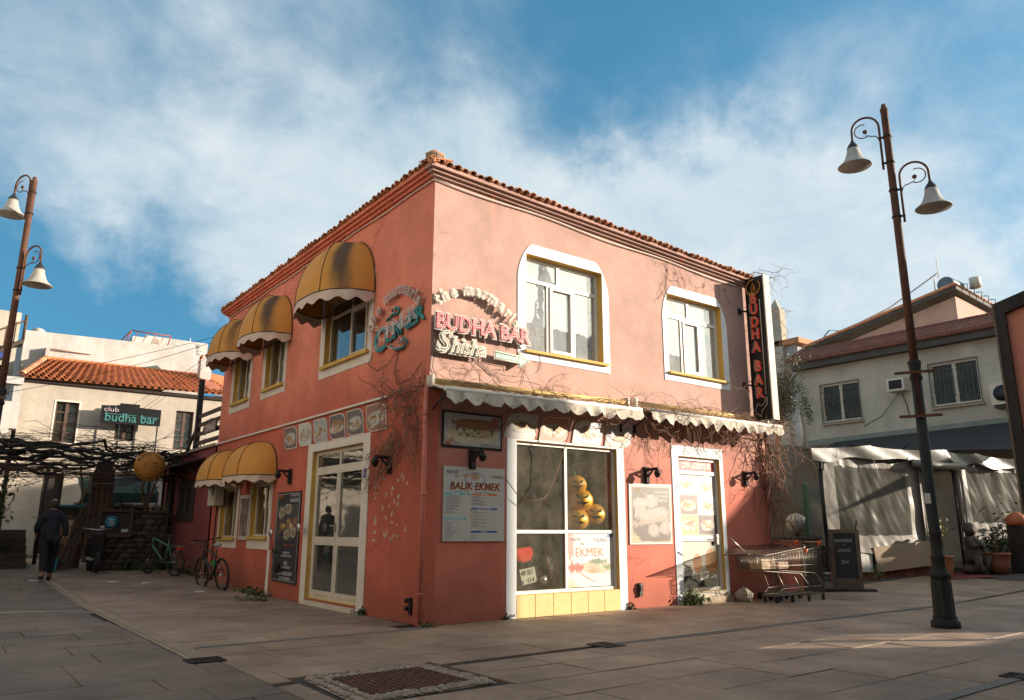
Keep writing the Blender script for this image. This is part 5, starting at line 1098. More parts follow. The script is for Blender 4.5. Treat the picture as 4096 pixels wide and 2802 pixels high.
MB(FB).box(-2.50, -1.95, -.2, -.15, .5, 3.0).build('door', 'timber_dark', B0)
# roof: every pantile its own piece up to the limit
rf = MB().quad((-3.6, Y0-.25, 6.02), (3.35, Y0-.25, 6.12), (2.9, Y0+3.1, 7.36), (-2.55, Y0+3.1, 7.3)).build('roof', 'terracotta_orange', B0, fix=False)
def pantile(w, l):
    m_ = MB(); n = 8; vs = []
    for y_ in (0, l):
        for k in range(n+1): s = k/n; vs.append(((s-.5)*w, y_, .055*math.sin(s*math.pi*2+.6)*(1 if y_ == 0 else .9)+(.03 if y_ == 0 else 0)))
    for k in range(n+1): s = k/n; vs.append(((s-.5)*w, 0, .055*math.sin(s*math.pi*2+.6)+.005))
    q = n+1; m_.add(vs, [(k, k+1, q+k+1, q+k) for k in range(n)]+[(k, k+1, 2*q+k+1, 2*q+k) for k in range(n)], False); return m_.mesh('pantile_mesh', 'terracotta_orange')
nc, nr = 30, 10; PT = pantile(.23, .40); rnd = random.Random(6); sl = math.atan2(1.25, 3.35)
for j in range(nr):
    for i in range(nc):
        s = (j+.0)/nr; x0 = -3.6+1.05*s; x1 = 3.35-.45*s; x = x0+(x1-x0)*(i+.5)/nc; y_ = Y0-.27+3.35*s; z = 6.04+1.27*s+.10*(i/nc)
        inst(PT, 'roof_tile', rf, (x, y_, z+.02), (sl+rnd.uniform(-.02, .02), rnd.uniform(-.03, .03), rnd.uniform(-.02, .02)), ((x1-x0)/nc/.228, .93, 1))
hp = Vector((-3.55, Y0-.3, 6.05)); hq = Vector((-2.65, Y0+2.9, 7.30)); RT = tile_mesh(.36, .11, .09)
for k in range(10): p = hp.lerp(hq, k/10); inst(RT, 'ridge_tile', rf, (p.x-.02, p.y, p.z+.05), (R(20), 0, -math.atan2(.9, 3.2)))
MB().quad((-2.6, Y0+3.1, 7.22), (3.0, Y0+3.1, 7.28), (3.0, Y0+3.12, 7.46), (-2.6, Y0+3.12, 7.44)).build('flashing', 'terracotta_orange', rf, fix=False)
MB(FB).box(-3.55, 3.3, .01, .10, 5.93, 6.0).build('soffit', 'timber_dark', B0)
# mortar-capped gable on the right with chimney
MB().add([(2.35, Y0+.2, 6.3), (3.2, Y0-.3, 6.05), (3.5, Y0+1.0, 6.4), (2.9, Y0+2.6, 7.25), (2.45, Y0+1.6, 7.0), (2.75, Y0+.7, 6.72)], [(0, 1, 5), (1, 2, 5), (2, 3, 4, 5), (4, 0, 5)], True).build('verge_mortar', 'verge', rf, fix=False) if mat('verge', (.42, .14, .08), .9, .3, 4, .5, 10) else None
t = thing('chimney', 'whitewashed chimney with a little tile cap on the cream tavern', 'chimney', (2.68, 22, 7)); MB().box(2.48, 2.90, 21.8, 22.2, 6.5, 7.76).build('stack', WHITEW, t); 
MB().box(2.46, 2.92, 21.78, 22.22, 7.72, 7.79).build('collar', WHITEW, t)
for s_ in (-1, 1): MB().add([(2.69, 21.75, 8.06), (2.69, 22.25, 8.06), (2.69+s_*.26, 22.25, 7.84), (2.69+s_*.26, 21.75, 7.84)], [(0, 1, 2, 3)]).build('cap_tile', 'terracotta_orange', t, fix=False)
MB().box(2.50, 2.54, 21.8, 22.2, 7.79, 7.98).build('cap_leg', 'terracotta', t); MB().box(2.84, 2.88, 21.8, 22.2, 7.79, 7.98).build('cap_leg', 'terracotta', t)
# white annex with parapet behind
t = thing('white_annex', 'plain white parapet block rising behind the orange roof', 'building', (0, 23.2, 0))
MB().add([(-3.42, 23.2, 1), (2.60, 23.2, 1), (2.60, 23.2, 8.50), (-3.42, 23.2, 8.33), (-3.42, 29, 1), (2.60, 29, 1), (2.60, 29, 8.5), (-3.42, 29, 8.33)], [(0, 1, 2, 3), (0, 3, 7, 4), (1, 5, 6, 2), (3, 2, 6, 7), (4, 7, 6, 5)]).build('wall', WHITEW, t)
MB().box(2.60, 2.85, 23.25, 27, 1, 8.2).build('corner_block', WHITEW, t); MB().box(-2.72, -2.60, 22.9, 23.2, 7.3, 7.75).build('buttress', WHITEW, t)
MB().tube([(-2.6, 23.12, 7.72), (-1.15, 23.12, 7.74)], .03, 6).tube([(-1.5, 23.12, 7.70), (-1.5, 23.12, 7.80)], .02, 5).build('ledge_pipe', 'canvas_white', t)
t = thing('roof_frame', 'rusty red timber frame of a sunshade on the white parapet block', 'frame', (.95, 24.6, 8.5))
P_ = [(.1, 24.3, 8.55), (1.68, 24.3, 8.55), (.28, 24.3, 9.14), (1.80, 24.3, 9.13), (-.08, 25.4, 8.6), (.05, 25.4, 9.05)]
for a, b_ in ((0, 2), (1, 3), (2, 3), (0, 1), (4, 0), (4, 2)): MB().tube([P_[a], P_[b_]], .028, 4).build('bar', 'rust_red', t) if mat('rust_red', (.28, .08, .04), .8, .3, 8) else None
for k in range(4): x = .42+.33*k; MB().tube([(x+.12, 24.3, 9.12), (x-.05, 24.3, 8.56)], .016, 4).build('bar', 'rust_red', t)
mb = MB(); rnd = random.Random(2)
for _ in range(60): mb.tube([(rnd.uniform(1.1, 1.4), 24.28, rnd.uniform(8.85, 8.95)), (rnd.uniform(1.1, 1.45), 24.26, rnd.uniform(8.55, 8.7))], .008, 3)
mb.build('straw_bundle', 'canvas_white', t, kind='stuff')
t = thing('aerial_mast', 'thin white aerial mast on the right end of the white block', 'mast', (2.35, 23.6, 8.4)); MB().tube([(2.4, 23.6, 8.4), (2.42, 23.6, 9.0)], .015, 5).tube([(2.68, 23.6, 8.3), (2.70, 23.6, 8.85)], .012, 5).build('pole', 'white_paint', t)
mb = MB(); leaves(mb, [(2.66, 23.3, 8.3+.06*k) for k in range(7)], 160, .06, rnd, .05); tag(mb.build('ivy_tuft', 'leaf_dark', fix=False), 'dark green ivy tuft on the right corner of the white block', 'ivy')
# satellite dish rim
t = thing('satellite_dish', 'dish rim just showing above the left end of the white parapet', 'satellite dish', (-3.1, 23.6, 8.4)); MB().lathe([(0, .05), (.15, .02), (.28, -.03)], (-2.98, 23.7, 8.3), 16, axis='y').build('dish', 'pvc_beige', t)
# neighbour at the far left with stairs
t = thing('terrace_house', 'pale house with balcony ledge at the left edge', 'building', (-6, 19.5, 0))
MB().box(-9, -3.62, 19.5, 24, .3, 4.3).build('wall', CREAM, t); MB().box(-9, -3.5, 19.3, 19.6, 5.70, 5.93).build('ledge', WHITEW, t); MB().box(-9, -4.0, 19.8, 24, 5.15, 5.70).build('upper_wall', CREAM, t)
MB().box(-3.74, -3.50, 19.4, 19.7, 4.3, 5.70).build('pillar', WHITEW, t); MB().box(-9, -3.74, 20.0, 23, 4.3, 5.15).build('recess', 'room_dark', t)
MB().box(-9, -3.62, 23.0, 23.3, 5.9, 8.9).build('upper_block', OLDW, t); MB().box(-5.2, -4.25, 22.95, 22.99, 6.0, 6.9).build('window', 'pane_dark', t); MB().box(-4.1, -3.8, 22.95, 22.99, 6.0, 6.9).build('shutter', 'timber_dark', t)
MB().box(-9, -3.9, 22.6, 22.95, 7.1, 7.35).build('blue_band', 'ink_blue', t)
t = thing('notice_panel', 'weathered white notice panel on the balcony at the left edge', 'panel', (-4.2, 19.2, 4)); MB().box(-5.2, -3.72, 19.2, 19.23, 4.0, 5.12).build('panel', 'sheet', t)
t = thing('roof_stairs', 'brown timber stairs and baluster rail at the far left roof', 'stairs', (-4.3, 22.5, 7))
a, b_ = Vector((-5.4, 22.4, 6.4)), Vector((-3.50, 22.4, 7.75))
MB().tube([a, b_], .10, 4).build('stringer', 'timber_dark', t); MB().tube([a+Vector((0, 0, .9)), b_+Vector((0, 0, .75))], .035, 5).build('handrail', 'timber', t); MB().tube([b_, b_+Vector((0, 0, .95))], .05, 5).build('newel', 'timber', t)
for k in range(7): p = a.lerp(b_, k/7); MB().tube([p, p+Vector((0, 0, .85))], .022, 5).build('baluster', 'timber', t)
for k in range(6): p = a.lerp(b_, (k+.5)/6); MB().box(p.x-.18, p.x+.18, 22.4, 23.1, p.z, p.z+.04).build('tread', 'timber_dark', t)
MB().box(-8, -4.4, 22.2, 23.2, 7.9, 8.0).build('landing', 'timber_dark', t); MB().tube([(-8, 22.2, 8.75), (-4.4, 22.2, 8.75)], .035, 5).build('handrail', 'timber', t)
# sign on two posts
t = thing('club_sign', 'black fascia sign with turquoise lettering on the cream tavern', 'sign', (-.2, 19.6, 4.7))
MB().prism([(-1.16, 4.71), (.73, 4.73), (.73, 5.31), (.02, 5.33), (.02, 5.43), (-.60, 5.43), (-.60, 5.35), (-1.16, 5.31)], 19.56, 19.62).build('board', 'black_gloss', t)
mat('ink_turq', (.05, .22, .21), .5, .1, 5); FQ = lambda u, d, v: (u, 19.56-d, v)
for s_, u, v, sz, sx, m_ in (('club', -.85, 5.12, .22, 1.3, 'ink_pale'), ('budha bar', -.21, 4.80, .42, .98, 'ink_turq')):
    mat('ink_pale', (.45, .33, .36), .5); mb = MB(FQ); text(mb, s_, u, v, .004, sz, sx=sx, extr=.003); mb.build('lettering', m_, t, fix=False)
mb = MB(FQ); mb.box(-1.05, -.05, .004, .008, 5.03, 5.045).box(.05, .66, .004, .008, 5.01, 5.025).build('letter_bar', 'ink_turq', t)
for x in (-.55, .66): MB().tube([(x, 19.6, 3.6), (x, 19.6, 4.72)], .025, 5).build('post', 'black_metal', t)
# pink annex continuing the side wall, terrace on its roof
t = thing('pink_annex', 'flaking magenta pink single storey annex behind the salmon house', 'building', (1.5, 12, 0))
FA = FL; wh = [(11.35, 12.85, 1.45, 2.45)]
us = (9.92, 11.35, 12.85, 14.6); mb = MB(FL)
for i in range(3):
    for c, d in ((.0, 1.45), (1.45, 2.45), (2.45, 3.22)):
        if i == 1 and c == 1.45: continue
        mb.quad((us[i], .03, c), (us[i+1], .03, c), (us[i+1], .03, d), (us[i], .03, d))
mb.quad((14.6, .03, 0), (14.6, -4, 0), (14.6, -4, 3.22), (14.6, .03, 3.22)); mb.quad((9.92, .03, 3.22), (14.6, .03, 3.22), (14.6, -4, 3.22), (9.92, -4, 3.22)); mb.build('wall', PAINT2, t, fix=False)
MB(FL).box(9.92, 14.6, -.1, .09, 3.20, 3.27).build('coping', 'mortar', t)
o = MB(FL).ring([(12.87, 2.47), (11.33, 2.47), (11.33, 1.43), (12.87, 1.43)], [(12.72, 2.36), (11.48, 2.36), (11.48, 1.54), (12.72, 1.54)], -.04, .07).build('window', 'timber_dark', t)
for a in (11.5, 12.12): MB(FL).ring([(a+.60, 2.35), (a, 2.35), (a, 1.55), (a+.60, 1.55)], [(a+.50, 2.27), (a+.10, 2.27), (a+.10, 1.63), (a+.50, 1.63)], .0, .05).build('shutter', 'timber_dark', o)
MB(FL).box(11.48, 12.72, -.02, -.01, 1.54, 2.36).build('pane', 'room_dark', o)
t = thing('lean_to_roof', 'small dark pent roof over the shuttered window of the pink annex', 'canopy', (-.3, 12.3, 2.8)); MB().add([(.0, 10.7, 2.95), (.0, 14.0, 2.95), (-.62, 14.0, 2.76), (-.62, 10.7, 2.76), (.0, 10.7, 3.0), (.0, 14.0, 3.0), (-.62, 14.0, 2.81), (-.62, 10.7, 2.81)], [(0, 1, 2, 3), (4, 5, 6, 7), (0, 1, 5, 4), (1, 2, 6, 5), (2, 3, 7, 6), (3, 0, 4, 7)]).build('board', 'timber_dark', t)
for y_ in (10.9, 12.3, 13.8): MB().tube([(0, y_, 2.45), (-.5, y_, 2.76)], .03, 4).build('strut', 'timber_dark', t)
t = thing('terrace_railing', 'dark timber plank railing of the roof terrace above the pink annex', 'railing', (.1, 11, 3.3))
MB().box(.0, .12, 12.0, 12.16, 2.4, 5.18).build('post', 'timber_dark', t); MB().box(.05, .12, 10.0, 10.08, 3.25, 4.2).build('post', 'timber_dark', t)
for z in (3.38, 3.62, 3.86, 4.10): MB().box(.03, .07, 9.95, 12.0, z, z+.10).build('rail', 'timber', t)
MB().tube([(.05, 13.0, 3.2), (.05, 12.1, 3.9)], .04, 4).build('strut', 'timber_dark', t)
t = thing('terrace_sign', 'small arrow shaped sign reading terrace on the plank railing', 'sign', (-.1, 10.5, 3.7)); MB(FL).prism([(11.25, 3.72), (11.05, 3.56), (11.05, 3.62), (10.1, 3.60), (10.1, 3.86), (11.05, 3.84), (11.05, 3.90)], .0, .03).build('board', 'black_gloss', t)
mb = MB(FL); text(mb, 'TERRACE', 10.6, 3.665, .033, .19, sx=1.0); mb.build('lettering', 'neon_blush', t, fix=False)
mb = MB(FL); mb.tube([(u, .036, v) for u, v in [(11.2, 3.72), (11.03, 3.60), (11.03, 3.64), (10.13, 3.63), (10.13, 3.84), (11.03, 3.82), (11.03, 3.86), (11.2, 3.72)]], .006, 4); mb.build('neon_outline', 'neon_pink', t)
# palm on the terrace
t = thing('palm', 'feathery palm growing on the roof terrace behind the plank railing', 'palm', (1.2, 12.5, 3.25)); rnd = random.Random(4)
MB().tube([(1.2, 12.5, 3.22), (1.22, 12.5, 3.9)], .07, 7).build('trunk', 'timber_dark', t); MB().lathe([(.16, 3.22), (.22, 3.5), (.2, 3.5), (.0, 3.48)], (1.2, 12.5, 0), 12).build('pot', 'terracotta', t)
for k in range(20):
    a = k*2.4; el = rnd.uniform(.3, 1.3); L_ = rnd.uniform(.8, 1.25); mb = MB(); pts = []
    for i in range(12):
        q = i/11; r_ = L_*q*math.cos(el*(1-.5*q)); z = L_*q*math.sin(el)-.55*L_*q*q; pts.append(Vector((1.22+r_*math.cos(a), 12.5+r_*math.sin(a), 3.9+z)))
    mb.tube([tuple(p) for p in pts], .008, 3)
    for i in range(1, 12):
        d = (pts[i]-pts[i-1]).normalized(); sd = d.cross(Vector((0, 0, 1))).normalized()
        for s_ in (-1, 1):
            for h_ in (0, .5): p = pts[i]-d*L_/11*h_; e = p+sd*s_*.26*(1-.6*i/12)+d*.14-Vector((0, 0, .05)); w = d*.012; mb.add([tuple(p-w), tuple(p+w), tuple(e)], [(0, 1, 2)])
    mb.build('frond', 'palm_leaf', t, fix=False)
# far houses beyond the chimney
t = thing('hill_house', 'distant white house with grey tower behind the chimney', 'building', (6, 40, 0)); MB().box(4.6, 8.5, 44, 50, 0, 13.6).build('wall', WHITEW, t); MB().box(3.6, 5.0, 43, 45, 0, 13.2).build('bay', 'sheet', t)
MB().add([(3.3, 30, 8.0), (8, 30, 7.6), (8, 36, 9.9), (3.6, 36, 10.4)], [(0, 1, 2, 3)]).build('lower_roof', 'terracotta_orange', t, fix=False); MB().box(3.4, 8, 30.2, 36, 0, 7.6).build('lower_wall', CREAM, t)
# ---- overhead wires
for k, (p, q, s_) in enumerate((((-5.5, 14, 4.6), (.0, 9.7, 6.0), .15), ((-5.5, 14.2, 4.3), (-.0, 9.7, 5.9), .22), ((-3.4, 19.6, 2.9), (.0, 9.8, 5.75), .12), ((-1.8, 19.4, 3.6), (.0, 9.8, 5.7), .1), ((-.9, 19.5, 4.2), (.0, 9.8, 5.65), .08))):
    mb = MB(); wires(mb, p, q, s_, .006 if k < 2 else .005); tag(mb.build('overhead_wire', 'cable'), ['upper long cable sloping down left from the eaves', 'lower long cable sloping down left under its twin', 'cable crossing the left tavern window', 'cable crossing left of the club sign', 'cable meeting the club sign'][k], 'cable')
# ================================================================== pergola of bare vines
rnd = random.Random(19)
t = thing('pergola', 'rough pole pergola carrying the tangled bare grapevine on the left', 'pergola', (-3, 12.5, 0))
for x, y_ in ((-.35, 12.6), (-.35, 15.2), (-5.6, 12.4), (-2.9, 15.6)): MB().tube([(x, y_, gh(x, y_)), (x+.03, y_, 2.9)], .05, 6).build('post', 'timber_dark', t)
for y_ in (15.2,): MB().tube([(-7.5, y_, 2.80), (.1, y_, 3.02)], .03, 5).build('beam', 'timber_dark', t)
for x in (-6, -4.4, -2.8, -1.2): MB().tube([(x, 12.3, 2.83+.03*(x+6)), (x, 15.6, 2.85+.03*(x+6))], .016, 5).build('batten', 'timber_dark', t)
def vol(z0, z1, x0=-8.0, x1=.1): return lambda r_: (r_.uniform(x0, x1), r_.uniform(11.4, 15.2), r_.uniform(z0, z1))
fl_ = lambda zs: (lambda d, r_: (d[0]*1.6+(.2 if d[0] > 0 else -.2), d[1]*.6, d[2]*zs))
def bp_(p): return (p.x, min(max(p.y, 10.9 if p.x < -2.2 else 12.35), 15.6), p.z+(.04 if p.z < 2.55 else (-.04 if p.z > 3.75 else 0)))
mb = MB()
for k in range(13):      # long gnarled limbs that sag and rise between the poles
    y_ = 11.3+.33*k if k < 9 else 12.6+.3*(k-9); x = -8.0; z = rnd.uniform(2.7, 3.2); pts = []; ph = rnd.random()*6
    for i in range(34): x += .24; y_ += rnd.gauss(0, .05); z += rnd.gauss(0, .06)+.04*math.cos(i*.7+ph)+(3.0-z)*.05; pts.append((x, max(y_, 12.4 if x > -2 else 11), z+.10*math.sin(i*.5+ph)))
    mb.tube(pts[:rnd.randint(18, 34)], [rnd.uniform(.035, .06)*(1-.4*i/34) for i in range(34)], 6)
    for _ in range(5): q = rnd.choice(pts[:18]); shoots(mb, [q], 1, 12, 1.6, .022, rnd, -.01, bp_, .5, .25, fl_(.7), 1)
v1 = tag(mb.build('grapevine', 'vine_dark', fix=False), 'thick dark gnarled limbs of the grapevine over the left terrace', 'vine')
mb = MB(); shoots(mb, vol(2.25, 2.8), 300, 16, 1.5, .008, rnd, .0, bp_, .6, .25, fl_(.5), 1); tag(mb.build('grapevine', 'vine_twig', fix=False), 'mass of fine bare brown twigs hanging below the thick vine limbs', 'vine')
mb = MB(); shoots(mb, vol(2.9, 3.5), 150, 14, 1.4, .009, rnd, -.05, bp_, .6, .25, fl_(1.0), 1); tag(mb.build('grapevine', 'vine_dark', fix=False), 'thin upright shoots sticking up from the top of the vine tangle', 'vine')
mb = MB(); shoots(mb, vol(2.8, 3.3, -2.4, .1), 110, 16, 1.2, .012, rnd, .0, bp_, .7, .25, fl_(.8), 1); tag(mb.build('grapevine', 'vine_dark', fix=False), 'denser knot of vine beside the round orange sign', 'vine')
for k, (x, y_, lab) in enumerate(((-4.4, 14.8, 'leaning vine trunk with two forks at the far left wall'), (-2.3, 14.5, 'slim crooked vine trunk left of the arched door'), (-1.75, 15.0, 'stout vine trunk between the leaning plank and the arched door'), (-.72, 14.2, 'twisted vine trunk below the round orange sign'))):
    t = thing('vine_trunk', lab, 'vine', (x, y_, gh(x, y_)))
    pts = [(x+.10*math.sin(i*1.1+k)+.05*i/3, y_+.05*math.cos(i), gh(x, y_)+2.7*i/9) for i in range(10)]; MB().tube(pts, [.075-.004*i for i in range(10)] if k in (0, 2) else [.045-.002*i for i in range(10)], 7).build('trunk', 'vine_bark', t)
    MB().tube([pts[5], (x+.28, y_, pts[5][2]+.5), (x+.5, y_, pts[5][2]+1.3)], [.04, .03, .02], 6).build('limb', 'vine_bark', t)
mb = MB(); leaves(mb, [(-.9+.25*k-.6, 13.4, 2.95+.06*math.sin(k)) for k in range(9)], 420, .12, rnd, .22); tag(mb.build('vine_leaves', 'leaf', fix=False), 'fresh green leaves sprouting above the vine below the club sign', 'foliage')
# ================================================================== under the pergola
t = thing('round_sign', 'round orange wooden sign with a carved face and black lettering', 'sign', (-1.03, 12, 2.8)); mat('sign_orange', (.48, .20, .03), .6, .15, 4)
FD = lambda u, d, v: (u, 12.0-d, v)
MB().lathe([(.0, 0), (.375, 0), (.375, .035), (0, .035)], (-1.03, 12.0, 2.79), 40, axis='y').build('disc', 'sign_orange', t)
mb = MB(FD)
for i, ch in enumerate('BUDHA BAR'): a = R(152-14.5*i); text(mb, ch, -1.03+.275*math.cos(a), 2.79+.275*math.sin(a), .004, .095, rot=a-math.pi/2)
for i, ch in enumerate('%100 MUSIC HOUSE'): a = R(-148+7.8*i); text(mb, ch, -1.03+.335*math.cos(a), 2.79+.335*math.sin(a), .004, .065, rot=a+math.pi/2)
mb.build('lettering', 'ink_black', t, fix=False)
mb = MB(FD); c_ = (-1.03, 2.77)
mb.tube([(c_[0]+.13*math.cos(a), .004, c_[1]+.17*math.sin(a)) for a in np.linspace(0, 6.28, 26)], .003, 4)
for s_ in (-1, 1): mb.tube([(c_[0]+s_*.02+s_*.07*q, .004, c_[1]+.02-.018*math.sin(math.pi*q)) for q in np.linspace(0, 1, 7)], .004, 4).tube([(c_[0]+s_*.02+s_*.08*q, .004, c_[1]+.06+.02*math.sin(math.pi*q)) for q in np.linspace(0, 1, 7)], .003, 4)
mb.tube([(c_[0]-.04, .004, c_[1]-.08), (c_[0], .004, c_[1]-.085), (c_[0]+.04, .004, c_[1]-.08)], .003, 4).tube([(c_[0]+.01, .004, c_[1]+.03), (c_[0]+.015, .004, c_[1]-.03), (c_[0]-.01, .004, c_[1]-.04)], .003, 4).build('carved_face', 'timber_dark', t)
MB().tube([(-1.03, 11.98, 3.16), (-1.0, 12, 3.4)], .01, 4).build('hanger', 'cable', t)
# stone garden wall with individual stones
t = thing('stone_wall', 'rubble stone garden wall under the pergola beside the teal bicycle', 'wall', (-.8, 12.9, .2)); mat('stone', (.075, .058, .043), .9, .35, 4, .6, 14, tint=.45, c2=(.12, .09, .065), thr=.6)
g0 = gh(0, 12.9); MB().box(-1.95, -.22, 12.98, 13.3, g0, 1.64).build('core', 'mortar_dark', t) if mat('mortar_dark', (.05, .04, .03), .95, .3, 6, .5, 20) else None
sm_ = [MB().ball((0, 0, 0), .5, 8, 5, (1, .5, 1), .1, q).mesh('stone_mesh', 'stone') for q in range(4)]; rnd = random.Random(12)
def stones(t, x0, x1, z0, z1, y_, s0=.20):
    z = z0
    while z < z1:
        x = x0; h_ = rnd.uniform(.10, .17)
        while x < x1:
            w = rnd.uniform(.7, 1.7)*s0; inst(rnd.choice(sm_), 'stone', t, (x+w/2, y_+rnd.uniform(-.02, .02), z+h_/2), (rnd.uniform(-.1, .1), rnd.uniform(-.15, .15), 0), (w*1.02, .22, h_*1.08)); x += w
        z += h_
stones(t, -1.95, -.25, g0, 1.05, 12.97); stones(t, -1.12, -.25, 1.05, 1.62, 12.97)
t2 = thing('serving_hatch', 'brown framed hatch in the stone wall with a round blue notice', 'hatch', (-1.45, 12.9, 1.0))
FH = lambda u, d, v: (u, 12.9-d, v)
MB(FH).ring([(-1.12, 1.72), (-1.92, 1.72), (-1.92, 1.02), (-1.12, 1.02)], [(-1.19, 1.66), (-1.86, 1.66), (-1.86, 1.12), (-1.19, 1.12)], -.02, .06).build('frame', 'timber', t2); MB(FH).box(-1.86, -1.19, -.02, -.01, 1.12, 1.66).build('back', 'room_dark', t2)
MB().lathe([(0, 0), (.155, 0), (.155, .01), (0, .01)], (-1.60, 12.86, 1.40), 24, axis='y').build('round_notice', 'ink_cyan_d', t2) if mat('ink_cyan_d', (.03, .19, .27), .6, .2, 6) else None
MB().lathe([(0, 0), (.065, 0), (.065, .01), (0, .01)], (-1.80, 12.85, 1.25), 16, axis='y').build('round_notice', 'ink_pale', t2); MB(FH).box(-1.36, -1.2, .03, .04, 1.15, 1.23).build('slip', 'sheet', t2)
mb = MB(lambda u, d, v: (u, 12.855-d, v)); 
for i in range(4): mb.box(-1.66, -1.54, 0, .003, 1.32+.045*i, 1.335+.045*i)
mb.build('notice_print', 'ink_white', t2)
# arched door
t = thing('arched_door', 'carved timber double door with an arched head panel, standing under the vines', 'door', (-1.82, 13.3, 1.6)); FX = lambda u, d, v: (u, 13.2-d, v)
MB(FX).prism([(-2.13, 2.38), (-1.60, 2.40), (-1.62, 2.66), (-1.70, 2.88), (-1.85, 2.99), (-2.0, 2.90), (-2.10, 2.66)], .0, .06).build('arch_panel', 'timber', t)
mb = MB(FX)
for i, ch in enumerate('budha bar'): a = R(150-15*i); text(mb, ch, -1.86+.19*math.cos(a), 2.55+.17*math.sin(a), .064, .11, rot=a-math.pi/2)
mb.build('lettering', 'ink_black', t, fix=False)
for a, b_ in ((-2.13, -1.87), (-1.86, -1.60)):
    o = MB(FX).box(a, b_, .0, .05, g0+.2, 2.37).build('door_leaf', 'timber', t)
    for v0, v1 in ((.55, 1.0), (1.08, 1.6), (1.68, 2.25)): MB(FX).ring([(b_-.05, v1), (a+.05, v1), (a+.05, v0), (b_-.05, v0)], [(b_-.08, v1-.03), (a+.08, v1-.03), (a+.08, v0+.03), (b_-.08, v0+.03)], .05, .065).build('moulding', 'timber_dark', o)
# leaning carved plank
t = thing('leaning_plank', 'carved brown door leaf leaning beside the walking man', 'door leaf', (-2.1, 13.3, .2)); FP = lambda u, d, v: (u, 13.5-d-.12*(1.8-v), v)
MB(FP).prism([(-2.72, .25), (-2.40, .25), (-1.98, 1.80), (-2.22, 1.80)], 0, .04).build('board', 'timber', t)
for v0, v1 in ((.35, .8), (.88, 1.25), (1.32, 1.7)):
    f = lambda v: (-2.72+(v-.25)*.323, -2.40+(v-.25)*.271); a0, a1 = f(v0), f(v1)
    MB(FP).ring([(a1[1]-.06, v1), (a1[0]+.06, v1), (a0[0]+.06, v0), (a0[1]-.06, v0)], [(a1[1]-.1, v1-.04), (a1[0]+.1, v1-.04), (a0[0]+.1, v0+.04), (a0[1]-.1, v0+.04)], .04, .055).build('moulding', 'timber_dark', t)
# bits and pieces in the dark
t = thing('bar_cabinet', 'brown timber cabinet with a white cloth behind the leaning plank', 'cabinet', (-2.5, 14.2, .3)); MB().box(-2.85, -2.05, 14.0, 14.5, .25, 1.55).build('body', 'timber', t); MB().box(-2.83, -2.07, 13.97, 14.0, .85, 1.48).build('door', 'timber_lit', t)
MB(FB).prism([(0, 0), (.1, 0)], 0, .1) if 0 else None
MB(lambda u, d, v: (u, 13.96-d, v)).surf(lambda s, q: (-2.52+.16*s+.03*math.sin(q*9), .02*math.sin(s*20), 1.0+.45*q), 12, 6).build('cloth', 'white_paint', t)
t = thing('planter_box', 'blue rimmed timber planter on top of the brown cabinet', 'planter', (-2.5, 14.2, 1.55)); MB().box(-2.8, -2.1, 14.0, 14.4, 1.56, 1.78).build('box', 'timber_dark', t); MB().box(-2.83, -2.07, 13.97, 14.43, 1.78, 1.84).build('rim', 'ink_cyan_d', t)
for k, (x, y_, lab) in enumerate(((-2.85, 13.2, 'blue crate on the ground left of the leaning plank'), (-4.55, 13.4, 'dark blue crate near the steps at the left'), (-4.3, 13.9, 'blue bucket beside the potted shrub at the left'))):
    t = thing('crate', lab, 'crate', (x, y_, gh(x, y_))); z = gh(x, y_) if k < 2 else .95
    MB().add([(x-.16, y_-.12, z), (x+.16, y_-.12, z), (x+.16, y_+.12, z), (x-.16, y_+.12, z), (x-.2, y_-.15, z+.3), (x+.2, y_-.15, z+.3), (x+.2, y_+.15, z+.3), (x-.2, y_+.15, z+.3)], [(0, 1, 2, 3), (0, 1, 5, 4), (1, 2, 6, 5), (2, 3, 7, 6), (3, 0, 4, 7)]).build('shell', 'ink_cyan_d', t)
    MB().ring([(x+.21, z+.3), (x-.21, z+.3), (x-.21, z+.26), (x+.21, z+.26)], [(x+.20, z+.29), (x-.20, z+.29), (x-.20, z+.27), (x+.20, z+.27)], y_-.17, y_-.15).build('rim', 'ink_cyan_d', t)
t = thing('stone_steps', 'dark stone steps beside the walking man at the tavern wall', 'steps', (-3.9, 15, .3))
for k in range(5): MB().box(-4.5, -3.2, 14.2+.3*k, 16, .2+.2*k, .4+.2*k).build('step', 'stone', t)
t = thing('green_awning', 'dark green awning strip in the yard behind the round sign', 'awning', (-.8, 16.5, 2)); MB().add([(-1.9, 16.2, 2.25), (.2, 16.2, 2.3), (.2, 17.4, 2.8), (-1.9, 17.4, 2.75), (-1.9, 16.2, 1.95), (.2, 16.2, 2.0)], [(0, 1, 2, 3), (0, 1, 5, 4)]).build('canvas', 'canvas_green', t, fix=False) if mat('canvas_green', (.006, .024, .016), .8, .25, 3) else None
for x in (-1.85, .15): MB().tube([(x, 16.2, .3), (x, 16.2, 2.3)], .03, 5).build('pole', 'black_metal', t)
t = thing('yard_wall', 'rough stone wall lit by sun spots behind the yard', 'wall', (-.5, 17.2, .3)); MB().box(-1.9, .5, 17.3, 17.5, .3, 2.0).build('core', 'mortar', t); stones(t, -1.9, .4, .4, 1.95, 17.28, .3)
t = thing('motor_scooter', 'black scooter parked in the shadow between plank and stone wall', 'scooter', (-2.0, 12.6, gh(0, 12.6))); z0 = gh(0, 12.6)
for y_ in (12.15, 13.1): o = MB().lathe([(.17, -.05), (.24, -.04), (.25, 0), (.24, .04), (.17, .05)], (-1.95, y_, z0+.25), 20, axis='x').build('wheel', 'rubber', t); MB().lathe([(0, -.03), (.16, -.03), (.16, .03), (0, .03)], (-1.95, y_, z0+.25), 14, axis='x').build('rim', 'steel', o)
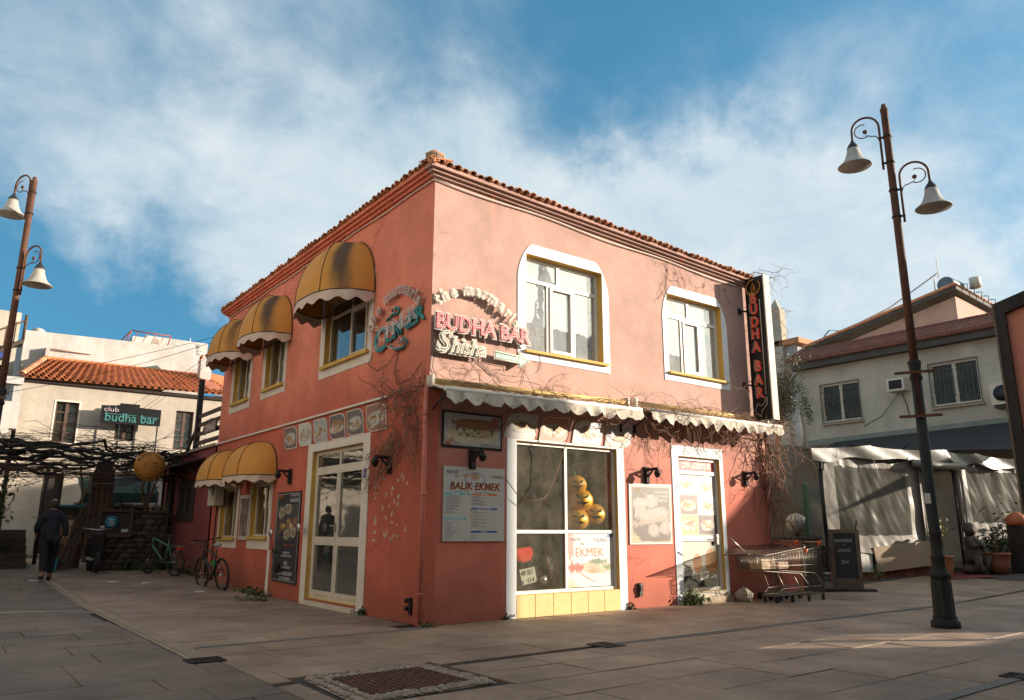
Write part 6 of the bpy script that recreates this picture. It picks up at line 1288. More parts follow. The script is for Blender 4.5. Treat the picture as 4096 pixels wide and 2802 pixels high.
MB().box(-2.08, -1.82, 12.6, 13.2, z0+.35, z0+.75).build('body', 'black_gloss', t, bevel=.05); MB().box(-2.06, -1.84, 12.6, 13.15, z0+.75, z0+.83).build('seat', 'rubber', t, bevel=.03)
MB().box(-2.1, -1.8, 12.2, 12.3, z0+.35, z0+.95).build('leg_shield', 'black_gloss', t, bevel=.03); MB().tube([(-2.3, 12.35, z0+1.05), (-1.95, 12.25, z0+1.0), (-1.6, 12.35, z0+1.05)], .015, 6).build('handlebar', 'steel', t); MB().box(-2.05, -1.85, 12.5, 13.25, z0+.28, z0+.35).build('footboard', 'sheet', t)
def shrub(name, label, x, y_, z, r_, h_, n, size, m_, seed, stems=5, pot=None, group=None, asp=.45):
    t = thing(name, label, 'plant', (x, y_, z), 0, group); rd = random.Random(seed); z1 = z
    if pot:
        pr, ph = pot; MB().lathe([(pr*.68, z), (pr*.92, z+ph*.55), (pr, z+ph*.9), (pr*1.08, z+ph*.92), (pr*1.08, z+ph), (pr*.9, z+ph), (pr*.85, z+ph*.9), (0, z+ph*.9)], (x, y_, 0), 20).build('pot', 'terracotta_pot', t); z1 = z+ph*.9
    mb = MB(); tips = []
    for k in range(stems):
        a = rd.random()*6.28; q = Vector((x+r_*.7*rd.random()*math.cos(a), y_+r_*.7*rd.random()*math.sin(a), z1+h_*rd.uniform(.7, 1))); p0 = Vector((x, y_, z1)); m_id = p0.lerp(q, .5)+Vector((rd.gauss(0, .04), rd.gauss(0, .04), 0))
        pts = [p0, m_id, q]; mb.tube([tuple(p) for p in pts], [.014, .01, .004], 5); tips += [tuple(p0.lerp(m_id, w)) for w in (.6, .9)]+[tuple(m_id.lerp(q, w)) for w in (.2, .4, .6, .8, 1)]
    mb.build('stem', 'vine_bark', t); mb = MB(); leaves(mb, tips, n, size, rd, r_*.28, asp); mb.build('foliage', m_, t, fix=False); return t
mat('terracotta_pot', (.36, .13, .07), .75, .25, 4, .2, 40)
shrub('potted_shrub', 'leafy green shrub by the cream wall at the far left', -4.05, 14.2, .9, .45, 1.3, 420, .13, 'leaf', 5, 7, (.2, .3)); shrub('yard_plant', 'low grey green plant between the walking man and the dark doorway', -2.9, 14.0, 1.1, .35, .35, 160, .1, 'leaf_dark', 6, 5)
shrub('yard_plant', 'ferny plant growing behind the stone wall near the arched door', -1.35, 14.0, 1.2, .4, .8, 260, .12, 'leaf', 7, 6); shrub('yard_plant', 'small upright plant on the stone wall next to the downpipe', -.32, 13.1, 1.55, .12, .3, 50, .09, 'leaf_yellow', 8, 3)
t = thing('drain_stack', 'bundle of old downpipes on the corner of the pink annex', 'pipe', (-.12, 13.6, 0))
for k in range(3): MB().tube([(-.08-.07*k, 13.4+.25*k, gh(0, 13.5)), (-.08-.07*k, 13.4+.25*k, 2.9)], .035, 7).build('pipe', 'iron', t)
# ================================================================== right: tavern tent, white house
TX = FV(11.8, 1.28, 18.9, -.55)
mat('tarp', (.19, .165, .14), .38, .18, 1.2, .3, 6, spec=.6); mat('tarp_side', (.15, .135, .115), .7, .25, 1.2, .4, 5)
mt, N, L, b = nodes('clear_vinyl'); b.inputs['Base Color'].default_value = (.13, .12, .095, 1); b.inputs['Roughness'].default_value = .2; b.inputs['Specular IOR Level'].default_value = .9
tr = N.new('ShaderNodeBsdfTransparent'); tr.inputs[0].default_value = (.8, .8, .76, 1); ms = N.new('ShaderNodeMixShader'); g = N.new('ShaderNodeTexCoord'); nz = N.new('ShaderNodeTexNoise'); nz.inputs['Scale'].default_value = 1.6; nz.inputs['Detail'].default_value = 7; L.new(g.outputs['Object'], nz.inputs['Vector'])
mr_ = N.new('ShaderNodeMapRange'); L.new(nz.outputs['Fac'], mr_.inputs[0]); mr_.inputs[1].default_value = .3; mr_.inputs[2].default_value = .7; mr_.inputs[3].default_value = .35; mr_.inputs[4].default_value = .75
L.new(mr_.outputs[0], ms.inputs[0]); L.new(tr.outputs[0], ms.inputs[1]); L.new(b.outputs[0], ms.inputs[2]); L.new(ms.outputs[0], N['Material Output'].inputs[0]); MATS['clear_vinyl'] = mt
T0 = thing('tarp_tent', 'grey tarpaulin tent with clear vinyl windows beside the salmon house', 'tent', (14, .9, gh(14, .9)))
def ztop(u): return 3.13+.05*math.sin(u*2.1)+.08*abs(math.sin(u*1.35))+.02*u/7
def fold(u, v, seed=0):   # drapery: hangs from the top corners, gathers into a bowl of creases
    return .03*mnoise.noise(Vector((u*2.6+seed, v*1.1, 1)))+.008*mnoise.noise(Vector((u*7+v*3, v*2.4, seed)))
def drape(u0, u1, v0, v1, f, u, v):
    s = (u-u0)/(u1-u0); q = (v-v0)/(v1-v0); r_ = math.hypot((s-.5)*1.5, q-1.05); 
    return .022*math.sin(r_*11+2*mnoise.noise(Vector((s*2, q*2, f))))*max(0, 1-q)**.7*(.4+abs(s-.5)*1.4)+.10*math.sin(math.pi*s)*(1-q)**2
def panel(u0, u1, vb, win, f, name='panel'):
    wu0, wu1, wv0, wv1 = win; o = thing_part = None
    nu, nv = 70, 60
    def P(s, q):
        u = u0+(u1-u0)*s; vt = ztop(u)-.12; v = vb+.06*math.sin(s*5+f)+(vt-vb)*q; return (u, .03+fold(u, v, f)+drape(u0, u1, vb, 3.1, f, u, v), v)
    A, B_ = MB(TX), MB(TX); V = [P(i/nu, j/nv) for j in range(nv+1) for i in range(nu+1)]; FA_, FB_ = [], []
    for j in range(nv):
        for i in range(nu):
            u, _, v = V[j*(nu+1)+i]; fc = (j*(nu+1)+i, j*(nu+1)+i+1, (j+1)*(nu+1)+i+1, (j+1)*(nu+1)+i)
            (FB_ if (wu0 < u < wu1 and wv0 < v < wv1) else FA_).append(fc)
    A.add(V, FA_, True); B_.add(V, FB_, True); o = A.build(name, 'tarp', T0, fix=False); B_.build('vinyl_window', 'clear_vinyl', o, fix=False)
panel(.12, 3.35, .70, (.45, 2.85, 1.12, 2.78), 1.0, 'front_panel'); panel(4.78, 7.5, .85, (5.1, 7.15, 1.45, 2.82), 4.0, 'front_panel')
MB(TX).surf(lambda s, q: (3.27+.2*s+.10*q*math.sin(s*9), .06+.05*math.sin(s*12+q*2), .45+2.55*q), 12, 20).build('door_curtain', 'tarp', T0); MB(TX).surf(lambda s, q: (4.66+.22*s, .06+.05*math.sin(s*12+q*3), .3+2.65*q), 12, 20).build('door_curtain', 'tarp', T0)
# valance of sagging cloth along the ridge
for a, b_, z0, z1, sag in ((-.3, 1.7, 3.20, 3.36, .02), (1.55, 4.4, 3.34, 3.36, .05), (4.2, 5.6, 3.36, 3.30, .05), (5.4, 7.6, 3.31, 3.22, .05)):
    MB(TX).surf(lambda s, q: (a+(b_-a)*s, .10+.05*math.sin(s*7+q*2)+.05*(1-q), z0+(z1-z0)*s-sag*math.sin(math.pi*s)-(.30+.05*math.sin(s*8+a))*(1-q)), 40, 8).build('ridge_flap', 'tarp', T0)
    MB(TX).surf(lambda s, q: (a+(b_-a)*s, .05-2.2*q, z0+(z1-z0)*s-sag*math.sin(math.pi*s)*(1-q)-.25*q+.04*math.sin(s*11+q*5)), 30, 8).build('top_sheet', 'tarp', T0)
MB(TX).tube([(3.05, .16, 2.96), (3.9, .20, 2.90), (4.9, .16, 2.94)], .10, 10).tube([(3.05, .16, 2.96), (4.9, .16, 2.94)], .06, 8).build('rolled_flap', 'tarp', T0)
for u in (.5, 1.7, 2.9, 4.6, 5.3, 6.5): MB(TX).tube([(u, .14, 3.1), (u+.02, .15, 2.78)], .008, 4).build('tie', 'black_metal', T0)
# side wall of the tent (over the low wall with the fence)
TS = FV(9.0, 3.6, 11.8, 1.28)
MB(TS).surf(lambda s, q: (3.64*s, .02+.05*mnoise.noise(Vector((s*5, q*3, 3)))+.03*math.sin(s*14+q*6), .9+(2.3+.3*math.sin(s*2.5)*(1-s)+.05)*q), 40, 24).build('side_panel', 'tarp_side', T0)
for u in (0.1, 3.3, 4.7, 7.4): MB(TX).tube([(u, -.03, .3), (u, -.03, 3.1)], .03, 6).build('pole', 'black_metal', T0)
MB().quad((11, 5.0, .1), (20, 3.2, .1), (20, 3.2, 3.1), (11, 5.0, 3.1)).build('back_cloth', 'room_dark', T0, fix=False)
# base wall of the tent: brick plinth, plywood and painted boards
t = thing('plinth_wall', 'low reddish brick plinth under the tarpaulin tent', 'wall', (13.5, .9, gh(13.5, .9)))
for k in range(10): a = .3+.32*k; MB(TX).box(a, a+.305, -.2, .0, gh(13, 0)-.1, .28+.01*k).build('block', 'brick', t) if mat('brick', (.22, .07, .045), .9, .3, 5, .3, 20, tint=.25) else None
t = thing('plywood_sheet', 'large scuffed plywood sheet leaning below the vinyl window', 'board', (14, .8, .3)); MB(TX).prism([(1.52, .27), (3.45, .42), (3.42, 1.02), (1.42, .86)], .10, .13).build('sheet', 'ply', t) if mat('ply', (.34, .24, .16), .75, .25, 1.5, .1, 40, c2=(.16, .11, .08), thr=.62) else None
t = thing('white_board', 'narrow white painted board between chalkboard and plywood', 'board', (12.9, .9, .25)); MB(TX).prism([(.95, .28), (1.38, .28), (1.42, .85), (.95, .85)], .06, .08).build('sheet', 'sheet', t)
# low wall beyond the house with fence, green post, ball lamp
t = thing('low_wall', 'low wall, red painted near the house and bare grey at its end', 'wall', (8.7, .2, 0))
MB().box(7.87, 8.95, .06, .36, 0, 1.08).build('painted_part', PAINT, t); MB().box(8.95, 9.62, .04, .36, 0, 1.08).build('bare_part', 'mortar_dark', t); MB().box(8.90, 9.0, .03, .06, .35, .98).build('flaked_edge', 'mortar', t); MB().box(7.87, 9.66, .02, .38, 1.08, 1.13).build('coping', 'mortar_dark', t)
t = thing('mesh_fence', 'green welded mesh fence standing on the low wall', 'fence', (9.2, .2, 1.13)); mat('fence_green', (.012, .07, .045), .5, .2, 6)
o = MB().box(9.42, 9.50, .16, .24, 1.13, 2.20).build('post', 'fence_green', t); MB().add([(9.41, .15, 2.20), (9.51, .15, 2.20), (9.51, .25, 2.20), (9.41, .25, 2.20), (9.46, .2, 2.27)], [(0, 1, 4), (1, 2, 4), (2, 3, 4), (3, 0, 4)]).build('cap', 'fence_green', o)
mb = MB()
for k in range(38): x = 7.95+.055*k; mb.tube([(x, .2, 1.15), (x, .2, 1.35), (x, .17, 1.39), (x, .2, 1.43), (x, .2, 2.02), (x, .17, 2.06), (x, .2, 2.10), (x, .2, 2.18)], .0035, 3)
mb.build('vertical_wire', 'fence_green', t, kind='stuff'); mb = MB()
for z in (1.2, 1.35, 1.43, 1.63, 1.83, 2.02, 2.10): mb.tube([(7.93, .2, z), (10.0, .2, z)], .004, 3)
mb.build('horizontal_wire', 'fence_green', t, kind='stuff')
t = thing('ball_lamp', 'round white glass globe lamp behind the mesh fence', 'lamp', (9.55, .42, 1.13)); MB().ball((9.50, .5, 1.40), .215, 20, 14).build('globe', 'globe_white', t) if mat('globe_white', (.55, .50, .44), .25, .08, 2) else None; MB().lathe([(.06, 1.1), (.08, 1.2), (.05, 1.22)], (9.50, .5, 0), 10).build('base', 'black_metal', t)
mb = MB(); rnd = random.Random(31); shoots(mb, lambda r_: (r_.uniform(8.9, 10.2), r_.uniform(0, .3), r_.uniform(.7, 1.2)), 60, 14, .8, .006, rnd, .10, lambda p: (p.x, min(p.y, .3), max(p.z, .05)), .7, .2, None, 1); tag(mb.build('dry_creeper', 'vine_twig', fix=False), 'dry brown creeper spilling over the end of the low wall', 'vine')
# chalkboard
t = thing('chalkboard', 'tall narrow chalkboard on a timber foot with handwritten price', 'chalkboard', (10.35, -.2, gh(10.3, 0))); zb = gh(10.3, 0); FC = FV(10.00, .08, 10.42, -.42)
MB(FC).ring([(.60, zb+1.24), (.0, zb+1.24), (.0, zb+.02), (.60, zb+.02)], [(.52, zb+1.16), (.08, zb+1.16), (.08, zb+.24), (.52, zb+.24)], 0, .05).build('frame', 'timber_grey', t) if mat('timber_grey', (.17, .12, .085), .8, .3, 3) else None
MB(FC).box(.08, .52, .005, .02, zb+.24, zb+1.16).build('slate', 'slate', t) if mat('slate', (.035, .04, .04), .7, .25, 3) else None
MB(FC).box(-.25, .8, -.2, .3, zb, zb+.035).build('foot', 'timber_dark', t); MB(FC).box(.05, .3, -.03, .0, zb+1.16, zb+1.22).tube([(.52, .03, zb+1.1), (.58, .03, zb+1.42)], .015, 5).build('clip_and_stick', 'timber_dark', t)
mat('chalk', (.5, .48, .44), .9)
for s_, v, sz in (('SEMAVERDE', .98, .085), ('V', .90, .07), ('DESIRAS', .78, .085), ('20 tl', .54, .10)):
    mb = MB(FC); text(mb, s_, .28, zb+v, .024, sz, sx=.8, rot=.03); mb.build('lettering', 'chalk', t, fix=False)
# pots, shrub, statue, mat, globe
zc_ = gh(13.8, -.5); shrub('potted_bush', 'yellow green bush in a terracotta pot behind the street lamp', 13.75, -.5, zc_, .30, 1.05, 300, .085, 'leaf_yellow', 11, 9, (.24, .55)); shrub('potted_bush', 'dark low plant in the wide terracotta pot right of the statue', 16.4, -.65, gh(16.4, 0), .5, .5, 260, .11, 'leaf_dark', 12, 8, (.30, .50))
shrub('hedge_plant', 'dark green hedge shrub behind the statue at the right', 17.6, -.4, gh(17.6, 0), .9, 1.3, 900, .11, 'leaf_dark', 13, 14); shrub('wall_weed', 'tuft of green weeds at the foot of the plywood sheet', 12.9, .62, gh(12.9, 0), .22, .22, 160, .06, 'leaf', 14, 6)
t = thing('animal_statue', 'dark stone statue of a crouching animal figure by the tent doorway', 'statue', (15.75, -.35, gh(15.75, 0))); z = gh(15.75, 0); mat('statue_stone', (.07, .05, .038), .8, .35, 5, .8, 12)
MB().ball((15.75, -.35, z+.12), .30, 14, 8, (1.2, .9, .5)).build('rock_base', 'statue_stone', t); mb = MB()
mb.ball((15.78, -.35, z+.42), .24, 16, 12, (1, .85, 1.25)).ball((15.72, -.38, z+.78), .19, 16, 12, (.95, .85, 1.2)).build('body', 'statue_stone', t)
mb = MB(); mb.ball((15.62, -.42, z+1.10), .17, 16, 12, (1, .9, 1)).ball((15.50, -.5, z+1.06), .085, 12, 8); mb.build('head', 'statue_stone', t)
for s_ in (-1, 1): MB().ball((15.66+.13*s_, -.36, z+1.22), .055, 10, 7).build('ear', 'statue_stone', t); MB().tube([(15.72+.16*s_, -.4, z+.88), (15.68+.22*s_, -.55, z+.66), (15.58+.08*s_, -.62, z+.72)], [.07, .06, .045], 8).build('arm', 'statue_stone', t); MB().tube([(15.78+.18*s_, -.4, z+.35), (15.66+.26*s_, -.62, z+.40), (15.62+.24*s_, -.6, z+.08)], [.11, .10, .07], 8).build('leg', 'statue_stone', t)
tag(MB().add([(13.95, -.72, gh(13.95, 0)+.012), (15.2, -1.05, gh(15.2, 0)+.012), (16.2, .05, gh(16.2, 0)+.012), (14.9, .35, gh(14.9, 0)+.012)], [(0, 1, 2, 3)]).build('red_mat', 'mat_red', fix=False), 'dark red mat on the ground before the tent doorway', 'mat') if mat('mat_red', (.16, .025, .02), .95, .2, 6) else None
t = thing('globe_planter', 'orange half globe on a dark pedestal at the right edge', 'planter', (17.2, -.9, gh(17.2, 0))); z = gh(17.2, 0); MB().box(16.95, 17.5, -1.15, -.75, z, z+1.15).build('pedestal', 'timber_dark', t); MB().lathe([(.25, z+1.15), (.27, z+1.25), (.24, z+1.36), (.14, z+1.46), (0, z+1.5)], (17.15, -.95, 0), 20).build('globe', 'globe_orange', t) if mat('globe_orange', (.42, .11, .04), .5, .2, 3) else None
# ================================================================== white house behind (faces the square sideways)
XW = 21.0
W0 = thing('white_house', 'aged white two storey house with brown roof and barred windows on the right', 'building', (XW, 4, gh(XW, 4)))
FWH = lambda u, d, v: (XW-d, u, v)
wins = [(4.93, 6.44, 5.17, 6.60), (.92, 2.44, 5.29, 6.73)]
us = sorted({-1.2, 7.4, .92, 2.44, 4.93, 6.44}); mb = MB(FWH)
vs_ = [.3, 5.17, 5.29, 6.60, 6.73, 7.5]
for i in range(len(us)-1):
    for j in range(len(vs_)-1):
        a, b_, c, d = us[i], us[i+1], vs_[j], vs_[j+1]
        if any(h[0] <= a+1e-6 and b_ <= h[1]+1e-6 and h[2] <= c+1e-6 and d <= h[3]+1e-6 for h in wins): continue
        mb.quad((a, 0, c), (b_, 0, c), (b_, 0, d), (a, 0, d))
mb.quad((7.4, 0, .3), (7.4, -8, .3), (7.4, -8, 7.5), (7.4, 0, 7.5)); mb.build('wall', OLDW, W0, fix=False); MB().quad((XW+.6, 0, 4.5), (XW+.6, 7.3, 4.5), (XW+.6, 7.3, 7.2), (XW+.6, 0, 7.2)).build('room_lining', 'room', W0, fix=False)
for a, b_, c, d in wins:
    o = MB(FWH).ring([(b_, d), (a, d), (a, c), (b_, c)], [(b_-.07, d-.07), (a+.07, d-.07), (a+.07, c+.07), (b_-.07, c+.07)], -.12, -.05).build('window', 'pvc_beige', W0)
    MB(FWH).box((a+b_)/2-.06, (a+b_)/2+.06, -.115, -.055, c+.07, d-.07).build('mullion', 'pvc_beige', o); MB(FWH).box(a+.07, b_-.07, -.10, -.095, c+.07, d-.07).build('pane', 'pane_far', o)
    MB(FWH).quad((a, -.12, c), (b_, -.12, c), (b_, 0, c), (a, 0, c)).quad((a, -.12, d), (b_, -.12, d), (b_, 0, d), (a, 0, d)).quad((a, -.12, c), (a, -.12, d), (a, 0, d), (a, 0, c)).quad((b_, -.12, c), (b_, -.12, d), (b_, 0, d), (b_, 0, c)).build('reveal', OLDW, o, fix=False)
    MB(FWH).box(a-.06, b_+.06, 0, .10, c-.10, c-.04).build('sill', 'mortar', W0)
    g_ = MB(FWH); k0 = .05
    g_.ring([(b_+.02, d+.02), (a-.02, d+.02), (a-.02, c-.02), (b_+.02, c-.02)], [(b_, d), (a, d), (a, c), (b_, c)], k0, k0+.02)
    for v in (c+.28, d-.28): g_.tube([(a, k0, v), (b_, k0, v)], .009, 4)
    n = 12
    for i in range(1, n):
        u = a+(b_-a)*i/n; g_.tube([(u, k0, c+.28), (u, k0, d-.28)], .008, 4)
        if i % 2:
            for s_ in (-1, 1):
                g_.tube([(u+s_*.045*math.sin(q*math.pi), k0, c+.42+.25*q) for q in np.linspace(0, 1, 7)], .006, 3); g_.tube([(u+s_*.045*math.sin(q*math.pi), k0, c+.72+.22*q) for q in np.linspace(0, 1, 7)], .006, 3)
                g_.tube([(u+s_*(.03+.025*math.cos(q)), k0, c+.69+.025*math.sin(q)) for q in np.linspace(0, 6.3, 8)], .005, 3)
    for v in (c+.14, d-.14):
        for k in range(4):
            u = a+(b_-a)*(k+.5)/4
            for s_ in (-1, 1): g_.tube([(u+s_*.16*q, k0, v+.05*math.sin(q*math.pi)) for q in np.linspace(0, 1, 7)], .006, 3).tube([(u+s_*.16*q, k0, v-.05*math.sin(q*math.pi)) for q in np.linspace(0, 1, 7)], .006, 3)
    g_.build('window_grille', 'black_metal', W0)
# dark eave board, brown roof with rows of tiles
MB(FWH).box(-1.3, 7.45, -.1, .35, 7.28, 7.56).build('eave_board', 'slate_board', W0) if mat('slate_board', (.09, .08, .07), .8, .3, 2) else None
MB(FWH).tube([(-1.3, .42, 7.56), (7.5, .42, 7.58)], .07, 6).build('gutter', 'terracotta_brown', W0)
rf = MB().quad((XW-.45, -1.4, 7.60), (XW-.45, 7.5, 7.62), (XW+1.6, 8.0, 8.42), (XW+1.6, -1.4, 8.44)).build('roof', 'terracotta_brown', W0, fix=False)
BT = MB(); n = 8; w_ = .28; vs = [((s/n-.5)*w_, y_, .03*math.sin(s/n*4*math.pi)+(.025 if y_ == 0 else 0)) for y_ in (0, .36) for s in range(n+1)]+[((s/n-.5)*w_, 0, .03*math.sin(s/n*4*math.pi)-.01) for s in range(n+1)]
BT.add(vs, [(k, k+1, 10+k, 9+k) for k in range(n)]+[(k, k+1, 19+k, 18+k) for k in range(n)], False); BTM = BT.mesh('brown_tile_mesh', 'terracotta_brown')
for j in range(7):
    for i in range(33): inst(BTM, 'roof_tile', rf, (XW-.47+.30*j, 7.45+.06*j-.28*i, 7.62+.118*j), (R(21), 0, -math.pi/2))
RB = tile_mesh(.34, .09, .08); RBm = RB.copy(); RBm.materials.clear(); RBm.materials.append(MATS['terracotta_brown'])
for i in range(30): inst(RBm, 'ridge_tile', rf, (XW+1.6, 8.0-.33*i, 8.44), (0, 0, math.pi))
MB().tube([(XW-.45, 7.5, 7.66), (XW+1.6, 8.05, 8.5)], .10, 7).build('verge_cap', 'terracotta_brown', rf)
# upper attic block with tank
XU = 24.0
mb = MB(); mb.add([(XU, 8.3, 8.3), (XU, 2.52, 8.3), (XU, 2.52, 9.75), (XU, 8.3, 8.55), (XU+5, 2.52, 8.3), (XU+5, 2.52, 9.6)], [(0, 1, 2, 3), (1, 4, 5, 2)]); mb.build('attic_wall', 'attic_paint', W0, fix=False) if mat('attic_paint', (.52, .33, .26), .9, .15, 1.5, .2, 30) else None
mb.fr = FW
MB().add([(XU-.35, 8.6, 8.85), (XU-.35, 2.30, 10.08), (XU+5, 2.30, 9.7), (XU+5, 8.6, 8.6), (XU-.35, 8.6, 8.72), (XU-.35, 2.30, 9.92), (XU+5, 2.30, 9.55), (XU+5, 8.6, 8.45)], [(0, 1, 2, 3), (4, 5, 6, 7), (0, 1, 5, 4), (1, 2, 6, 5)]).build('attic_roof', 'slate_board', W0)
MB().tube([(XU-.35, 8.7, 8.90), (XU-.35, 2.30, 10.13)], .06, 6).tube([(XU-.35, 2.30, 10.10), (XU+5, 2.30, 9.75)], .05, 6).build('attic_eave', 'terracotta', W0)
for k in range(7): MB().tube([(XU+.3+.6*k, 2.2, 9.95-.04*k), (XU+.3+.6*k, 2.15, 10.2-.04*k), (XU+.15+.6*k, 2.3, 10.2-.04*k)], .02, 4).build('solar_bracket', 'black_metal', W0)
t = thing('water_tank', 'blue grey cylindrical water tank on the attic roof', 'water tank', (XU+.1, 2.8, 10.0)); MB().lathe([(0, -.5), (.29, -.5), (.31, -.45), (.31, .45), (.29, .5), (0, .5)], (XU+.6, 2.85, 10.32), 20, axis='x').build('drum', 'tank_blue', t) if mat('tank_blue', (.13, .17, .20), .5, .25, 3, metal=.3) else None
MB().lathe([(.0, 0), (.2, 0), (.2, .4), (0, .4)], (XU+1.4, 2.3, 10.3), 12).build('small_drum', 'pvc_beige', t); MB().tube([(XU-.2, 3.1, 10.05), (XU-.2, 3.1, 10.55)], .02, 4).tube([(XU-.3, 2.9, 10.7), (XU-.3, 4.8, 9.8), (XU-.3, 7.2, 9.15)], .03, 5).tube([(XU, 3.0, 10.6), (XU, 3.0, 11.4)], .015, 4).build('pipework', 'pvc_beige', t)
t = thing('collector_frame', 'small tilted frame on the left slope of the attic roof', 'frame', (XU-.3, 7.5, 8.9)); MB().tube([(XU-.35, 7.9, 8.95), (XU-.35, 7.4, 9.4), (XU-.35, 7.0, 9.3), (XU-.35, 7.7, 9.0)], .025, 4).build('bar', 'black_metal', t)
# wall fittings
def box_thing(name, label, cat, parts):
    t = thing(name, label, cat, (XW-.3, parts[0][1][0], parts[0][1][4])); 
    for nm, bx, m_ in parts: MB(FWH).box(*bx).build(nm, m_, t)
    return t
t = box_thing('air_conditioner', 'boxy window air conditioner sticking out between the barred windows', 'air conditioner', [('case', (3.12, 3.72, .0, .45, 5.93, 6.38), 'pvc_beige'), ('grille', (3.2, 3.64, .45, .46, 6.0, 6.30), 'dark_gap')])
for k in range(6): MB(FWH).box(3.2, 3.64, .46, .475, 6.02+.05*k, 6.03+.05*k).build('fin', 'iron', t)
t = box_thing('condenser_unit', 'air conditioner fan unit beside the dark sign frame', 'air conditioner', [('case', (-.15, .56, .0, .35, 5.08, 5.74), 'pvc_beige')]); MB(FWH).lathe([(0, 0), (.24, 0), (.25, .02), (0, .02)], (.22, .355, 5.42), 20, axis='y').build('fan_grille', 'black_metal', t)
MB(FWH).box(-.1, .5, .0, .3, 4.98, 5.06).build('bracket', 'black_metal', t)
t = thing('drain_pipe', 'grey plastic drain pipe at the left corner of the white house', 'pipe', (XW, 7.3, 4)); MB(FWH).tube([(7.32, .08, 4.4), (7.30, .08, 4.9), (7.42, .06, 5.9), (7.5, .0, 6.0)], .06, 8).build('pipe', 'pvc_beige', t)
rnd = random.Random(44); mb = MB(FWH); leaves(mb, [(7.15-.02*k, .06, 6.35-.12*k) for k in range(10)], 240, .10, rnd, .09); tag(mb.build('wall_plant', 'leaf_dark', fix=False), 'green plant growing from a crack in the white house wall', 'plant')
mb = MB(FWH); mb.tube([(3.4, .1, 5.9), (3.3, .05, 5.5), (3.25, .04, 5.0)], .015, 4).tube([(3.5, .1, 5.9), (4.2, .03, 5.2), (4.9, .03, 4.9)], .01, 4); tag(mb.build('hose', 'cable'), 'thin hoses hanging below the boxy air conditioner', 'hose')
# teal-grey fascia and dark canopy below
t = thing('shop_canopy', 'long dark canopy with grey fascia below the barred windows', 'canopy', (XW-.6, 3, 4.4)); MB(FWH).add([(7.1, .0, 4.56), (-3, .0, 4.76), (-3, .12, 4.50), (7.1, .12, 4.34), (7.1, .12, 4.56), (-3, .12, 4.76)], [(3, 2, 5, 4), (0, 1, 5, 4)]).build('fascia', 'fascia_grey', t) if mat('fascia_grey', (.22, .23, .19), .7, .2, 2) else None
MB(FWH).surf(lambda s, q: (6.0-9.0*s, .12+2.3*q, 4.42+.18*s-(.85+.25*s)*q+.05*math.sin(s*14)*q), 40, 6).build('canvas', 'canopy_dark', t) if mat('canopy_dark', (.035, .035, .035), .6, .3, 2) else None
for u in (-2, .5, 2.8, 5): MB(FWH).tube([(u, .15, 4.4), (u, 2.3, 3.6)], .025, 5).build('arm', 'black_metal', t)
# big framed board at the right edge
t = thing('board_frame', 'large dark framed board with salmon panel at the right edge', 'board', (5.4, -5.6, 0)); FR2 = FV(5.31, -5.30, 5.60, -7.25)
MB(FR2).prism([(.08, 1.5), (.08, 4.12), (1.95, 4.62), (1.95, 1.5)], -.10, -.04).build('back_sheet', 'board_salmon', t) if mat('board_salmon', (.60, .21, .14), .7, .12, 1.5) else None
MB(FR2).ring([(1.95, 4.70), (.06, 4.14), (.06, 1.45), (1.95, 1.45)], [(1.8, 4.50), (.17, 4.0), (.17, 1.6), (1.8, 1.6)], -.04, .03).build('frame', 'iron', t)
MB(FR2).box(.035, .06, -.10, .04, 1.45, 4.14).build('edge_trim', 'timber_grey', t)
for cy2, r_ in ((2.95, .13), (2.62, .10)): MB(FR2).tube([(.62+r_*math.cos(R(a)), -.03, cy2+r_*1.3*math.sin(R(a))) for a in range(70, 300, 20)], .022, 5).build('red_stroke', 'ink_redpale', t)
for u in (.12, 1.9): MB(FR2).box(u-.03, u+.03, -.2, -.1, 0, 3.0).build('post', 'iron', t)
# olive tree and distant bits between the houses
t = thing('olive_tree', 'silvery olive tree behind the right end of the salmon house', 'tree', (14.4, 4.2, gh(14.4, 4))); rnd = random.Random(9)
MB().tube([(14.5, 4.2, .2), (14.45, 4.15, 2.0), (14.3, 4.0, 3.6), (14.25, 3.9, 4.8)], [.16, .13, .09, .05], 8).build('trunk', 'vine_bark', t); mb = MB(); tips = []
for k in range(46):
    a = rnd.random()*6.28; r_ = rnd.uniform(.1, .75); q = Vector((14.35+r_*math.cos(a), 3.7+r_*1.0*math.sin(a), rnd.uniform(4.2, 6.5))); p = Vector((14.28, 3.95, rnd.uniform(3.6, 4.9))); mid = p.lerp(q, .5)+Vector((rnd.gauss(0, .1), rnd.gauss(0, .1), .1)); mb.tube([tuple(p), tuple(mid), tuple(q)], [.02, .012, .005], 4); tips += [tuple(mid.lerp(q, w)) for w in (.3, .6, .8, 1, 1.1)]
mb.build('branch', 'vine_bark', t, kind='stuff'); mb = MB(); leaves(mb, tips, 5200, .085, rnd, .13, .28); mb.build('crown', 'leaf_olive', t, fix=False)
t = thing('far_chimney', 'tall pale chimney rising beyond the blade sign', 'chimney', (31, 14.6, 5)); MB().box(30.7, 31.2, 14.2, 15.0, 3, 13.1).add([(30.7, 14.2, 13.1), (31.2, 14.2, 13.1), (31.2, 15, 13.1), (30.7, 15, 13.1), (30.95, 14.6, 13.9)], [(0, 1, 4), (1, 2, 4), (2, 3, 4), (3, 0, 4)]).build('stack', OLDW, t)
t = thing('far_house', 'distant pale house with flat red tile roof beyond the olive tree', 'building', (32, 14, 5)); MB().box(31.0, 36, 13.5, 16, 2, 11.1).build('wall', WHITEW, t); MB().box(30.7, 36, 13.2, 16.4, 11.1, 11.4).build('roof', 'terracotta', t)
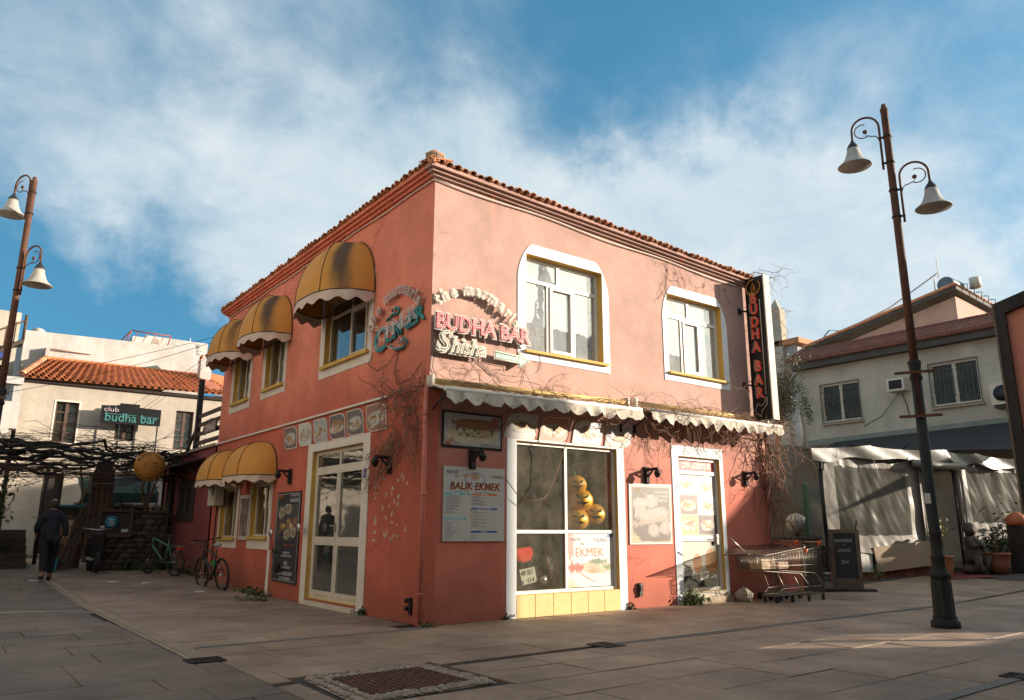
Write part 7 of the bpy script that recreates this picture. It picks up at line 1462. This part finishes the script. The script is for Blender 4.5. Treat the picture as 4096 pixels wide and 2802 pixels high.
# ================================================================== shopping carts
def make_cart(L_, loc, label, hz=1.04, w0=.36, w1=.48):
    """front of the basket at x=0, handle at x=L_"""
    t = thing('shopping_cart', label, 'shopping cart', (0, 0, 0), 0, 'shopping carts nested by the wall'); S = 'cart_wire'; lb = L_-.14
    W_ = lambda x: (w0+(w1-w0)*x/lb)/2; TOP = lambda x: .80+.14*x/lb; BOT = lambda x: .57-.08*x/lb
    mb = MB()
    for s_ in (-1, 1):
        for fz in (0, .33, .66, 1): mb.tube([(x, s_*W_(x)*(.86+.14*fz), BOT(x)+(TOP(x)-BOT(x))*fz) for x in np.linspace(0, lb, 6)], .005 if fz in (0, 1) else .0032, 4)
        n = int(lb/.042)
        for i in range(n+1): x = lb*i/n; mb.tube([(x, s_*W_(x)*.86, BOT(x)), (x+.03*x/lb, s_*W_(x), TOP(x))], .0026, 3)
    for i in range(9): y_ = -W_(lb)*.86+2*W_(lb)*.86*i/8; mb.tube([(lb, y_, BOT(lb)), (lb+.03, y_*1.16, TOP(lb))], .0026, 3)
    n = 12
    for i in range(n+1): x = lb*i/n; mb.tube([(x, -W_(x)*.86, BOT(x)), (x, W_(x)*.86, BOT(x))], .003, 3)
    mb.build('basket', S, t)
    mb = MB(); FPn = lambda u, v: (-.02+.05*(1-v), u, v); z0, z1 = .57, .80
    mb.tube([(0-.0, -w0/2*.9, z0), (-.02, -w0/2, z1), (-.02, w0/2, z1), (0, w0/2*.9, z0)], .006, 5, True)
    rr = rrect(-w0/2*.82, w0/2*.82, z0+.11, z1-.02, .04, .04, .04, .04, 4); mb.tube([(-.02, u, v) for u, v in rr], .0045, 4, True)
    for i in range(13): y_ = -w0/2*.85+w0*.85*i/12; mb.tube([(0, y_, z0), (-.015, y_, z1)], .0026, 3)
    mb.build('front_panel', S, t)
    mb = MB()
    for s_ in (-1, 1):
        mb.tube([(lb-.12, s_*.20, .48), (lb-.02, s_*.21, .47), (lb+.14, s_*.23, .30), (lb+.15, s_*.23, .14), (.75*L_*.55, s_*.17, .13), (.52, s_*.13, .12)], .008, 5)
        mb.tube([(.55, s_*.14, .55), (.70, s_*.16, .32), (.74, s_*.16, .24), (lb+.14, s_*.22, .26)], .007, 5); mb.tube([(.52, s_*.13, .12), (.72, s_*.16, .25)], .006, 4)
    mb.tube([(.52, -.13, .12), (.52, .13, .12)], .010, 5).tube([(.54, -.13, .14), (.54, .13, .14)], .007, 5)
    for i in range(5): x = .6+(lb-.55)*i/4; mb.tube([(x, -.17, .135), (x, .17, .135)], .004, 3)
    for i in range(5): y_ = -.12+.06*i; mb.tube([(.52, y_, .13), (lb+.1, y_*1.4, .145)], .003, 3)
    mb.build('chassis', S, t)
    for s_ in (-1, 1): MB().tube([(lb+.0, s_*w1/2, .90), (L_-.02, s_*w1/2, .97), (L_, s_*w1/2, hz)], .008, 5).build('upright', S, t)
    h = MB().tube([(L_, -w1/2, hz), (L_, w1/2, hz)], .014, 8).build('handle', 'handle_tan', t); MB().tube([(L_-.02, -w1/2+.03, hz-.07), (L_-.02, w1/2-.03, hz-.07)], .005, 5).build('coin_rail', S, t)
    for s_ in (-1, 1): MB().tube([(L_-.05, s_*w1/2, hz-.06), (L_, s_*w1/2, hz-.005), (L_+.01, s_*w1/2, hz+.02)], [.014, .028, .022], 8).tube([(L_, s_*(w1/2-.05), hz), (L_, s_*(w1/2+.01), hz)], .022, 8).build('handle_end', 'plastic_orange', h)
    wl_ = MB().lathe([(0, -.014), (.05, -.014), (.055, -.008), (.055, .008), (.05, .014), (0, .014)], (0, 0, 0), 14, axis='y').mesh('castor', 'rubber')
    for x, y_ in ((.56, -.12), (.56, .12), (lb+.13, -.23), (lb+.13, .23)):
        w = inst(wl_, 'wheel', t, (x, y_, .056), (0, 0, rnd.uniform(-.4, .4))); MB().box(-.02, .02, -.022, -.016, -.01, .075).box(-.02, .02, .016, .022, -.01, .075).box(-.02, .02, -.016, .016, .068, .075).build('fork', 'iron', w)
    OFF[t.name] = Vector((0, 0, 0)); t.location = loc; return t
mat('cart_wire', (.26, .22, .18), .45, .3, 10, metal=.7); mat('handle_tan', (.45, .30, .17), .5, .15, 5); mat('plastic_orange', (.75, .13, .02), .4, .1, 5); rnd = random.Random(1)
make_cart(1.38, (6.20, -.66, gh(6.5, 0)), 'shopping cart at the front of the nearer row, closest to the door', .90)
make_cart(1.38, (6.66, -.66, 0), 'shopping cart at the back of the nearer row with its handle fully visible')
make_cart(1.30, (6.62, -.24, 0), 'shopping cart standing against the wall behind the nearer row', 1.05)
t = thing('wire_grate', 'large rusty wire grate lying across the shopping carts', 'grate', (6.6, -.45, .9)); mb = MB()
GA, GB, GC, GD = Vector((5.42, -.72, .83)), Vector((7.3, -.90, .86)), Vector((8.0, -.14, .99)), Vector((6.5, -.06, .95))
GZ = lambda s, q: tuple(GA.lerp(GB, s).lerp(GD.lerp(GC, s), q)+Vector((0, 0, .02*math.sin(s*7+q*3))))
for i in range(41): s = i/40; mb.tube([GZ(s, q) for q in (0, .5, 1)], .0035, 3)
for j in range(16): q = j/15; mb.tube([GZ(s, q) for s in np.linspace(0, 1, 8)], .0035, 3)
mb.build('mesh', 'rusty_iron', t, kind='stuff'); mb = MB(); mb.tube([GZ(0, 0), GZ(.5, 0), GZ(1, 0), GZ(1, 1), GZ(.5, 1), GZ(0, 1)], .006, 4, True).build('edge_wire', 'rusty_iron', t)
t = thing('aluminium_stick', 'pale stick poking up from the wire grate', 'stick', (6.1, -.5, .9)); MB().tube([(5.88, -.52, 1.12), (6.34, -.48, .87)], .012, 6).build('stick', 'chrome_dull', t)
t = thing('cardboard_box', 'crushed cardboard pieces lying in the nearer shopping cart', 'box', (6.5, -.66, .56)); MB().box(6.35, 6.75, -.80, -.55, .59, .76).build('carton', 'handle_tan', t); MB().box(6.9, 7.2, -.76, -.55, .58, .70).build('carton', 'canvas_white', t)
# boulder and weeds at the door
MBr = MB().ball((6.62, -.20, .10), .165, 9, 7, (1.1, .9, .85), .14, 5); tag(MBr.build('boulder', 'rock_grey', bevel=0), 'rough grey boulder at the foot of the right door surround', 'rock') if mat('rock_grey', (.36, .31, .25), .9, .35, 5, .8, 12, c2=(.42, .24, .15), thr=.6) else None
def tuft(label, pts, n, size, sp, m_='leaf', seed=0, name='weed_tuft'):
    rd = random.Random(seed); mb = MB(); leaves(mb, pts, n, size, rd, sp, .5); 
    mb.v = [(x, y, max(z, .004)) for x, y, z in mb.v]; tag(mb.build(name, m_, fix=False), label, 'weeds') if 'bush' in name else tag(mb.build('weeds', m_, fix=False), kind='stuff')
tuft('leafy green bush at the left foot of the right-hand door', [(5.18+.06*k, -.10-.02*(k % 3), .05+.03*(k % 4)) for k in range(6)], 420, .07, .07, 'leaf', 1, 'weed_bush')
tuft('grass tufts between the corner house base and the bicycles', [(-.06-.05*(k % 3), 5.6+.12*k, .02) for k in range(12)], 260, .09, .04, 'leaf', 2)
tuft('small weeds at the foot of the house corner', [(-.1+.03*k, -.12, .015) for k in range(8)], 90, .05, .025, 'leaf', 3)
tuft('weed sprigs beside the left pilaster of the shop window', [(1.3+.05*k, -.03, .015) for k in range(4)], 60, .05, .02, 'leaf_dark', 4)
tuft('weed sprigs beside the right pilaster of the shop window', [(3.84, -.03, .02), (3.9, -.04, .03), (3.86, -.03, .1)], 70, .05, .02, 'leaf_dark', 5)
tuft('weeds in the paving joint in front of the middle of the side wall', [(-.45-.06*k, 4.75+.07*k, .01) for k in range(6)], 120, .07, .04, 'leaf', 6)
tuft('strip of green growth along the foot of the pink annex', [(-.08, 10.0+.3*k, gh(0, 10+.3*k)+.03) for k in range(12)], 300, .1, .06, 'leaf_dark', 7)
tuft('green growth at the foot of the stone wall behind the teal bicycle', [(-1.2+.2*k, 12.7, gh(0, 12.7)+.05) for k in range(6)], 260, .1, .08, 'leaf_dark', 8)
tuft('weeds beside the low wall and the chalkboard', [(8.6+.12*k, -.02, .02) for k in range(8)], 120, .05, .03, 'leaf', 9)
tuft('tuft of grass at the right jamb of the double door', [(-.05, 1.70, .03), (-.08, 1.66, .05)], 60, .07, .02, 'leaf', 10)
for k, (x, y_, s_, lab) in enumerate(((-3.39, 10.6, .09, 'crumpled white paper by the gutter behind the walking man'), (-2.0, 9.7, .11, 'flat white scrap on the paving left of the annex'), (-1.45, 9.2, .09, 'thin white scrap on the paving nearer the bicycles'), (-.92, 7.0, .10, 'white scrap of paper in front of the black bicycle'))):
    z = gh(x, y_)+.006; tag(MB().add([(x-s_, y_-.05, z), (x+s_*.8, y_-.06, z), (x+s_, y_+.05, z+.012), (x-s_*.7, y_+.06, z+.02)], [(0, 1, 2, 3)]).build('paper_scrap', 'paper', fix=False), lab, 'litter') if mat('paper', (.62, .58, .52), .8, .1) else None
# ================================================================== bicycles
def make_bike(name, label, frame_m, steer=.35, rack=False, basket=False):
    t = thing(name, label, 'bicycle', (0, 0, 0)); r_ = .335; wb = 1.04
    def wheel(x, nm):
        o = MB().tube([(x+r_*math.cos(a)*.955, 0, r_+r_*math.sin(a)*.955) for a in np.linspace(0, 2*math.pi, 32, endpoint=False)], .022, 6, True).build('wheel', 'rubber', t)
        MB().tube([(x+.292*math.cos(a), 0, r_+.292*math.sin(a)) for a in np.linspace(0, 2*math.pi, 32, endpoint=False)], .010, 4, True).build('rim', 'black_metal', o)
        mb = MB(); 
        for k in range(18): a = k*math.pi/9; mb.tube([(x, .03*(-1)**k, r_), (x+.29*math.cos(a), 0, r_+.29*math.sin(a))], .0016, 3)
        mb.tube([(x, -.05, r_), (x, .05, r_)], .02, 8).build('spokes_and_hub', 'steel', o); return o
    wheel(0, 'rear'); fw = wheel(wb, 'front')
    for ch in [fw]+list(fw.children): pass
    bbx, bbz = .42, .30; seat = (.26, 0, .80); head = (.86, 0, .86); hl = (.90, 0, .70)
    MB().tube([(bbx, 0, bbz), seat], .018, 7).tube([(bbx, 0, bbz), hl], .022, 7).tube([(.29, 0, .70), head], .019, 7).tube([head, hl], .022, 7).build('frame', frame_m, t)
    mb = MB()
    for s_ in (-1, 1): mb.tube([(bbx, s_*.03, bbz), (0, s_*.055, r_)], .011, 5).tube([(0, s_*.055, r_), (.28, s_*.02, .70)], .010, 5)
    mb.build('rear_stays', frame_m, t); mb = MB()
    for s_ in (-1, 1): mb.tube([(hl[0]+.01, s_*.045, .68), (wb, s_*.055, r_)], .016, 6)
    mb.tube([(hl[0]+.01, -.045, .69), (hl[0]+.01, .045, .69)], .02, 6).build('fork', 'black_metal', t)
    MB().tube([(.26, 0, .80), (.235, 0, .90)], .013, 6).build('seat_post', 'steel', t); MB().ball((.20, 0, .925), .12, 12, 8, (1.15, .62, .3)).build('saddle', 'saddle_grey' if not rack else 'rubber', t)
    MB().tube([(.86, 0, .86), (.84, 0, .97), (.90, 0, 1.0)], .015, 6).build('stem', 'black_metal', t); MB().tube([(.80, -.31, 1.03), (.88, -.15, 1.02), (.90, 0, 1.0), (.88, .15, 1.02), (.80, .31, 1.03)], .012, 6).build('handlebar', 'black_metal', t)
    for s_ in (-1, 1): MB().tube([(.79, s_*.32, 1.03), (.84, s_*.22, 1.025)], .018, 6).build('grip', 'rubber', t); MB().tube([(.86, s_*.20, 1.01), (.93, s_*.28, .99)], .006, 4).build('brake_lever', 'steel', t)
    MB().lathe([(0, -.008), (.09, -.006), (.09, .006), (0, .008)], (bbx, .05, bbz), 18, axis='y').tube([(bbx, .06, bbz), (bbx+.12, .07, bbz-.12)], .01, 5).tube([(bbx, -.06, bbz), (bbx-.12, -.07, bbz+.12)], .01, 5).build('crankset', 'iron', t)
    for q in ((bbx+.12, .11, bbz-.12), (bbx-.12, -.11, bbz+.12)): MB().box(q[0]-.045, q[0]+.045, q[1]-.03, q[1]+.03, q[2]-.01, q[2]+.01).build('pedal', 'rubber', t)
    MB().tube([(bbx, .05, bbz+.088), (0, .05, r_+.04)], .004, 4).tube([(bbx, .05, bbz-.088), (0, .05, r_-.04)], .004, 4).build('chain', 'iron', t)
    MB().tube([(.88, .04, .98), (.98, .05, .88), (.92, .02, .74)], .004, 4).tube([(.86, -.04, .98), (.7, -.02, .84), (.3, -.02, .72)], .004, 4).build('brake_cable', 'cable', t)
    if rack: MB().tube([(.2, -.05, .72), (-.22, -.06, .70)], .007, 5).tube([(.2, .05, .72), (-.22, .06, .70)], .007, 5).tube([(-.2, -.06, .70), (0, -.06, r_)], .006, 4).tube([(-.2, .06, .70), (0, .06, r_)], .006, 4).build('rack', frame_m, t); MB().box(-.22, -.08, -.05, .05, .62, .69).build('reflector', 'ink_red', t)
    if basket: MB().box(.98, 1.22, -.17, .17, .78, 1.0).build('front_basket', 'black_metal', t)
    return t
mat('saddle_grey', (.32, .30, .28), .6, .2); mat('frame_teal', (.08, .20, .16), .4, .2, 5); mat('frame_black', (.03, .03, .028), .35, .2, 5)
bk = make_bike('bicycle', 'black mountain bike leaning against the salmon side wall', 'frame_black'); bk.location = (-.42, 7.22, .0); bk.rotation_euler = (R(-6), 0, R(96))
b2 = make_bike('bicycle', 'teal city bicycle with rear rack in front of the stone wall', 'frame_teal', rack=True); b2.location = (-.48, 10.75, gh(0, 10.8)-.01); b2.rotation_euler = (R(-5), R(-2), R(113))
MB().tube([(.26, .06, .62), (.34, .09, .55), (.30, .02, .48), (.22, .05, .55)], .02, 6, True).build('cable_lock', 'stem_green', bk)
# ================================================================== street lamps
mat('lamp_black', (.014, .015, .013), .75, .35, 6, .4, 30, c2=(.16, .08, .035), thr=.66); mat('lamp_rust', (.11, .045, .025), .8, .35, 5, .4, 40, c2=(.09, .05, .035), thr=.56); mat('shade_white', (.36, .33, .29), .55, .2, 5, .1, 30, c2=(.20, .16, .13), thr=.66); mat('shade_in', (.45, .35, .26), .7, .2, 4)
def make_lamp(zs_):
    t = thing('street_lamp', 'x', 'street lamp', (0, 0, 0), 0, 'street lamps with two bell shades'); K = 'lamp_black'
    MB().lathe([(.175, -.02), (.18, .03), (.175, .08), (.15, .10), (.145, .13)], n=24).build('foot', K, t)
    MB().lathe([(.145, .13), (.125, .15), (.118, .55), (.112, .62)], n=48, mod=lambda a, h: 1+.07*math.cos(a*8)).build('fluted_base', K, t)
    MB().lathe([(.112, .62), (.125, .64), (.135, .665), (.13, .69), (.10, .71), (.085, .78), (.08, .88), (.09, .895), (.09, .92), (.075, .935), (.072, 1.2), (.08, 1.21), (.08, 1.235), (.072, 1.25), (.07, 3.35)], n=24).build('lower_shaft', K, t)
    MB().lathe([(.07, 3.35), (.085, 3.37), (.085, 3.41), (.073, 3.43), (.075, 3.52), (.085, 3.58), (.09, 3.63), (.075, 3.645), (.065, 3.65)], n=24).build('collar', K, t)
    MB().lathe([(.058, 3.64), (.056, 5.5), (.052, 7.62), (.058, 7.63), (.058, 7.68), (.04, 7.69), (.035, 7.75), (.02, 7.76), (0, 7.76)], n=20).build('upper_shaft', 'lamp_rust', t)
    for z in (3.46, 2.83): MB().box(-.27, .27, -.10, -.08, z-.02, z+.02).box(-.03, .03, -.085, -.05, 2.83, 3.46).build('sign_bracket', 'rusty_iron', t)
    for s_, z in ((-1, zs_[0]), (1, zs_[1])):
        # main arm: clamps to the shaft, arches over, drops into the shade
        X_ = lambda q: s_*q
        pts = [(X_(.10), 0, z-.95), (X_(.10), 0, z-.30)]+[(X_(.295-.195*math.cos(a)), 0, z-.22+.20*math.sin(a)) for a in np.linspace(.1, math.pi-.1, 12)]+[(X_(.49), 0, z-.30), (X_(.495), 0, z-.40)]
        o = MB().tube(pts, .017, 8).build('arm', 'lamp_rust', t)
        sc = [(X_(.112), 0, z-.46), (X_(.13), 0, z-.40), (X_(.17), 0, z-.365), (X_(.215), 0, z-.36)]+[(X_(.335+.115*math.cos(R(a))), 0, z-.245+.115*math.sin(R(a))) for a in np.linspace(232, 470, 18)]
        MB().tube(sc, .009, 6).build('scroll', 'lamp_rust', o); MB().ball((X_(.30), 0, z-.26), .036, 10, 6, (1, .6, 1)).tube([(X_(.30), 0, z-.26), (X_(.28), 0, z-.36)], .006, 5).build('rosette', 'lamp_rust', o)
        for q in (z-.42, z-.85): MB().lathe([(.066, q-.015), (.07, q), (.066, q+.015)], n=16).box(X_(.06) if s_ > 0 else -.12, X_(.12) if s_ > 0 else -.06, -.015, .015, q-.012, q+.012).build('clamp', 'iron', o)
        zs = z-.38
        sh = MB().lathe([(.028, zs), (.035, zs-.03), (.05, zs-.04), (.085, zs-.10), (.09, zs-.12)], (X_(.495), 0, 0), 24).build('cap', 'black_metal', t)
        MB().lathe([(.085, zs-.115), (.10, zs-.20), (.135, zs-.30), (.175, zs-.36), (.235, zs-.41), (.25, zs-.425), (.245, zs-.43)], (X_(.495), 0, 0), 36).build('lamp_shade', 'shade_white', t, fix=False)
        MB().lathe([(.080, zs-.12), (.095, zs-.20), (.13, zs-.30), (.17, zs-.362), (.23, zs-.413), (.244, zs-.429)], (X_(.495), 0, 0), 36).build('shade_lining', 'shade_in', t, fix=False)
        MB().lathe([(.0, zs-.22), (.08, zs-.22), (.09, zs-.20), (0, zs-.18)], (X_(.495), 0, 0), 20).build('reflector', 'iron', t)
    return t
lm = make_lamp((7.62, 6.72)); l2 = make_lamp((7.86, 6.34))
lm['label'] = 'tall rusty street lamp with two bell shades standing at the right'; lm.location = (5.63, -4.12, 0); lm.rotation_euler = (0, 0, math.atan2(-.908, .418))
l2['label'] = 'street lamp with two bell shades at the left edge against the sky'; l2.location = (-4.67, 7.05, gh(0, 7)); l2.rotation_euler = (0, 0, R(-57))
t = lm; MB().box(-.075, .0, -.078, -.074, 1.62, 1.76).build('sticker', 'sheet', t)
# ================================================================== walking man
mat('cloth_navy', (.012, .016, .024), .85, .2, 8); mat('cloth_dark', (.012, .013, .017), .9, .2, 8); mat('skin', (.28, .15, .10), .6, .1, 5); mat('hair', (.03, .022, .018), .8, .2)
def skin_body(name, V, E, rad, m_, parent, sub=2):
    me = bpy.data.meshes.new(name); me.from_pydata(V, E, []); o = bpy.data.objects.new(name, me); col.objects.link(o)
    sk = o.modifiers.new('s', 'SKIN'); su = o.modifiers.new('u', 'SUBSURF'); su.levels = sub; su.render_levels = sub
    for i, v in enumerate(me.skin_vertices[0].data): v.radius = (rad[i] if isinstance(rad[i], tuple) else (rad[i], rad[i])); v.use_root = (i == 0)
    dg = bpy.context.evaluated_depsgraph_get(); dg.update(); m2 = bpy.data.meshes.new_from_object(o.evaluated_get(dg)); bpy.data.objects.remove(o)
    for p in m2.polygons: p.use_smooth = True
    m2.materials.clear(); m2.materials.append(MATS[m_]); o = bpy.data.objects.new(name, m2); col.objects.link(o); o.parent = parent; return o
px_, py_ = -3.16, 10.68; pm = thing('person', 'man in dark jacket and trousers walking away up the left-hand street', 'person', (0, 0, 0)); OFF[pm.name] = Vector((0, 0, 0))
# facing +y; metres; one continuous body
V = [(0, 0, .98), (0, .0, 1.14), (0, .02, 1.34), (0, .02, 1.50), (0, .03, 1.58), (0, .045, 1.68), (0, .05, 1.76),
     (.10, 0, .93), (.11, .16, .52), (.10, .10, .10), (.11, .24, .05), (-.10, 0, .93), (-.10, -.06, .50), (-.11, -.22, .13), (-.12, -.10, .04),
     (.19, .02, 1.46), (.27, -.03, 1.18), (.31, .03, .93), (.315, .05, .85), (-.19, .02, 1.46), (-.28, .04, 1.20), (-.25, .22, 1.04), (-.24, .27, .99)]
E_b = [(0, 1), (1, 2), (2, 3), (3, 4), (4, 5), (5, 6), (0, 7), (7, 8), (8, 9), (9, 10), (0, 11), (11, 12), (12, 13), (13, 14), (3, 15), (15, 16), (16, 17), (17, 18), (3, 19), (19, 20), (20, 21), (21, 22)]
rd_ = [(.13, .10), (.13, .10), (.14, .10), (.09, .075), .05, .085, .07, .08, .06, .05, .04, .08, .06, .05, .04, .05, .045, .04, .035, .05, .045, .04, .035]
skin_body('body', V, E_b, rd_, 'skin', pm)
Vj = [(0, 0, .90), (0, -.005, 1.0), (0, .0, 1.15), (0, .015, 1.34), (0, .015, 1.48), (0, .028, 1.58), (.19, .015, 1.44), (.275, -.03, 1.18), (.31, .025, .95), (-.19, .015, 1.44), (-.285, .04, 1.20), (-.255, .20, 1.05)]
skin_body('jacket', Vj, [(0, 1), (1, 2), (2, 3), (3, 4), (4, 5), (4, 6), (6, 7), (7, 8), (4, 9), (9, 10), (10, 11)], [(.175, .135), (.175, .135), (.17, .13), (.185, .14), (.165, .135), (.085, .085), .09, .075, .062, .09, .075, .062], 'cloth_navy', pm)
Vt = [(0, 0, .98), (.10, 0, .92), (.112, .155, .52), (.10, .105, .13), (-.10, 0, .92), (-.10, -.06, .50), (-.11, -.20, .17)]
skin_body('trousers', Vt, [(0, 1), (1, 2), (2, 3), (0, 4), (4, 5), (5, 6)], [(.16, .125), .115, .09, .075, .115, .09, .075], 'cloth_dark', pm)
for s_, y_, z in ((.11, .13, .045), (-.115, -.19, .075)): MB().ball((s_, y_+.06, z), .055, 12, 8, (.9, 2.6, .85)).build('shoe', 'rubber', pm)
MB().ball((0, .045, 1.70), .098, 18, 12, (.88, 1.05, 1.18)).build('head', 'skin', pm); MB().ball((0, .03, 1.69), .104, 18, 12, (.90, 1.02, 1.05)).build('hair', 'hair', pm)
for s_ in (-1, 1): MB().ball((.09*s_, .05, 1.69), .026, 8, 6, (.4, .7, 1.2)).build('ear', 'skin', pm)
MB().ball((0, .15, 1.685), .018, 8, 6, (.8, 1.2, 1.4)).build('nose', 'skin', pm)
for (hx, hy, hz_), fwd_ in (((.318, .055, .83), Vector((.0, .25, -1))), ((-.238, .285, .975), Vector((0, .5, -.85)))):
    fwd_.normalize(); o = MB().ball((hx, hy, hz_), .042, 10, 8, (.5, .8, 1.1)).build('hand', 'skin', pm)
    for k in range(4): p = Vector((hx, hy-.025+.017*k, hz_-.03)); l_ = (.062, .072, .068, .052)[k]; MB().tube([tuple(p), tuple(p+fwd_*l_*.6), tuple(p+fwd_*l_+Vector((-.012*(1 if hx > 0 else -1), 0, .004)))], [.0095, .009, .007], 6).build('finger', 'skin', o)
    MB().tube([(hx, hy+.03, hz_+.01), (hx-.01, hy+.05, hz_-.02), (hx-.01, hy+.05, hz_-.045)], [.011, .010, .008], 6).build('thumb', 'skin', o)
pm.location = (px_, py_, gh(px_, py_)); pm.rotation_euler = (0, 0, R(6)); pm.scale = (.96, .96, .96)
# ================================================================== out of view: blocks added to shape sun and shade, trees, hills
mat('stone_house', (.36, .29, .22), .9, .2, 1.2, .3, 20); mat('stone_dark', (.10, .075, .055), .9, .2, 1.2, .3, 20); mat('far_hill', (.09, .085, .07), .95, .35, .01)
t = thing('south_shade_block', 'unseen house block added on the south side to shade the square', 'building', (0, -11, 0))  # unseen, added to keep the paving and lower front in shade
MB().box(-13, 12.4, -16, -10.5, 0, 8.15).build('wall', WHITEB, t); MB().add([(-13.3, -16.3, 8.15), (12.6, -16.3, 8.15), (12.6, -10.3, 8.15), (-13.3, -10.3, 8.15), (-13.3, -13.2, 8.4), (12.6, -13.2, 8.4)], [(0, 1, 5, 4), (3, 2, 5, 4), (0, 3, 4), (1, 2, 5), (0, 1, 2, 3)]).build('roof', 'terracotta_brown', t)
for i in range(8):
    for z in (1.0, 4.2): x = -11.5+2.6*i; o = MB().box(x, x+1.0, -10.5, -10.46, z, z+1.4).build('window', 'pane_dark', t); MB().box(x-.5, x, -10.5, -10.45, z, z+1.4).box(x+1, x+1.5, -10.5, -10.45, z, z+1.4).build('shutter', 'timber', o)
t = thing('sun_gap_wall', 'unseen high wall added for shade, its opening cut to throw a sun patch', 'wall', (11.4, -10.5, 0))  # added out of view: shades the corner, its gap lets sun through
for a, b_, c, d in ((12.4, 12.75, 0, 8.15), (15.2, 18.3, 0, 8.15), (12.75, 15.2, 0, 2.55), (12.75, 15.2, 3.3, 8.15)): MB().box(a, b_, -10.75, -10.5, c, d).build('wall_section', 'stone_house', t)
rnd = random.Random(6); mb = MB(); leaves(mb, [(12.8+.2*k, -10.45, 3.35-.12*(k % 4)) for k in range(13)], 150, .13, rnd, .14, .5); tag(mb.build('dapple_leaves', 'leaf_dark', fix=False), 'unseen leaves added in the wall opening to dapple the sun', 'vine')  # added leaves break up the sun falling through the gap
t = thing('east_shade_walls', 'unseen thin walls added to shade the foot of the front', 'building', (24, -11, 0)); MB().box(18.3, 24.2, -11.5, -10.5, 0, 4.85).build('wall', 'stone_house', t)  # unseen thin walls, heights set for the shade along the front's foot
MB().add([(24.2, -10.5, 0), (28.2, -10.5, 0), (28.2, -10.5, 6.7), (26.1, -10.5, 7.85), (24.2, -10.5, 6.6), (24.2, -11.2, 0), (28.2, -11.2, 0), (28.2, -11.2, 6.7), (26.1, -11.2, 7.85), (24.2, -11.2, 6.6)], [(0, 1, 2, 3, 4), (5, 6, 7, 8, 9), (0, 4, 9, 5), (1, 2, 7, 6), (2, 3, 8, 7), (3, 4, 9, 8)]).build('gable_shade', CREAM, t)  # gable outline added to cast slanting shade on the front's right end
MB().box(28.2, 46, -11.5, -10.5, 0, 5.85).build('wall', 'stone_house', t)
t = thing('west_bounce_block', 'unseen block added on the west side to bounce sun onto the side wall', 'building', (-10, 2, 0)); MB().box(-16, -9.5, -10, 9.0, 0, 9.5).build('wall', WHITEB, t); MB().box(-16, -9.4, 9.0, 18.5, 0, 9.2).build('wall', 'stone_dark', t)  # added unseen: pale half bounces sun on the side wall, dark half spares pergola
for i in range(6):
    for z in (1.0, 4.0, 6.9): y_ = -8.5+2.7*i; o = MB().box(-9.5, -9.46, y_, y_+.9, z, z+1.4).build('window', 'pane_dark', t); MB().box(-9.5, -9.44, y_-.45, y_, z, z+1.4).box(-9.5, -9.44, y_+.9, y_+1.35, z, z+1.4).build('shutter', 'timber', o)
t = thing('rear_shade_block', 'unseen block added behind the salmon house to shade the left yard', 'building', (7, 15, 0)); MB().box(3.9, 12, 12, 19, 0, 4.3).build('wall', CREAM, t)  # unseen block, put here so the yard's lower walls fall in shade
def tree(label, x, y_, z0, zc, rx, rz, n, seed, size=.16, m_='leaf_dark'):
    t = thing('tree', label, 'tree', (x, y_, z0)); rd = random.Random(seed); MB().tube([(x, y_, z0), (x+.05, y_, (z0+zc)/2), (x, y_+.05, zc)], [.2, .15, .09], 8).build('trunk', 'vine_bark', t)
    mb = MB(); tips = []
    for k in range(50):
        a = rd.random()*6.28; r_ = rx*math.sqrt(rd.random()); q = Vector((x+r_*math.cos(a), y_+r_*math.sin(a), zc+rz*rd.uniform(-.8, 1)*math.sqrt(max(0.05, 1-(r_/rx)**2)))); p = Vector((x, y_, zc-.6*rz+rd.uniform(0, .6))); mid = p.lerp(q, .5); mb.tube([tuple(p), tuple(mid), tuple(q)], [.04, .02, .008], 4); tips += [tuple(mid.lerp(q, w)) for w in (.3, .6, .9, 1.05)]
    mb.build('branch', 'vine_bark', t, kind='stuff'); mb = MB(); leaves(mb, tips, n, size, rd, .25, .5); mb.build('crown', m_, t, fix=False)
tree('street tree beside the west block', -7.6, 9.5, .1, 4.6, 1.6, 1.6, 2600, 4)
tree('street tree near the south end of the west block', -8.0, -3.5, 0, 4.8, 1.7, 1.6, 2200, 5)
# mountain ridge seen only in the window reflections
mb = MB(); prof = [(-175, 3), (-150, 6), (-120, 9), (-100, 11), (-80, 12.5), (-66, 14.8), (-58, 16.6), (-52, 15.9), (-48, 14.2), (-44, 12.4), (-38, 11.2), (-25, 9), (-10, 5), (0, 2)]
N_ = 180; vs = []
for i in range(N_+1):
    a = -175+175*i/N_; e = np.interp(a, [p[0] for p in prof], [p[1] for p in prof])+.5*mnoise.noise(Vector((a*.25, 0, 0)))+.2*mnoise.noise(Vector((a*1.1, 3, 0)))
    D = 900; h_ = math.tan(R(max(e, .5)))*D
    for k in range(5): q = k/4; d_ = D-300*(1-q); vs.append((d_*math.cos(R(a)), d_*math.sin(R(a)), -3+h_*q**1.3+(8*mnoise.noise(Vector((a*.5, q*4, 1))) if 0 < k < 4 else 0)))
mb.add(vs, [(i*5+k, (i+1)*5+k, (i+1)*5+k+1, i*5+k+1) for i in range(N_) for k in range(4)], True); tag(mb.build('hills', 'far_hill', fix=False), kind='structure')
